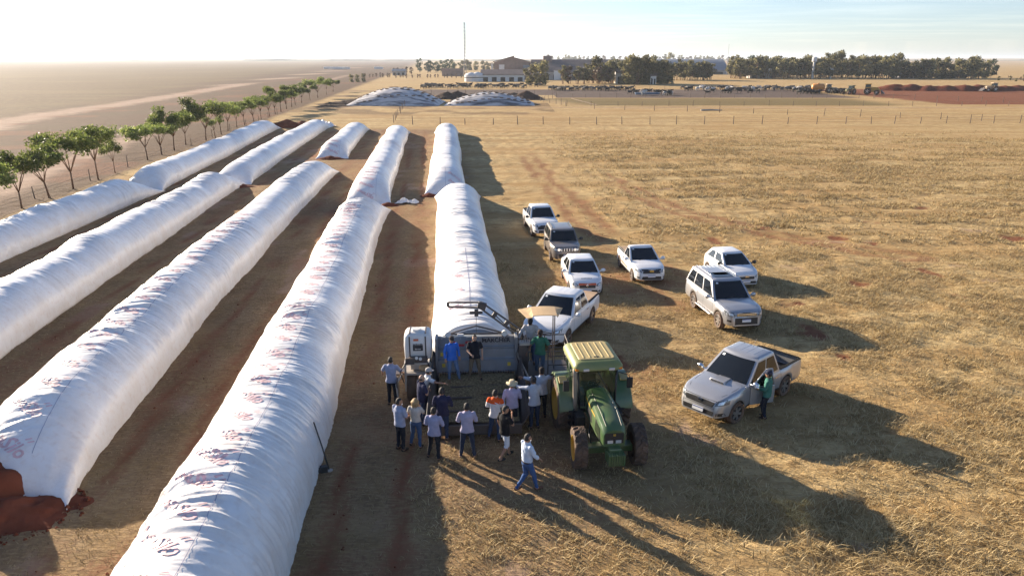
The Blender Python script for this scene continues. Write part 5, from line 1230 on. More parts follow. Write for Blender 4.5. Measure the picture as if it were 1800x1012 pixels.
hy_ = MB(); hy_.tube([(1.44, -.35, 1.60), (1.80, -1.35, 1.05)], .032, 8); hy_.build('hydraulic_ram', M['pale_steel'], mc, smooth=True)

M['warn'] = mat('yellow_sticker', (.62, .46, .05), rough=.5, var=.05)
for (x, z) in ((-1.15, 1.30), (1.12, 1.30), (-1.2, 1.66)):
    e = MB(); e.box((x, -.298 if z < 1.4 else -.165, z), (.11, .012, .13)); e.build('warning_sticker', M['warn'], mc)
for k, pts in enumerate(([(-1.6, -.5, 1.6), (-1.45, -.62, 1.35), (-1.5, -.5, 1.0)], [(-1.7, -.55, 1.62), (-1.55, -.75, 1.2), (-1.62, -.6, .7)], [(-2.4, -.55, 1.6), (-2.62, -.7, 1.25), (-2.5, -.6, .8)], [(1.5, -.30, 2.05), (1.36, -.42, 1.7), (1.5, -.45, 1.2)], [(1.75, -.40, 2.05), (1.8, -.55, 1.6), (1.7, -.5, 1.15)], [(.6, .78, 2.82), (1.1, .6, 2.35), (1.5, .45, 2.2)])):
    e = MB(); e.tube(pts, .018, 6); e.build('hydraulic_hose', M['black'], mc, smooth=True)
for k in range(12):
    e = MB(); e.lathe([(.001, -.012), (.018, -.012), (.018, .012)], c=(-1.2 + k * .218, -.012, 2.17), axis='y', n=6); e.build('bolt', M['pale_steel'], mc)
for k in range(4):
    e = MB(); e.box((2.0, -.72, .25 + k * .22), (.5, .10, .03)); e.build('ladder_step', M['dark_steel'], mc)
wp_ = MB(); wp_.tube([(.93, 0.0, 2.3), (.97, .30, 1.7)], .012, 5); wp_.build('cab_wiper', M['black'], tr)
for sd in (1, -1):
    h_ = MB(); h_.tube([(1.2, sd * .22, 1.0), (1.9, sd * .45, .72), (2.4, sd * .5, .66)], .022, 6); h_.build('steering_hose', M['black'], tr, smooth=True)

# ------------------------------------------------------------------ people
SKIN = [mat('skin_tan', (0.36, 0.19, 0.115), rough=0.6, var=0.08), mat('skin_light', (0.47, 0.28, 0.19), rough=0.6, var=0.08), mat('skin_dark', (0.19, 0.095, 0.055), rough=0.6, var=0.08)]
M['hair_dark'] = mat('dark_hair', (0.022, 0.017, 0.014), rough=0.7, var=0.3, scale=30, bump=0.4)
M['hair_blond'] = mat('blond_hair', (0.36, 0.24, 0.11), rough=0.7, var=0.35, scale=25, bump=0.4)
M['eye'] = mat('eye', (0.02, 0.015, 0.012), rough=0.2)
M['lip'] = mat('lip', (0.26, 0.10, 0.08), rough=0.5)

def capsule(mb, a, b, ra, rb, n=10):
    a = Vector(a); b = Vector(b); d = (b - a); L = d.length; d.normalize()
    pts = [a - d * ra * .95, a - d * ra * .6, a, a.lerp(b, .5), b, b + d * rb * .6, b + d * rb * .95]
    mb.tube(pts, [ra * .25, ra * .8, ra, (ra + rb) / 2 * 1.02, rb, rb * .8, rb * .25], n)

def hand(mb, w, d, side, curl=.6):
    """palm and five fingers at wrist w pointing along d"""
    w = Vector(w); d = Vector(d).normalized(); ref = Vector((0, 1, 0)) if abs(d.y) < .8 else Vector((0, 0, 1))
    acr = d.cross(ref).normalized() * side; inn = d.cross(acr).normalized() * side
    pc = w + d * .052; q = Matrix((acr, inn, d)).transposed()
    mb.ball(pc, (.040, .018, .052), 8, 6, rot=q)
    for k, (o, l) in enumerate(((-.029, .066), (-.010, .076), (.010, .071), (.028, .056))):
        b0 = pc + acr * o + d * .038; b1 = b0 + (d * math.cos(curl * .6) + inn * math.sin(curl * .6)) * l * .55; b2 = b1 + (d * math.cos(curl * 1.7) + inn * math.sin(curl * 1.7)) * l * .5
        mb.tube([b0, b1, b2], [.0095, .0088, .0065], 5)
    t0 = pc - acr * .032 - d * .02; t1 = t0 - acr * .028 + d * .026 + inn * .010; t2 = t1 + d * .030 + inn * .010
    mb.tube([t0, t1, t2], [.0115, .0105, .0075], 5)

LEGS = {  # per leg: (hip offset handled) knee, ankle, toe direction
    'stand': dict(r=((.10, .02, .50), (.115, -.01, .085)), l=((-.10, .02, .50), (-.115, -.01, .085))),
    'apart': dict(r=((.145, .02, .50), (.20, -.02, .085)), l=((-.145, .02, .50), (-.20, -.02, .085))),
    'ease': dict(r=((.11, .02, .50), (.12, -.02, .085)), l=((-.16, .12, .50), (-.24, .10, .085))),
    'walk': dict(r=((.09, .16, .52), (.10, .26, .10)), l=((-.09, .03, .50), (-.09, -.27, .16))),
    'walk2': dict(r=((.09, .02, .50), (.09, -.24, .15)), l=((-.09, .15, .52), (-.10, .24, .10))),
    'step': dict(r=((.10, .06, .50), (.11, .03, .085)), l=((-.12, .13, .53), (-.13, -.02, .13))),
}
ARMS = {  # right side values (x mirrored for left): elbow, wrist
    'down': ((.27, -.02, 1.17), (.27, .06, .93)), 'cross': ((.275, .06, 1.16), (.04, .22, 1.18)), 'hips': ((.40, -.06, 1.20), (.22, .06, 1.00)),
    'phone': ((.25, .12, 1.20), (.10, .20, 1.46)), 'chin': ((.22, .16, 1.20), (.06, .15, 1.50)), 'front': ((.26, .05, 1.17), (.14, .26, 1.10)), 'pocket': ((.31, -.06, 1.19), (.23, .06, .97)),
    'reach': ((.36, .22, 1.36), (.46, .46, 1.34)), 'spread': ((.42, .10, 1.36), (.60, .26, 1.34)), 'back': ((.28, -.10, 1.18), (.22, -.20, .98)), 'rest': ((.34, .10, 1.19), (.40, .30, 1.02)), 'swing': ((.25, .08, 1.18), (.22, .26, 1.03)),
}
def person(loc, yaw, label, shirt, trousers, legs='stand', la='down', ra='down', height=1.75, sleeve=0.55, skin=0, hair='hair_dark', head='hair', shoes=(0.05, 0.035, 0.028), shorts=False, bulk=1.0, lean=0.0, turn=0.0, nod=0.0, cap=(0.03, 0.03, 0.035), yoke=None, z=None, vest=None, untuck=True, belt=None):
    k = height / 1.75; L = LEGS[legs]
    def sh(p):  # lean of the upper body about the hips
        p = Vector(p); t = max(0, p.z - .92); return Vector((p.x, p.y + math.sin(lean) * t, .92 + t * math.cos(lean) if t > 0 else p.z))
    hipz = .91; S_r = sh((.185 * bulk ** .5, 0, 1.425)); S_l = sh((-.185 * bulk ** .5, 0, 1.425))
    E_r, W_r = [sh(p) for p in ARMS[ra]]; E_l, W_l = [sh((-p[0], p[1], p[2])) for p in ARMS[la]]
    mb = MB(); bones = []
    def cap_(n, a, b, r0, r1): capsule(mb, a, b, r0, r1); bones.append((n, Vector(a), Vector(b), (r0 + r1) / 2))
    # torso
    T = [(.84, .150, .108), (.92, .172 * bulk ** .5, .118 * bulk), (1.02, .158 * bulk ** .6, .112 * bulk), (1.14, .152 * bulk ** .6, .110 * bulk), (1.26, .168 * bulk ** .3, .116 * bulk ** .6), (1.37, .180, .112), (1.435, .155, .090), (1.485, .075, .068), (1.53, .055, .058)]
    V = []; n = 16
    for z_, rx, ry in T:
        c = sh((0, 0, z_))
        for j in range(n):
            a = 2 * math.pi * j / n; V.append((c.x + rx * math.cos(a), c.y + ry * math.sin(a), c.z))
    F = [(i * n + j, i * n + (j + 1) % n, (i + 1) * n + (j + 1) % n, (i + 1) * n + j) for i in range(len(T) - 1) for j in range(n)] + [tuple(range(n - 1, -1, -1)), tuple((len(T) - 1) * n + j for j in range(n))]
    mb.add(V, F); bones.append(('torso', sh((0, 0, .90)), sh((0, 0, 1.42)), .15)); bones.append(('neck', sh((0, 0, 1.49)), sh((0, .01, 1.55)), .06))
    hc = sh((0, .02, 1.635)); hc.y += math.sin(nod) * .06; hr = Matrix.Rotation(turn, 3, 'Z') @ Matrix.Rotation(-nod, 3, 'X')
    mb.ball(hc, (.076, .098, .118), 16, 12, rot=hr); mb.ball(hc + hr @ Vector((0, .035, -.055)), (.055, .06, .065), 12, 8, rot=hr)
    mb.ball(hc + hr @ Vector((0, .102, -.012)), (.016, .022, .026), 8, 6, rot=hr)
    for s_ in (-1, 1): mb.ball(hc + hr @ Vector((s_ * .078, -.005, -.01)), (.012, .022, .032), 8, 6, rot=hr)
    capsule(mb, sh((0, 0, 1.44)), hc + Vector((0, -.012, -.06)), .058, .056); bones.append(('head', hc, hc + Vector((0, 0, .01)), .10))
    for s_, S_, E_, W_ in ((1, S_r, E_r, W_r), (-1, S_l, E_l, W_l)):
        cap_('uarm', S_, E_, .056 * bulk ** .3, .043); cap_('farm', E_, W_, .041, .029)
    for s_, kk in ((1, 'r'), (-1, 'l')):
        kn, an = [Vector(p) for p in L[kk]]; hp = Vector((s_ * .092, 0, hipz)); cap_('thigh', hp, kn, .092 * bulk ** .4, .060); cap_('calf', kn, an, .057, .038)
        toe = an + Vector((s_ * .03, .155, -.045)); toe.z = max(toe.z, .035); heel = an + Vector((0, -.035, -.035)); heel.z = max(heel.z, .045)
        cap_('foot', heel, toe, .042, .034)
    me = bpy.data.meshes.new('tmp'); me.from_pydata(mb.v, [], mb.f); ob = bpy.data.objects.new('tmp', me); C.objects.link(ob)
    rm = ob.modifiers.new('r', 'REMESH'); rm.mode = 'VOXEL'; rm.voxel_size = .019; sm_ = ob.modifiers.new('s', 'SMOOTH'); sm_.iterations = 3; sm_.factor = .5
    ev = bpy.data.meshes.new_from_object(ob.evaluated_get(bpy.context.evaluated_depsgraph_get())); bpy.data.objects.remove(ob); bpy.data.meshes.remove(me)
    nv = len(ev.vertices); co = np.empty(nv * 3, np.float32); ev.vertices.foreach_get('co', co); co = co.reshape(-1, 3).astype(float)
    no = np.empty(nv * 3, np.float32); ev.vertices.foreach_get('normal', no); no = no.reshape(-1, 3)
    faces = [list(p.vertices) for p in ev.polygons]; bpy.data.meshes.remove(ev)
    best = np.full(nv, 1e9); bi = np.zeros(nv, int); bt = np.zeros(nv)
    for i, (nm, a, b, r_) in enumerate(bones):
        a = np.array(a); b = np.array(b); u = b - a; t = np.clip(((co - a) @ u) / (u @ u), 0, 1); d = np.linalg.norm(co - a - t[:, None] * u, axis=1) / r_
        m_ = d < best; best[m_] = d[m_]; bi[m_] = i; bt[m_] = t[m_]
    nm = np.array([b[0] for b in bones])[bi]
    zt = co[:, 2]
    root = empty('person', (0, 0, 0), yaw, label, 'person', 'people gathered round the machine')
    zz = z if z is not None else float(gz(np.array([loc[0]]), np.array([loc[1]]))[0]) - .005
    root.location = (loc[0], loc[1], zz); root.scale = (k, k, k)
    # body with hands, one mesh
    hb = MB(); hand(hb, W_r, W_r - E_r, 1); hand(hb, W_l, W_l - E_l, -1)
    Vb = np.concatenate([co, np.array(hb.v)]); Fb = faces + [[i + nv for i in f] for f in hb.f]
    mesh_np('body', Vb, Fb, SKIN[skin], root, smooth=True)
    def garment(name, mask, off, mtl):
        keep = [f for f in faces if all(mask[i] for i in f)]
        ids = sorted({i for f in keep for i in f}); mp = {i: j for j, i in enumerate(ids)}
        if not ids: return
        wv = (vn(co[ids, 2] * 20 + co[ids, 0] * 9, co[ids, 1] * 14 + co[ids, 0] * 11 + 40, 7) - .5)[:, None] * (.022 if name in ('shirt', 'trousers') else .008)
        Vg = co[ids] + no[ids] * (off + wv)
        return mesh_np(name, Vg, [[mp[i] for i in f] for f in keep], mtl, root, smooth=True)
    hem = .86 if untuck else .96
    sl_f = max(0, (sleeve - .5) * 2) if sleeve > .5 else 0
    is_sh = ((nm == 'torso') & (zt > hem)) | ((nm == 'thigh') & (zt > hem)) | ((nm == 'neck') & (zt < sh((0, 0, 1.47)).z)) | ((nm == 'uarm') & (bt < min(1, sleeve * 2) + (1 if sleeve > .5 else 0))) | ((nm == 'farm') & (bt < (sleeve - .5) * 2))
    is_tr = ((nm == 'torso') & (zt < .99)) | ((nm == 'thigh') & (zt < 1.0)) | ((nm == 'calf') & ((bt < .22) if shorts else True))
    garment('trousers', is_tr, .012, cloth(trousers)); garment('shirt', is_sh, .021, cloth(shirt))
    if yoke: garment('shoulder_yoke', is_sh & (zt > sh((0, 0, 1.33)).z), .025, cloth(yoke))
    garment('shoe', (nm == 'foot') & (co[:, 0] > 0), .009, cloth(shoes)); garment('shoe', (nm == 'foot') & (co[:, 0] <= 0), .009, cloth(shoes))
    hl = (np.array(hr.transposed()) @ (co - np.array(hc)).T).T       # head space
    hm = (nm == 'head')
    if head in ('hair', 'long'):
        garment('hair', hm & ((hl[:, 2] > .045 + .35 * np.clip(hl[:, 1], 0, 1)) | (hl[:, 1] < -.02) & (hl[:, 2] > -.055)), .016, M[hair])
    if head == 'long':
        b = MB()
        for kk in range(16):
            a = R(180 + 200 * (kk / 15 - .5)); px, py = math.sin(a) * .085, math.cos(a) * .09
            p0 = hc + hr @ Vector((px * .6, py * .6, .085)); p1 = hc + hr @ Vector((px * 1.25, py * 1.25, .0)); p2 = hc + hr @ Vector((px * 1.2, py * 1.3, -.11 - .03 * (kk % 3)))
            b.tube([p0, p1, p2], [.030, .034, .012], 6)
        b.build('hair_locks', M[hair], root, smooth=True)
    if head == 'bald': garment('hair', hm & (hl[:, 1] < .02) & (hl[:, 2] > -.06) & (hl[:, 2] < .02), .006, M[hair])
    if head == 'cap':
        garment('hair', hm & (hl[:, 1] < .0) & (hl[:, 2] > -.05), .006, M['hair_dark'])
        b = MB(); Vc = []; nn = 16
        for (rz_, zz_) in ((1.0, .028), (1.02, .07), (.86, .115), (.5, .140), (.05, .146)):
            for j in range(nn): a = 2 * math.pi * j / nn; Vc.append(hc + hr @ Vector((.092 * rz_ * math.cos(a), .112 * rz_ * math.sin(a), zz_)))
        Fc = [(i * nn + j, i * nn + (j + 1) % nn, (i + 1) * nn + (j + 1) % nn, (i + 1) * nn + j) for i in range(4) for j in range(nn)]
        b.add(Vc, Fc); bl = len(b.v)
        br = []
        for a in np.linspace(R(25), R(155), 9): br += [hc + hr @ Vector((.09 * math.cos(a), .110 * math.sin(a), .036)), hc + hr @ Vector((.088 * math.cos(a), .110 * math.sin(a) + .085 * math.sin(a), .022))]
        b.add(br, [(i * 2, i * 2 + 1, i * 2 + 3, i * 2 + 2) for i in range(8)]); b.build('cap', cloth(cap), root, smooth=True)
    if head == 'hat':
        garment('hair', hm & (hl[:, 1] < .0) & (hl[:, 2] > -.05), .006, M['hair_dark'])
        b = MB(); Vc = []; nn = 20
        for (rr_, zz_) in ((.205, .045), (.20, .052), (.108, .055), (.104, .12), (.085, .160), (.01, .150)):
            for j in range(nn): a = 2 * math.pi * j / nn; Vc.append(hc + hr @ Vector((rr_ * .93 * math.cos(a), rr_ * math.sin(a), zz_ + (.02 * math.cos(2 * a) if rr_ > .15 else 0))))
        b.add(Vc, [(i * nn + j, i * nn + (j + 1) % nn, (i + 1) * nn + (j + 1) % nn, (i + 1) * nn + j) for i in range(5) for j in range(nn)]); b.build('straw_hat', cloth(cap), root, smooth=True)
    for s_ in (-1, 1):
        e = MB(); e.ball(hc + hr @ Vector((s_ * .030, .091, .012)), (.012, .006, .007), 6, 4, rot=hr); e.build('eye', M['eye'], root)
    e = MB(); e.ball(hc + hr @ Vector((0, .094, -.062)), (.022, .005, .006), 6, 4, rot=hr); e.build('mouth', M['lip'], root)
    if belt: garment('belt', ((nm == 'torso') | (nm == 'thigh')) & (zt > .94) & (zt < .985), .024, cloth(belt))
    return root

J = (0.028, 0.045, 0.095); JB = (0.055, 0.10, 0.20); DK = (0.018, 0.02, 0.028); GB = (0.30, 0.33, 0.45); LIL = (0.36, 0.34, 0.46)
D = math.radians
person((-4.14, 22.5), D(-8), 'man in grey-blue shirt standing alone beside the white tank', GB, DK, 'stand', 'rest', 'rest', 1.78, .45)
person((-3.40, 19.45), D(-38), 'man in short-sleeved grey shirt and dark trousers, leftmost of the front watchers', (0.32, 0.35, 0.46), DK, 'stand', 'front', 'front', 1.74, .45, bulk=1.12, turn=D(-20))
person((-2.94, 19.62), D(-14), 'blond woman in pale t-shirt and blue jeans raising a hand to her face', (0.47, 0.46, 0.42), JB, 'ease', 'front', 'chin', 1.66, .38, skin=1, hair='hair_blond', head='long', bulk=.9, untuck=False)
person((-2.30, 18.85), D(-12), 'man in grey-blue shirt and black trousers leaning sideways with folded arms', (0.31, 0.31, 0.44), DK, 'ease', 'cross', 'cross', 1.72, .5, turn=D(10))
person((-2.93, 21.15), D(-60), 'bald man in navy polo shirt with arms folded by the hopper', (0.030, 0.034, 0.075), J, 'stand', 'cross', 'cross', 1.76, .42, skin=1, head='bald', bulk=1.2, turn=D(-15))
person((-2.86, 21.75), D(-72), 'man in white shirt and pale cap leaning an arm on the hopper wall', (0.58, 0.60, 0.62), J, 'stand', 'down', 'reach', 1.72, .42, head='cap', cap=(.42, .40, .38), lean=.12)
person((-2.16, 20.05), D(-4), 'man in dark navy shirt with folded arms, back to the camera', (0.026, 0.028, 0.062), J, 'stand', 'cross', 'cross', 1.80, .9, bulk=1.1)
person((-1.33, 18.98), D(2), 'man in lilac-grey shirt and dark jeans standing with legs apart in the centre', LIL, (0.022, 0.032, 0.060), 'apart', 'cross', 'cross', 1.78, .5, shoes=(.22, .15, .10))
person((-0.52, 19.95), D(-14), 'person in white shirt with orange shoulders and blue jeans', (0.62, 0.62, 0.64), (0.03, 0.055, 0.12), 'ease', 'cross', 'cross', 1.74, .85, yoke=(.68, .10, .02), bulk=.95)
person((0.0, 20.6), D(4), 'man in straw hat and lilac shirt looking into the hopper', (0.36, 0.35, 0.50), DK, 'stand', 'down', 'cross', 1.74, .85, head='hat', cap=(.52, .44, .30), bulk=1.12)
person((-0.22, 18.95), D(-52), 'man in black t-shirt and white shorts scratching his shoulder', (0.014, 0.014, 0.016), (0.62, 0.66, 0.72), 'walk2', 'down', 'phone', 1.76, .38, shorts=True, shoes=(.03, .03, .03), turn=D(-20), nod=.35, skin=0)
person((0.41, 17.25), D(-58), 'man in pale blue shirt and jeans walking away from the crowd', (0.52, 0.60, 0.72), (0.05, 0.10, 0.24), 'walk', 'chin', 'swing', 1.78, .78, shoes=(.14, .07, .045), untuck=False, belt=(.05, .03, .02))
person((0.72, 20.75), D(16), 'man in pale grey shirt and black cap bending over the hopper wall', (0.42, 0.46, 0.53), (0.03, 0.045, 0.085), 'stand', 'reach', 'front', 1.76, .9, head='cap', lean=.16)
person((0.98, 21.55), D(6), 'man in pale shirt resting both arms wide behind the tractor wheel', (0.44, 0.50, 0.60), DK, 'stand', 'spread', 'spread', 1.78, .88, head='cap', cap=(.03, .025, .025))
person((0.66, 23.75), D(172), 'man in long-sleeved grey shirt under the tan canopy working the levers', (0.40, 0.40, 0.42), JB, 'stand', 'rest', 'rest', 1.76, .95, head='cap', cap=(.02, .02, .022), nod=.4, lean=.1, skin=2, z=1.0)
person((0.98, 23.12), D(170), 'man in green shirt, jeans and cap standing on the machine platform', (0.045, 0.165, 0.105), (0.07, 0.115, 0.18), 'stand', 'rest', 'rest', 1.74, .42, head='cap', cap=(.05, .035, .03), nod=.3, skin=2, z=.78)
person((-2.04, 22.45), D(205), 'man in bright blue shirt and jeans standing on the silage load', (0.035, 0.135, 0.52), (0.10, 0.16, 0.27), 'ease', 'down', 'down', 1.62, .95, head='cap', cap=(.05, .04, .04), turn=D(-10), z=.92, shoes=(.2, .14, .09))
person((-1.27, 22.55), D(186), 'man in black polo shirt and khaki trousers standing on the silage load', (0.014, 0.016, 0.024), (0.13, 0.105, 0.075), 'apart', 'down', 'front', 1.65, .40, skin=1, z=.92, hair='hair_dark')
person((8.45, 21.55), D(62), 'man in green long-sleeved shirt and dark cap beside the open pickup door', (0.055, 0.17, 0.135), (0.020, 0.022, 0.032), 'step', 'front', 'down', 1.72, .95, head='cap', cap=(.03, .035, .06))

# ------------------------------------------------------------------ long-handled tool lying against the lettered bag
tl = empty('hand_tool', (-5.40, 18.35, 0), 0, 'black long-handled tool with a motor head leaning on the lettered bag', 'tool')
a = MB(); a.tube([(0.08, -.1, .06), (-.12, .15, .60), (-.42, .50, 1.28)], [.028, .022, .022], 8); a.build('handle', M['black'], tl, smooth=True)
a = MB(); a.box((-.04, -.18, .12), (.20, .16, .22), rz=.4); a.ball((-.14, -.22, .10), (.10, .08, .09), 10, 7); a.build('motor', M['black'], tl, bevel=.02)
a = MB(); a.lathe([(.001, .02), (.08, .02), (.08, -.02), (.001, -.02)], c=(.12, -.14, .06), n=14); a.build('guard', M['pale_steel'], tl)

# ------------------------------------------------------------------ far surroundings
cP, sP = math.cos(PITCH), math.sin(PITCH)
def fx(px, y): return (px - 900) / 1260.0 * (y * cP + CAMH * sP)            # metres across at distance y
def fz(py, y):
    v = (506 - py) / 1260.0; return CAMH + y * (v * cP - sP) / (cP + v * sP)  # metres up at distance y
def fy(py): 
    v = (506 - py) / 1260.0; return CAMH * (cP + v * sP) / (sP - v * cP)     # distance of a ground point

def leafmat(name, cols, tl=0.35):
    m = bpy.data.materials.new(name); m.use_nodes = True; nt = m.node_tree; b = nt.nodes['Principled BSDF']; b.inputs['Roughness'].default_value = 0.55; b.inputs['Specular IOR Level'].default_value = 0.3
    g = nt.nodes.new('ShaderNodeNewGeometry'); r = nt.nodes.new('ShaderNodeValToRGB'); nt.links.new(g.outputs['Random Per Island'], r.inputs[0])
    r.color_ramp.elements[0].color = (*cols[0], 1); r.color_ramp.elements[1].color = (*cols[2], 1); e = r.color_ramp.elements.new(.55); e.color = (*cols[1], 1)
    oi = nt.nodes.new('ShaderNodeObjectInfo'); mr = nt.nodes.new('ShaderNodeMapRange'); mr.inputs[3].default_value = .6; mr.inputs[4].default_value = 1.4; nt.links.new(oi.outputs['Random'], mr.inputs[0])
    x = nt.nodes.new('ShaderNodeMix'); x.data_type = 'RGBA'; x.blend_type = 'MULTIPLY'; x.inputs[0].default_value = 1; nt.links.new(r.outputs[0], x.inputs[6]); nt.links.new(mr.outputs[0], x.inputs[7])
    t = nt.nodes.new('ShaderNodeBsdfTranslucent'); ms = nt.nodes.new('ShaderNodeMixShader'); ms.inputs[0].default_value = tl
    nt.links.new(x.outputs[2], b.inputs['Base Color']); nt.links.new(x.outputs[2], t.inputs[0]); nt.links.new(b.outputs[0], ms.inputs[1]); nt.links.new(t.outputs[0], ms.inputs[2]); nt.links.new(ms.outputs[0], nt.nodes['Material Output'].inputs[0])
    return m
M['leaf'] = leafmat('young_leaf', ((0.070, 0.100, 0.024), (0.145, 0.190, 0.046), (0.24, 0.255, 0.080)), .5)
M['leaf_olive'] = leafmat('olive_leaf', ((0.070, 0.070, 0.032), (0.155, 0.145, 0.065), (0.26, 0.22, 0.10)), .5)
M['leaf_dark'] = leafmat('dark_leaf', ((0.018, 0.036, 0.016), (0.038, 0.064, 0.028), (0.068, 0.094, 0.042)), .35)
M['leaf_brown'] = leafmat('dry_leaf', ((0.09, 0.055, 0.035), (0.15, 0.095, 0.06), (0.22, 0.15, 0.10)), .2)

def leaves(cent, nrm_up, n, size, rng, flat=.5, aspect=2.0):
    """n leaf quads round the given centres (k,4: x,y,z,r)"""
    k = rng.integers(0, len(cent), n); c = cent[k]; d = rng.normal(0, 1, (n, 3)); d /= np.linalg.norm(d, axis=1)[:, None]
    p = c[:, :3] + d * (c[:, 3] * rng.random(n) ** .45)[:, None] * np.array([1, 1, flat])
    u = rng.normal(0, 1, (n, 3)); u[:, 2] -= .35; u /= np.linalg.norm(u, axis=1)[:, None]; w = np.cross(u, rng.normal(0, 1, (n, 3))); w /= np.linalg.norm(w, axis=1)[:, None]
    s = size * (.6 + .8 * rng.random(n))[:, None]
    V = np.stack([p - u * s * .5, p + w * s * .5 / aspect, p + u * s * .5, p - w * s * .5 / aspect], 1).reshape(-1, 3)
    F = np.arange(n * 4).reshape(-1, 4)
    return V, F

def young_tree(seed, H, spread, nleaf=1500):
    """open vase-shaped young tree"""
    rng = np.random.default_rng(seed); rd = random.Random(seed); t = MB(); cents = []
    th = H * rd.uniform(.26, .36); lx, ly = rd.uniform(-.12, .12), rd.uniform(-.12, .12)
    t.tube([(0, 0, -.15), (lx * .4, ly * .4, th * .5), (lx, ly, th)], [.085 * H / 4.5, .065 * H / 4.5, .058 * H / 4.5], 8)
    nb = rd.randint(4, 6)
    for k in range(nb):
        a = 2 * math.pi * k / nb + rd.uniform(-.35, .35); r_ = spread * rd.uniform(.55, 1.0) * .5; zt = H * rd.uniform(.72, .93)
        p1 = (lx + math.cos(a) * r_ * .35, ly + math.sin(a) * r_ * .35, th + (zt - th) * .45); p2 = (lx + math.cos(a) * r_, ly + math.sin(a) * r_, zt)
        t.tube([(lx, ly, th - .05), p1, p2], [.042 * H / 4.5, .028 * H / 4.5, .012], 6); cents.append((*p2, H * .17)); cents.append((p1[0] * .35 + p2[0] * .65, p1[1] * .35 + p2[1] * .65, p1[2] * .3 + p2[2] * .7 + .08, H * .14))
        for q in range(3):
            a2 = a + rd.uniform(-1.0, 1.0); f = rd.uniform(.35, .9); s0 = [p1[i] + (p2[i] - p1[i]) * f for i in range(3)]; l_ = H * rd.uniform(.10, .2)
            e_ = (s0[0] + math.cos(a2) * l_, s0[1] + math.sin(a2) * l_, s0[2] + l_ * rd.uniform(.0, .6)); t.tube([s0, e_], [.016, .007], 5); cents.append((*e_, H * rd.uniform(.13, .19)))
    cents = np.array(cents); V, F = leaves(cents, None, nleaf, .25 * (H / 4.5) ** .5, rng, .62, 2.2)
    return t, V, F
def far_tree(seed, H, spread, nleaf=420, stems=3, lo=.35, fl=.8):
    rng = np.random.default_rng(seed); rd = random.Random(seed); t = MB(); cents = []
    for k in range(stems):
        a = rd.uniform(0, 6.28); r_ = spread * .12 * (k > 0); e_ = (math.cos(a) * spread * .22, math.sin(a) * spread * .22, H * .72)
        t.tube([(math.cos(a) * r_, math.sin(a) * r_, -.3), (math.cos(a) * r_ * 1.5, math.sin(a) * r_ * 1.5, H * .35), e_], [.16, .12, .05], 5)
    for k in range(22):
        a = rd.uniform(0, 6.28); zz = H * rd.uniform(lo, .93); prof = math.sin(min(1, (zz / H - lo * .6) / (1 - lo * .6)) * math.pi * .80 + .35); r_ = spread * .5 * prof * rd.uniform(.25, .8)
        cents.append((math.cos(a) * r_, math.sin(a) * r_, zz, spread * rd.uniform(.13, .22)))
    V, F = leaves(np.array(cents), None, nleaf, H * .085, rng, fl, 1.3)
    return t, V, F
_tp = {}
def tree_proto(kind, seed, H, spread, leafm, **kw):
    t, V, F = (young_tree if kind == 'y' else far_tree)(seed, H, spread, **kw)
    me = bpy.data.meshes.new('crown'); o = mesh_np('crown', V, F, M[leafm]); cm = o.data; bpy.data.objects.remove(o)
    o = t.build('trunk', M['bark'], smooth=True); tm = o.data; bpy.data.objects.remove(o); bpy.data.meshes.remove(me)
    return tm, cm
def tree(name, proto, x, y, s, rz, label, group, z=None):
    r = empty(name, (x, y, float(gz(np.array([x]), np.array([y]))[0]) if z is None else z), rz, label, 'tree', group); q_ = random.Random(int(x * 10 + y)); r.scale = (s * q_.uniform(.82, 1.18), s * q_.uniform(.82, 1.18), s * q_.uniform(.88, 1.12)); r.rotation_euler = (q_.uniform(-.07, .07), q_.uniform(-.07, .07), rz)
    for nm, me in (('trunk', proto[0]), ('crown', proto[1])):
        o = bpy.data.objects.new(nm, me); C.objects.link(o); o.parent = r
    return r
YT = [tree_proto('y', 100 + k, 4.6, sp_, 'leaf', nleaf=n_) for k, (sp_, n_) in enumerate(((3.9, 3400), (4.3, 3800), (5.2, 3400), (3.7, 3400), (3.4, 1800), (4.5, 3800)))]
row = [(-37.6, 51.5, 3.6, 4), (-39.5, 57, 4.5, 0), (-39.9, 61.3, 4.4, 1), (-40.6, 66, 5.3, 2), (-41.2, 71.3, 4.9, 3), (-41.9, 75.8, 2.9, 4), (-43.4, 86, 4.2, 3), (-44.2, 91.3, 4.0, 0), (-44.5, 95.5, 5.0, 1), (-45.8, 102, 4.4, 5), (-45.4, 108, 5.2, 2), (-45.3, 111.3, 3.4, 4), (-46.4, 116.5, 4.6, 0), (-47.8, 123, 4.3, 3), (-48.3, 128.5, 4.4, 5), (-48.9, 134, 4.7, 1), (-49.6, 141, 4.2, 0), (-50.2, 147, 4.4, 3), (-50.9, 154.5, 5.2, 2), (-51.8, 161, 4.6, 1), (-53, 169, 4.9, 5), (-54.4, 178, 4.4, 0), (-55.5, 186, 4.6, 3), (-56.9, 194, 5.0, 2), (-58, 204, 4.4, 1), (-59.2, 217, 4.8, 5), (-60.8, 232, 6.0, 2), (-63, 252, 4.6, 3), (-66.5, 276, 4.5, 1)]
ORD = 'first second third fourth fifth sixth seventh eighth ninth tenth eleventh twelfth thirteenth fourteenth fifteenth sixteenth seventeenth eighteenth nineteenth twentieth'.split(); ORD += ['twenty-' + o for o in ORD[:9]] + ['thirtieth'] + ['thirty-' + o for o in ORD[:9]] + ['fortieth'] + ['forty-' + o for o in ORD[:9]]
DESC = {0: 'cut off at left', 1: 'with a leaning trunk', 3: 'the widest and most open', 4: 'with a dense dark crown', 5: 'the smallest', 6: 'the first after the gap'}
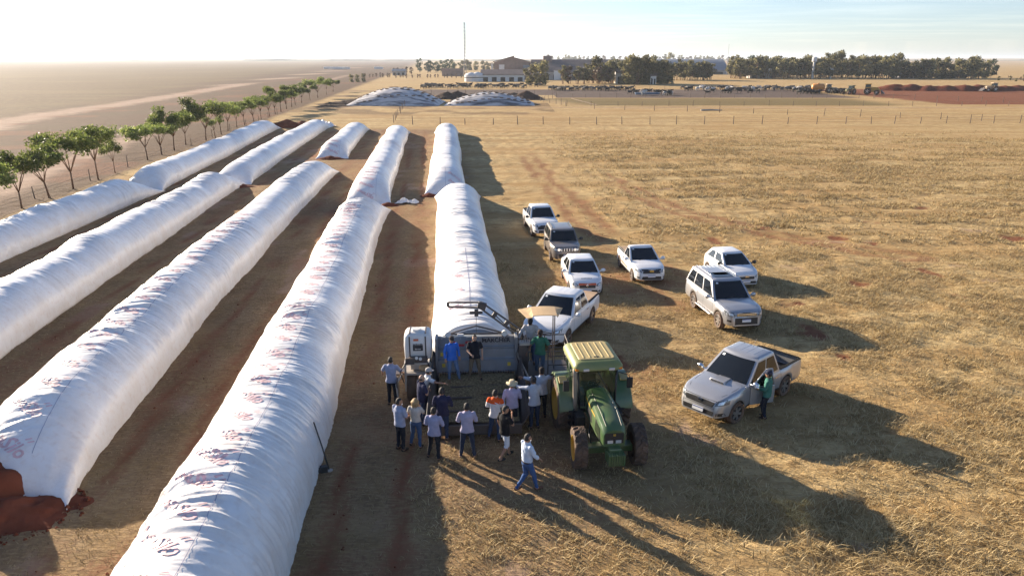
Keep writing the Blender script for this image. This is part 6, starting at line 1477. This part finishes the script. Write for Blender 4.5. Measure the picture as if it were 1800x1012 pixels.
for k, (x, y, h_, p_) in enumerate(row):
    lab = 'young tree, ' + ORD[k] + ' from left in the row by the bags' + (', ' + DESC[k] if k in DESC else '')
    tree('young_tree', YT[p_], x, y, h_ / 4.6 * 1.08, k * 1.3, lab, 'young trees in a row beside the bags')

FT = [tree_proto('f', 200 + k, 10, sp_, lm, nleaf=nl, stems=st, lo=lo) for k, (sp_, lm, nl, st, lo) in enumerate(((7.6, 'leaf_olive', 800, 3, .20), (8.2, 'leaf_olive', 900, 4, .22), (6.4, 'leaf_olive', 700, 3, .25), (9.0, 'leaf_olive', 1000, 3, .08), (8.0, 'leaf_dark', 700, 2, .12), (6.5, 'leaf_brown', 420, 3, .08)))]
rd = random.Random(5); tcount = 0
def wood(px0, px1, py_base, py_top, n, kinds, label, group, jit=14, name='tall_tree', rows=1, sc=(.9, 1.12)):
    for k in range(n):
        px = px0 + (px1 - px0) * (k + rd.uniform(.15, .85)) / n; y = fy(py_base) + rd.uniform(0, jit); H = fz(py_top, y) * rd.uniform(*sc)
        tree(name, FT[rd.choice(kinds)], fx(px, y), y, H / 10.0, rd.uniform(0, 6.28), label + (', ' + ORD[k] + ' from the left' if 1 < n <= 49 else ''), group)
wood(922, 955, 151, 112, 2, [3], 'bushy olive tree standing before the long brown-roofed shed', 'bushy trees before the shed', 8, sc=(1.0, 1.1))
wood(985, 1075, 148, 116, 8, [2, 5], 'thin bare-stemmed tree between the long shed and the cattle yard', 'thin trees before the shed', 12)
wood(1040, 1100, 147, 107, 9, [0, 2], 'slender olive tree left of the white hut in the middle plantation', 'middle plantation trees')
wood(1095, 1175, 149, 105, 12, [1, 3, 3], 'broad olive tree at the front of the middle plantation', 'middle plantation front trees', 16)
wood(1165, 1252, 142, 108, 16, [0, 1, 2], 'slender olive tree in the thin right half of the middle plantation', 'middle plantation back trees', 30)
wood(1282, 1390, 139, 103, 22, [0, 1, 2], 'olive tree in the left part of the long right-hand wood', 'right wood left part', 30, sc=(.9, 1.08))
wood(1290, 1400, 136, 101, 10, [3, 4, 1], 'dark crowned tree rising at the back of the right-hand wood', 'right wood back trees', 30, sc=(.95, 1.1))
wood(1385, 1572, 139, 97, 44, [0, 1, 2, 1], 'tall pale-stemmed tree in the highest stretch of the right-hand wood', 'right wood tall trees', 40, sc=(.78, 1.1))
wood(1568, 1735, 139, 106.5, 30, [1, 3, 0], 'rounded olive tree in the low right stretch of the wood', 'right wood low trees', 24, sc=(.8, 1.15))
wood(1736, 1744, 137, 109, 1, [4], 'single dark round tree at the right end of the wood', 'end tree', 3)
wood(735, 802, 128, 107, 7, [4, 3, 4], 'dark hazy tree in the clump left of the lattice mast', 'clump left of the mast', 25)
wood(795, 870, 124, 107, 8, [3, 1], 'hazy olive tree in the low clump behind the lattice mast', 'clump behind the mast', 40)
wood(960, 1290, 113, 98.5, 42, [2, 5, 3], 'far bare tree showing above the shed roofs', 'far trees above the roofs', 120, sc=(.85, 1.1))
wood(1177, 1183, 118, 93.5, 1, [3], 'tall lone tree standing up behind the shed roof ridge', 'tall lone tree', 5)
wood(1575, 1600, 116, 104, 2, [3], 'tiny far tree on the skyline right of the tall wood', 'skyline trees', 20)
for (a, b, pb, pt, n, kk) in ((686, 728, 131, 118, 5, [5]), (640, 690, 137, 129, 8, [5]), (690, 815, 138, 130, 16, [5])):
    wood(a, b, pb, pt, n, kk, 'low brown scrub bush left of the sheds', 'brown scrub bushes', 14, name='scrub_bush')
wood(612, 645, 145, 131, 3, [3], 'small green bush where the tree row ends', 'bushes at the row end', 10, name='bush')
for k in range(14):
    y = rd.uniform(400, 520); tree('bush', FT[5 if k % 2 else 3], fx(rd.uniform(1755, 1860), y), y, rd.uniform(.12, .24), k, 'tiny bush on the plain right of the wood', 'tiny bushes on the plain')

# far woodland on the skyline: a low uneven mass
def skyline(x0, x1, y, h, seed, dep=160):
    n = int((x1 - x0) / 22); xs = np.linspace(x0, x1, n); V = []
    hh = h * (.35 + 1.0 * fbm(xs * .006, xs * 0, seed, 5)); 
    for j, (dy, f) in enumerate(((0, 0), (10, .7), (dep * .4, 1), (dep * .7, .9), (dep, 0))): V.append(np.stack([xs, np.full(n, y + dy) + 30 * vn(xs * .01, xs * 0, seed + j), hh * f * (.8 + .4 * vn(xs * .05, xs * 0 + j, seed)) - (2 if f == 0 else 0)], -1))
    V = np.stack(V, 1); o = mesh_np('far_woodland', V.reshape(-1, 3), grid_faces(n, 5), mat('far_wood', (0.05, 0.055, 0.035), rough=.95, var=.3, scale=.02)); o.data.flip_normals() if o.data.polygons[0].normal.z < 0 else None
    tag(o, 'far-off woodland reading as a thin dark line on the skyline', 'woodland', kind='stuff')
skyline(-1300, 1000, 3600, 13, 3); skyline(900, 3200, 3800, 11, 5); skyline(-3600, -1200, 3900, 7, 7)

# ------------------------------------------------------------------ sheds
M['roof_brown'] = mat('old_roof', (0.155, 0.115, 0.100), rough=.8, var=.18, scale=.4)
M['roof_grey'] = mat('grey_roof', (0.21, 0.225, 0.25), rough=.6, var=.12, scale=.3)
M['wall_pale'] = mat('pale_wall', (0.42, 0.38, 0.35), rough=.9, var=.15, scale=.5)
M['wall_red'] = mat('reddish_wall', (0.26, 0.19, 0.16), rough=.9, var=.15, scale=.5)
M['wall_white'] = mat('white_wall', (0.68, 0.66, 0.63), rough=.8, var=.08, scale=.6)
M['opening'] = mat('dark_opening', (0.03, 0.028, 0.027), rough=.9)
def shed(name, px0, px1, y, zr, ze, depth, wallm, roofm, label, zb=0.0, nopen=0, curve=False, oh=.5, cat='shed', group=None):
    x0, x1 = fx(px0, y), fx(px1, y); r = empty(name, ((x0 + x1) / 2, y, 0), 0, label, cat, group); w = (x1 - x0) / 2
    b = MB(); b.prism([(0, zb), (depth, zb), (depth, ze), (depth / 2, zr - .25), (0, ze)], -w, w, plane='yz'); b.build('wall', M[wallm], r)
    k = 9 if curve else 2; prof = [(-oh + (depth / 2 + oh) * t, (ze - .15) + (zr - ze + .15) * (math.sin(t * math.pi / 2) if curve else t)) for t in np.linspace(0, 1, k)]
    prof += [(depth - a, z_) for a, z_ in reversed(prof[:-1])]; pr2 = [(a, z_ + .22) for a, z_ in reversed(prof)]
    q = MB(); n = len(prof); V = [(-w - oh, a, z_) for a, z_ in prof] + [(w + oh, a, z_) for a, z_ in prof] + [(-w - oh, a, z_ + .25) for a, z_ in prof] + [(w + oh, a, z_ + .25) for a, z_ in prof]
    F = []
    for i in range(n - 1): F += [(i, i + 1, n + i + 1, n + i), (2 * n + i, 3 * n + i, 3 * n + i + 1, 2 * n + i + 1), (i, 2 * n + i, 2 * n + i + 1, i + 1), (n + i, n + i + 1, 3 * n + i + 1, 3 * n + i)]
    F += [(0, n, 3 * n, 2 * n), (n - 1, 3 * n - 1, 4 * n - 1, 2 * n - 1)]
    q.add(V, F); q.build('roof', M[roofm], r)
    for i in range(nopen):
        o = MB(); cx = -w + (i + .5) * 2 * w / nopen; hgt = min(ze * .62, 4); o.box((cx, -.02, zb + hgt / 2 + .05), (2 * w / nopen * .55, .06, hgt)); o.build('doorway', M['opening'], r)
    return r
sA = shed('long_shed', 936, 1083, 440, 11.2, 4.6, 34, 'wall_pale', 'roof_brown', 'long brown-roofed shed behind the bushy trees', nopen=9)
e = MB(); e.box((fx(964, 440) - fx(1009.5, 440), 17, 11.8), (5.2, 6, 3.6)); e.build('roof_tower', M['wall_red'], sA)
e = MB(); e.box((fx(978, 440) - fx(1009.5, 440), -5, 2.6), (3.4, 3, 5.0)); e.build('dormer', M['wall_white'], sA)
sB = empty('mill_building', (fx(902, 452), 452, 0), 0, 'mill building with a slanted raised roof left of the long shed', 'building')
wB = fx(935, 452) - fx(868, 452)
q = MB(); q.prism([(-wB / 2, 0), (wB / 2, 0), (wB / 2, 9.5), (wB * .05, 12.2), (wB * .02, 13.2), (-wB / 2, 9.8)], 0, 22); q.build('wall', M['wall_red'], sB)
q = MB(); q.prism([(-wB / 2 - .6, 9.9), (wB * .04, 13.3), (wB * .04, 13.7), (-wB / 2 - .6, 10.3)], -.6, 22.6); q.build('roof', M['roof_brown'], sB)
q = MB(); q.prism([(wB * .05, 12.25), (wB / 2 + .4, 9.55), (wB / 2 + .4, 9.9), (wB * .05, 12.6)], -.6, 22.6); q.build('roof', M['roof_brown'], sB)
q = MB(); q.box((-wB * .30, -.2, 6.9), (3.2, .3, 3.2)); q.build('door', M['wall_white'], sB)
q = MB(); q.box((wB * .36, -.2, 7.3), (4.8, .3, 1.8)); q.build('window', M['roof_grey'], sB)
q = MB(); q.box((-wB / 2 - 1.2, 1, 4.8), (1.0, 1.2, 9.6)); q.build('chute', M['wall_white'], sB)
sC = shed('open_barn', 846, 922, 405, 6.0, 3.6, 15, 'wall_white', 'roof_brown', 'low barn with brown roof and white front beside round silver tanks', nopen=5)
for k, (px, rr_, hh_2) in enumerate(((828, 3.6, 4.4), (839, 3.4, 4.6))):
    t = empty('storage_tank', (fx(px, 404), 406, 0), 0, ('left' if k == 0 else 'right') + ' of two round white tanks beside the low barn', 'tank', 'round white tanks by the barn')
    q = MB(); q.lathe([(rr_, 0), (rr_, hh_2 * .72)], n=28); q.build('shell', M['wall_white'], t, smooth=True)
    q = MB(); q.lathe([(rr_ + .05, hh_2 * .72), (rr_ * .8, hh_2 * .92), (rr_ * .3, hh_2 * 1.06), (.02, hh_2 * 1.1)], n=28); q.build('dome', M['wall_white'], t, smooth=True)
    q = MB(); q.lathe([(rr_ + .08, hh_2 * .42), (rr_ + .08, hh_2 * .50)], n=28); q.build('dark_band', M['opening'], t)
sD = shed('arched_hall', 1126, 1279, 600, 11.6, 3.2, 46, 'wall_pale', 'roof_grey', 'long grey arched hall behind the middle plantation', curve=True, nopen=4)
shed('white_hut', 1083, 1094, 372, 7.0, 5.2, 6, 'wall_white', 'roof_brown', 'tall white hut among the slender trees', nopen=1, cat='hut')
shed('white_hut', 1143, 1153, 360, 4.9, 4.0, 5, 'wall_white', 'roof_brown', 'small white hut in front of the broad plantation trees', nopen=2, cat='hut')
for (a, b, y_, z_, lab) in ((1318, 1362, 478, 3.4, 'low farm shed half hidden at the left of the right-hand wood'), (1581, 1606, 478, 3.4, 'low grey-roofed shed before the low right wood, nearer the middle'), (1655, 1681, 478, 3.6, 'low grey-roofed shed with open front near the wood\'s right end'), (690, 712, 560, 4.5, 'pale hut between the brown scrub bushes')):
    shed('farm_shed', a, b, y_, z_, z_ * .72, 7, 'wall_pale', 'roof_grey', lab, nopen=3)
wl_ = MB(); wl_.box((0, 0, 2.6), (fx(815, 540) - fx(777, 540), .5, 5.4)); o = wl_.build('wall', M['wall_red'], loc=(fx(796, 540), 540, 0)); tag(o, 'plain grey-brown wall left of the round tanks', 'wall')
for k, (px, y_, zt, r_) in enumerate(((1352, 470, 6.2, 1.1), (1428, 470, 13.0, 1.5), (1459, 470, 6.5, 1.5))):
    t = empty('water_tank', (fx(px, y_), y_, 0), 0, ['white water tank on a stand, leftmost in the right-hand wood', 'tall white water tower rising in the right-hand wood', 'white water tank on a stand below the tallest trees'][k], 'water tank', 'white tanks in the right wood')
    q = MB(); q.lathe([(.02, zt - 3.2), (r_, zt - 2.8), (r_, zt - .6), (r_ * .6, zt), (.02, zt)], n=16); q.build('vessel', M['wall_white'], t, smooth=True, sharp=R(40))
    q = MB(); q.tube([(0, 0, 0), (0, 0, zt - 2.9)], r_ * .45, 10); q.build('column', M['wall_white'], t)
M['mast_steel'] = mat('mast_steel', (0.20, 0.20, 0.22), rough=.5, metal=.4)
ms_ = empty('lattice_mast', (fx(818, 470), 470, 0), 0, 'tall thin lattice radio mast left of the sheds', 'mast'); mh = fz(39, 470)
for k in range(3):
    a = 2 * math.pi * k / 3 + .4; q = MB(); q.tube([(1.0 * math.cos(a), 1.0 * math.sin(a), 0), (.5 * math.cos(a), .5 * math.sin(a), mh)], .13, 5); q.build('leg', M['mast_steel'], ms_)
for i in range(16):
    z0, z1 = mh * i / 16, mh * (i + 1) / 16
    for k in range(3):
        a, b = 2 * math.pi * k / 3 + .4, 2 * math.pi * (k + 1) / 3 + .4; r0, r1 = 1 - .5 * i / 16, 1 - .5 * (i + 1) / 16
        q = MB(); q.tube([(r0 * math.cos(a), r0 * math.sin(a), z0), (r1 * math.cos(b), r1 * math.sin(b), z1)], .07, 4); q.build('brace', M['mast_steel'], ms_)
po = MB(); po.tube([(0, 0, 0), (0, 0, fz(78, 580))], [.16, .10], 6); o = po.build('mast_pole', M['mast_steel'], loc=(fx(1277, 580), 580, 0)); tag(o, 'thin plain pole rising beside the arched hall', 'mast')
for k in range(6):
    y_ = rd.uniform(880, 930); v = MB(); L_ = rd.uniform(5, 11); v.box((0, 0, 1.9), (L_, 2.6, 2.4)); v.box((L_ / 2 + 1.2, 0, 1.5), (2, 2.4, 2.2)); v.box((0, 0, .6), (L_, 1.8, .5)); o = v.build('far_trailer', M['wall_white'], loc=(fx((577, 585, 592, 600, 608, 664)[k], y_), y_, 0), bevel=.2); tag(o, 'tiny white trailer at the far end of the dirt road', 'trailer', 'tiny trailers by the far road')

# ------------------------------------------------------------------ covered silage clamps, heaps, berm
def clamp_material():
    m = bpy.data.materials.new('clamp_sheet'); m.use_nodes = True; nt = m.node_tree; b = nt.nodes['Principled BSDF']; b.inputs['Roughness'].default_value = .5
    tc = nt.nodes.new('ShaderNodeTexCoord'); mp = nt.nodes.new('ShaderNodeMapping'); mp.inputs['Scale'].default_value = (.10, .55, .5); nt.links.new(tc.outputs['Object'], mp.inputs[0])
    n = nt.nodes.new('ShaderNodeTexNoise'); n.inputs['Scale'].default_value = 1.5; n.inputs['Detail'].default_value = 6; n.inputs['Roughness'].default_value = .65; nt.links.new(mp.outputs[0], n.inputs['Vector'])
    r = nt.nodes.new('ShaderNodeValToRGB'); r.color_ramp.elements[0].position = .43; r.color_ramp.elements[0].color = (.60, .56, .53, 1); r.color_ramp.elements[1].position = .60; r.color_ramp.elements[1].color = (.08, .08, .09, 1)
    nt.links.new(n.outputs[0], r.inputs[0]); nt.links.new(r.outputs[0], b.inputs['Base Color']); return m
M['clamp'] = clamp_material()
def clamp_heap(x0, x1, y0, y1, h, label, seed):
    n1, n2 = 70, 46; a = np.linspace(-1, 1, n1); b = np.linspace(-1, 1, n2); A, B = np.meshgrid(a, b, indexing='ij')
    Zc = h * np.clip(np.cos(A * np.pi / 2), 0, 1) ** .8 * np.clip(1 - np.abs(B) ** 2.4, 0, 1) ** .8 + (.9 * (fbm(A * 2.2, B * 2.2, seed + 1, 3) - .5) + .3 * (fbm(A * 9, B * 9, seed, 3) - .5)) * (1 - np.maximum(np.abs(A), np.abs(B)))
    cx, cy = (x0 + x1) / 2, (y0 + y1) / 2
    r = empty('silage_clamp', (cx, cy, 0), 0, label, 'silage clamp', 'sheeted silage clamps')
    o = mesh_np('sheet', np.stack([A * (x1 - x0) / 2, B * (y1 - y0) / 2, Zc - .02], -1).reshape(-1, 3), grid_faces(n1, n2), M['clamp'], r, smooth=True)
    if o.data.polygons[len(o.data.polygons) // 2].normal.z < 0: o.data.flip_normals()
    ty = MB(); ty.lathe([(.30, -.09), (.48, -.09), (.52, 0), (.48, .09), (.30, .09)], n=12, close=True); q = ty.build('tyre', M['rubber'], r); tm = q.data; bpy.data.objects.remove(q)
    rg = np.random.default_rng(seed)
    for line in range(5):
        bb = -.75 + line * .36
        for k in range(13):
            aa = -.86 + k * .143 + rg.normal(0, .012); b2 = bb + rg.normal(0, .03) + .12 * math.sin(aa * 2 + line)
            if abs(b2) > .92: continue
            i = int((aa + 1) / 2 * (n1 - 1)); j = int((b2 + 1) / 2 * (n2 - 1)); t = bpy.data.objects.new('tyre', tm); C.objects.link(t); t.parent = r; t.location = (aa * (x1 - x0) / 2, b2 * (y1 - y0) / 2, Zc[i, j] + .09)
clamp_heap(-43.5, -19.0, 190.5, 214, 4.2, 'left silage clamp under black and white sheeting held by tyres', 3)
clamp_heap(-17.8, 6.0, 191, 209, 2.9, 'right lower silage clamp under pale sheeting held by tyres', 4)
heap('manure_heap', [(fx(785, 225), 225, 5.2, 3.4, 2.3), (fx(805, 232), 232, 5, 3, 2.2)], 'dark heap between the two sheeted clamps', 'heap', 'darkheap', 21, .5, .35)
heap('manure_heap', [(fx(925, 222), 222, 5.4, 3.4, 2.6), (fx(903, 229), 229, 4.6, 3, 2.0)], 'dark heap behind the right end of the lower clamp', 'heap', 'darkheap', 22, .5, .35)
bl = [(x, 286 + 3 * math.sin(x * .1), 9.5, 5.0, 2.0 + .7 * vn(np.array(x * .21), np.array(0.), 3)) for x in np.arange(148, 262, 6.0)]
heap('soil_berm', bl, 'long dark red soil ridge on the bare ground at the right', 'soil heap', 'soil', 23, 1.0, .35)
heap('scrub_bank', [(fx(630, 205), 205, 7, 4, 1.2), (fx(600, 196), 196, 7, 3, .9), (fx(590, 190), 189, 5, 2, .6)], 'rough dry bank between the tree row and the left clamp', 'heap', 'darkheap', 24, .6, .3)

# ------------------------------------------------------------------ fences
def fence(pts, step, hpost, label, nw=3, rpost=.075, seed=1):
    rg = random.Random(seed); r = empty('fence', (*pts[0], 0), 0, label, 'fence', None); pm_ = MB(); pm_.tube([(0, 0, -.2), (.01, 0, .5), (0, .01, 1)], [rpost, rpost * .95, rpost * .8], 6); q = pm_.build('post', M['wood']); me = q.data; bpy.data.objects.remove(q)
    P = []
    for (a, b) in zip(pts[:-1], pts[1:]):
        L_ = math.hypot(b[0] - a[0], b[1] - a[1]); n = max(1, int(L_ / step))
        P += [(a[0] + (b[0] - a[0]) * i / n, a[1] + (b[1] - a[1]) * i / n) for i in range(n)]
    P.append(pts[-1])
    for (x, y) in P:
        x += rg.uniform(-.3, .3); h_ = hpost * rg.uniform(.8, 1.15); o = bpy.data.objects.new('post', me); C.objects.link(o); o.parent = r; o.location = (x - pts[0][0], y - pts[0][1], float(gz(np.array([x]), np.array([y]))[0])); o.scale = (1, 1, h_); o.rotation_euler = (rg.uniform(-.06, .06), rg.uniform(-.06, .06), 0)
    for k in range(nw):
        w = MB(); w.tube([(x - pts[0][0], y - pts[0][1], hpost * (.3 + .25 * k) + float(gz(np.array([x]), np.array([y]))[0])) for x, y in pts], .010, 4); w.build('wire', M['wire'], r)
    return r
fence([(-18, 134.5), (30, 135), (62, 136), (100, 138)], 4.6, 1.45, 'wire fence on dark posts crossing the near side of the field behind the bags', rpost=.085)
fence([(-22.6, 138.5), (-27.3, 188)], 6, 1.4, 'short wire fence running from the field to the clamps', seed=2)
fence([(20, 178), (60, 160), (98, 140)], 6.5, 1.4, 'slanting wire fence between the dirt track and the field', seed=3)
fence([(14, 190), (60, 191), (128, 190), (150, 188)], 6, 1.35, 'wire fence along the far edge of the dirt track', seed=4)
fence([(14, 190), (8, 212), (14, 232), (60, 231), (112, 229)], 4.5, 1.5, 'fence along the cattle yard\'s near edge', seed=5)
fence([(112, 229), (128, 212), (150, 196), (170, 193)], 5, 1.5, 'pale post fence along the red soil at the right', seed=6)
fence([(-34, 258), (14, 256), (20, 300), (110, 302)], 6, 1.5, 'fence closing the back of the cattle yard', seed=7)
fence([(-40.2, 52), (-42.5, 80), (-45.8, 112), (-51, 160)], 9, 1.2, 'low fence under the row of young trees', nw=2, rpost=.05, seed=8)
pi = MB(); pi.tube([(0, 0, .12), (4, -34, .12)], .07, 6); o = pi.build('irrigation_pipe', M['wood'], loc=(fx(1003, 228), 226, 0)); tag(o, 'pale pipe lying slantwise on the ground beside the cattle yard', 'pipe')
lg = MB(); lg.tube([(0, 0, .16), (2.4, .3, .2), (5, .2, .14)], [.18, .17, .1], 8); o = lg.build('fallen_log', M['pale_steel'], loc=(fx(1232, 172), 172, 0)); tag(o, 'pale log lying on the grass before the dirt track', 'log')

# ------------------------------------------------------------------ cattle
def cow_mesh(col, grazing):
    b = MB(); V = []; n = 10
    secs = [(-.82, 1.22, .10, .12), (-.78, 1.10, .24, .30), (-.55, 1.05, .30, .36), (-.1, 1.0, .33, .38), (.35, 1.02, .30, .38), (.62, 1.12, .24, .34), (.78, 1.2, .16, .22)]
    for x, z, ry, rz_ in secs:
        for j in range(n): a = 2 * math.pi * j / n; V.append((x, ry * math.cos(a), z + rz_ * math.sin(a)))
    b.add(V, [(i * n + j, i * n + (j + 1) % n, (i + 1) * n + (j + 1) % n, (i + 1) * n + j) for i in range(len(secs) - 1) for j in range(n)] + [tuple(range(n)), tuple((len(secs) - 1) * n + j for j in range(n))])
    hz_ = .45 if grazing else 1.42
    b.tube([(.55, 0, 1.15), (.92, 0, (1.2 + hz_) / 2 + .05), (1.05, 0, hz_)], [.22, .15, .11], 7); b.tube([(1.0, 0, hz_ + .06), (1.18, 0, hz_ - .06), (1.36, 0, hz_ - .22)], [.12, .12, .075], 7)
    for s_ in (-1, 1): b.tube([(1.02, s_ * .08, hz_ + .08), (1.0, s_ * .24, hz_ + .10)], [.05, .02], 5)
    for x, kx in ((.55, .02), (-.62, -.10)):
        for s_ in (-1, 1): b.tube([(x, s_ * .18, .95), (x + kx, s_ * .19, .48), (x + kx * .3, s_ * .19, .02)], [.12, .065, .055], 6)
    b.tube([(-.82, 0, 1.28), (-.95, 0, .9), (-.93, 0, .5)], [.035, .025, .03], 5)
    o = b.build('cow', mat('cow_hide', col, rough=.8, var=.2, scale=2), smooth=True); me = o.data; bpy.data.objects.remove(o); return me
CM = {'b': [cow_mesh((.016, .014, .014), g) for g in (0, 1)], 'g': [cow_mesh((.13, .11, .095), g) for g in (0, 1)], 'w': [cow_mesh((.52, .49, .45), g) for g in (0, 1)]}
CL = {'b': 'black', 'g': 'grey-brown', 'w': 'white'}
rd = random.Random(12)
def herd(px0, px1, py0, py1, n, mix, where, grp):
    for k in range(n):
        px = rd.uniform(px0, px1); y = fy(rd.uniform(py0, py1)); c = rd.choice(mix); o = bpy.data.objects.new('cow', CM[c][rd.random() < .4]); C.objects.link(o)
        o.location = (fx(px, y), y, 0); o.rotation_euler = (0, 0, rd.choice([0, math.pi]) + rd.uniform(-1.0, 1.0)); s_ = rd.uniform(.92, 1.12); o.scale = (s_, s_, s_); tag(o, f'{CL[c]} cow {where}', 'cow', f'{CL[c]} {grp}')
herd(738, 950, 151.5, 156.5, 84, 'bbbg', 'in the long row behind the sheeted clamps', 'cattle behind the clamps')
herd(966, 1115, 157, 160.5, 60, 'bbg', 'in the row left of the feed trough', 'cattle left of the trough')
herd(1098, 1182, 163, 168.5, 22, 'bbbw', 'gathered round the feed trough', 'cattle round the trough')
herd(1200, 1425, 156, 161, 100, 'bggw', 'in the row before the orange tanker', 'cattle row before the tanker')
herd(1240, 1340, 163, 167, 10, 'b', 'near the front fence left of the tanker', 'cattle by the near fence')
herd(1395, 1490, 162, 166.5, 40, 'b', 'crowded below the orange tanker', 'cattle below the tanker')
tg = MB(); tg.hexa([(-4, -.5, .3), (4, -.5, .3), (4, .5, .3), (-4, .5, .3), (-4.2, -.7, .95), (4.2, -.7, .95), (4.2, .7, .95), (-4.2, .7, .95)]); o = tg.build('feed_trough', mat('blue_trough', (.10, .16, .26), rough=.6), loc=(fx(1138, fy(168)), fy(168), 0)); tag(o, 'blue-grey feed trough with cattle round it', 'trough')

# ------------------------------------------------------------------ far farm machines
M['orange_tank'] = mat('orange_tank', (.62, .25, .05), rough=.5, var=.08, dust=.3); M['yellow_paint'] = mat('yellow_machine_paint', (.58, .36, .06), rough=.5, var=.1, dust=.35); M['old_green'] = mat('old_green', (.13, .15, .06), rough=.6, var=.15, dust=.4); M['tan_paint'] = mat('tan_machine_paint', (.48, .36, .24), rough=.6, var=.1)
def far_tractor(name, px, py, col, rz, label, s=1.0, bucket=False):
    y = fy(py); r = empty(name, (fx(px, y), y, 0), rz, label, 'tractor'); r.scale = (s, s, s)
    q = MB(); q.box((1.1, 0, 1.25), (1.9, .8, .75)); q.box((.3, 0, .9), (2.6, .6, .5)); q.build('hood', M[col], r, bevel=.1)
    q = MB(); q.box((-.35, 0, 1.95), (1.3, 1.35, 1.1), taper=.9); q.build('cab', M['glass'], r, bevel=.05)
    q = MB(); q.box((-.35, 0, 2.58), (1.6, 1.6, .18)); q.build('roof', M[col], r, bevel=.06)
    for x, rr_, w_ in ((-.4, .88, .5), (1.75, .62, .4)):
        for sd in (1, -1): wheel(r, x, sd * .9, rr_, w_, sd, name='wheel', rimr=.55, nsp=5)
    for sd in (1, -1): q = MB(); q.box((-.4, sd * .92, 1.72), (1.3, .5, .1)); q.build('fender', M[col], r, bevel=.04)
    if bucket:
        for sd in (1, -1): q = MB(); q.tube([(0, sd * .6, 1.8), (1.8, sd * .6, 1.7), (2.9, sd * .6, .7)], .09, 6); q.build('loader_arm', M[col], r)
        q = MB(); q.hexa([(2.8, -1.1, .25), (3.6, -1.1, .25), (3.6, 1.1, .25), (2.8, 1.1, .25), (2.7, -1.1, 1.1), (2.8, -1.1, 1.1), (2.8, 1.1, 1.1), (2.7, 1.1, 1.1)]); q.build('bucket', M['dark_steel'], r)
    return r
far_tractor('tractor', 1458, 163.5, 'tan_paint', R(-10), 'pale tractor pulling the orange tanker beyond the cattle', 1.15)
y_ = fy(163.5); tw = empty('tank_wagon', (fx(1437, y_), y_, 0), R(-10), 'orange slurry tanker wagon beyond the cattle', 'tanker')
q = MB(); q.lathe([(.02, -2.3), (.6, -2.2), (1.1, -1.8), (1.15, 0), (1.1, 1.8), (.6, 2.2), (.02, 2.3)], c=(0, 0, 2.05), axis='x', n=20); q.build('tank', M['orange_tank'], tw, smooth=True)
q = MB(); q.box((.3, 0, .85), (5.2, .7, .22)); q.build('chassis', M['dark_steel'], tw)
q = MB(); q.lathe([(.3, 0), (.3, .25), (.02, .28)], c=(0, 0, 3.15), n=12); q.build('hatch', M['orange_tank'], tw)
for x in (-.9, .4):
    for sd in (1, -1): wheel(tw, x, sd * .95, .55, .35, sd, nsp=5)
far_tractor('tractor', 1494, 166.5, 'old_green', R(-150), 'green tractor between the tanker and the yellow loader', 1.15)
far_tractor('wheel_loader', 1527, 166.5, 'yellow_paint', R(-30), 'yellow loader beside the dark red soil ridge\'s left end', 1.35, True)
far_tractor('wheel_loader', 1744, 161.5, 'tan_paint', R(175), 'tan loader working on the red soil ridge at the right', 1.2, True)

# ------------------------------------------------------------------ dusty air
hz_b = MB(); hz_b.box((0, 8000, 12), (15000 + 4000, 18400, 110)); hz = hz_b.build('haze', [])
hm_ = bpy.data.materials.new('haze_air'); hm_.use_nodes = True; nt = hm_.node_tree; nt.nodes.clear(); mo = nt.nodes.new('ShaderNodeOutputMaterial'); pv = nt.nodes.new('ShaderNodeVolumePrincipled')
pv.inputs['Color'].default_value = (.82, .90, 1.0, 1); pv.inputs['Density'].default_value = 1.15e-4; pv.inputs['Anisotropy'].default_value = .25
nt.links.new(pv.outputs[0], mo.inputs['Volume']); hz.data.materials.append(hm_); tag(hz, kind='stuff', label='pale dusty evening air over the plain', cat='haze')
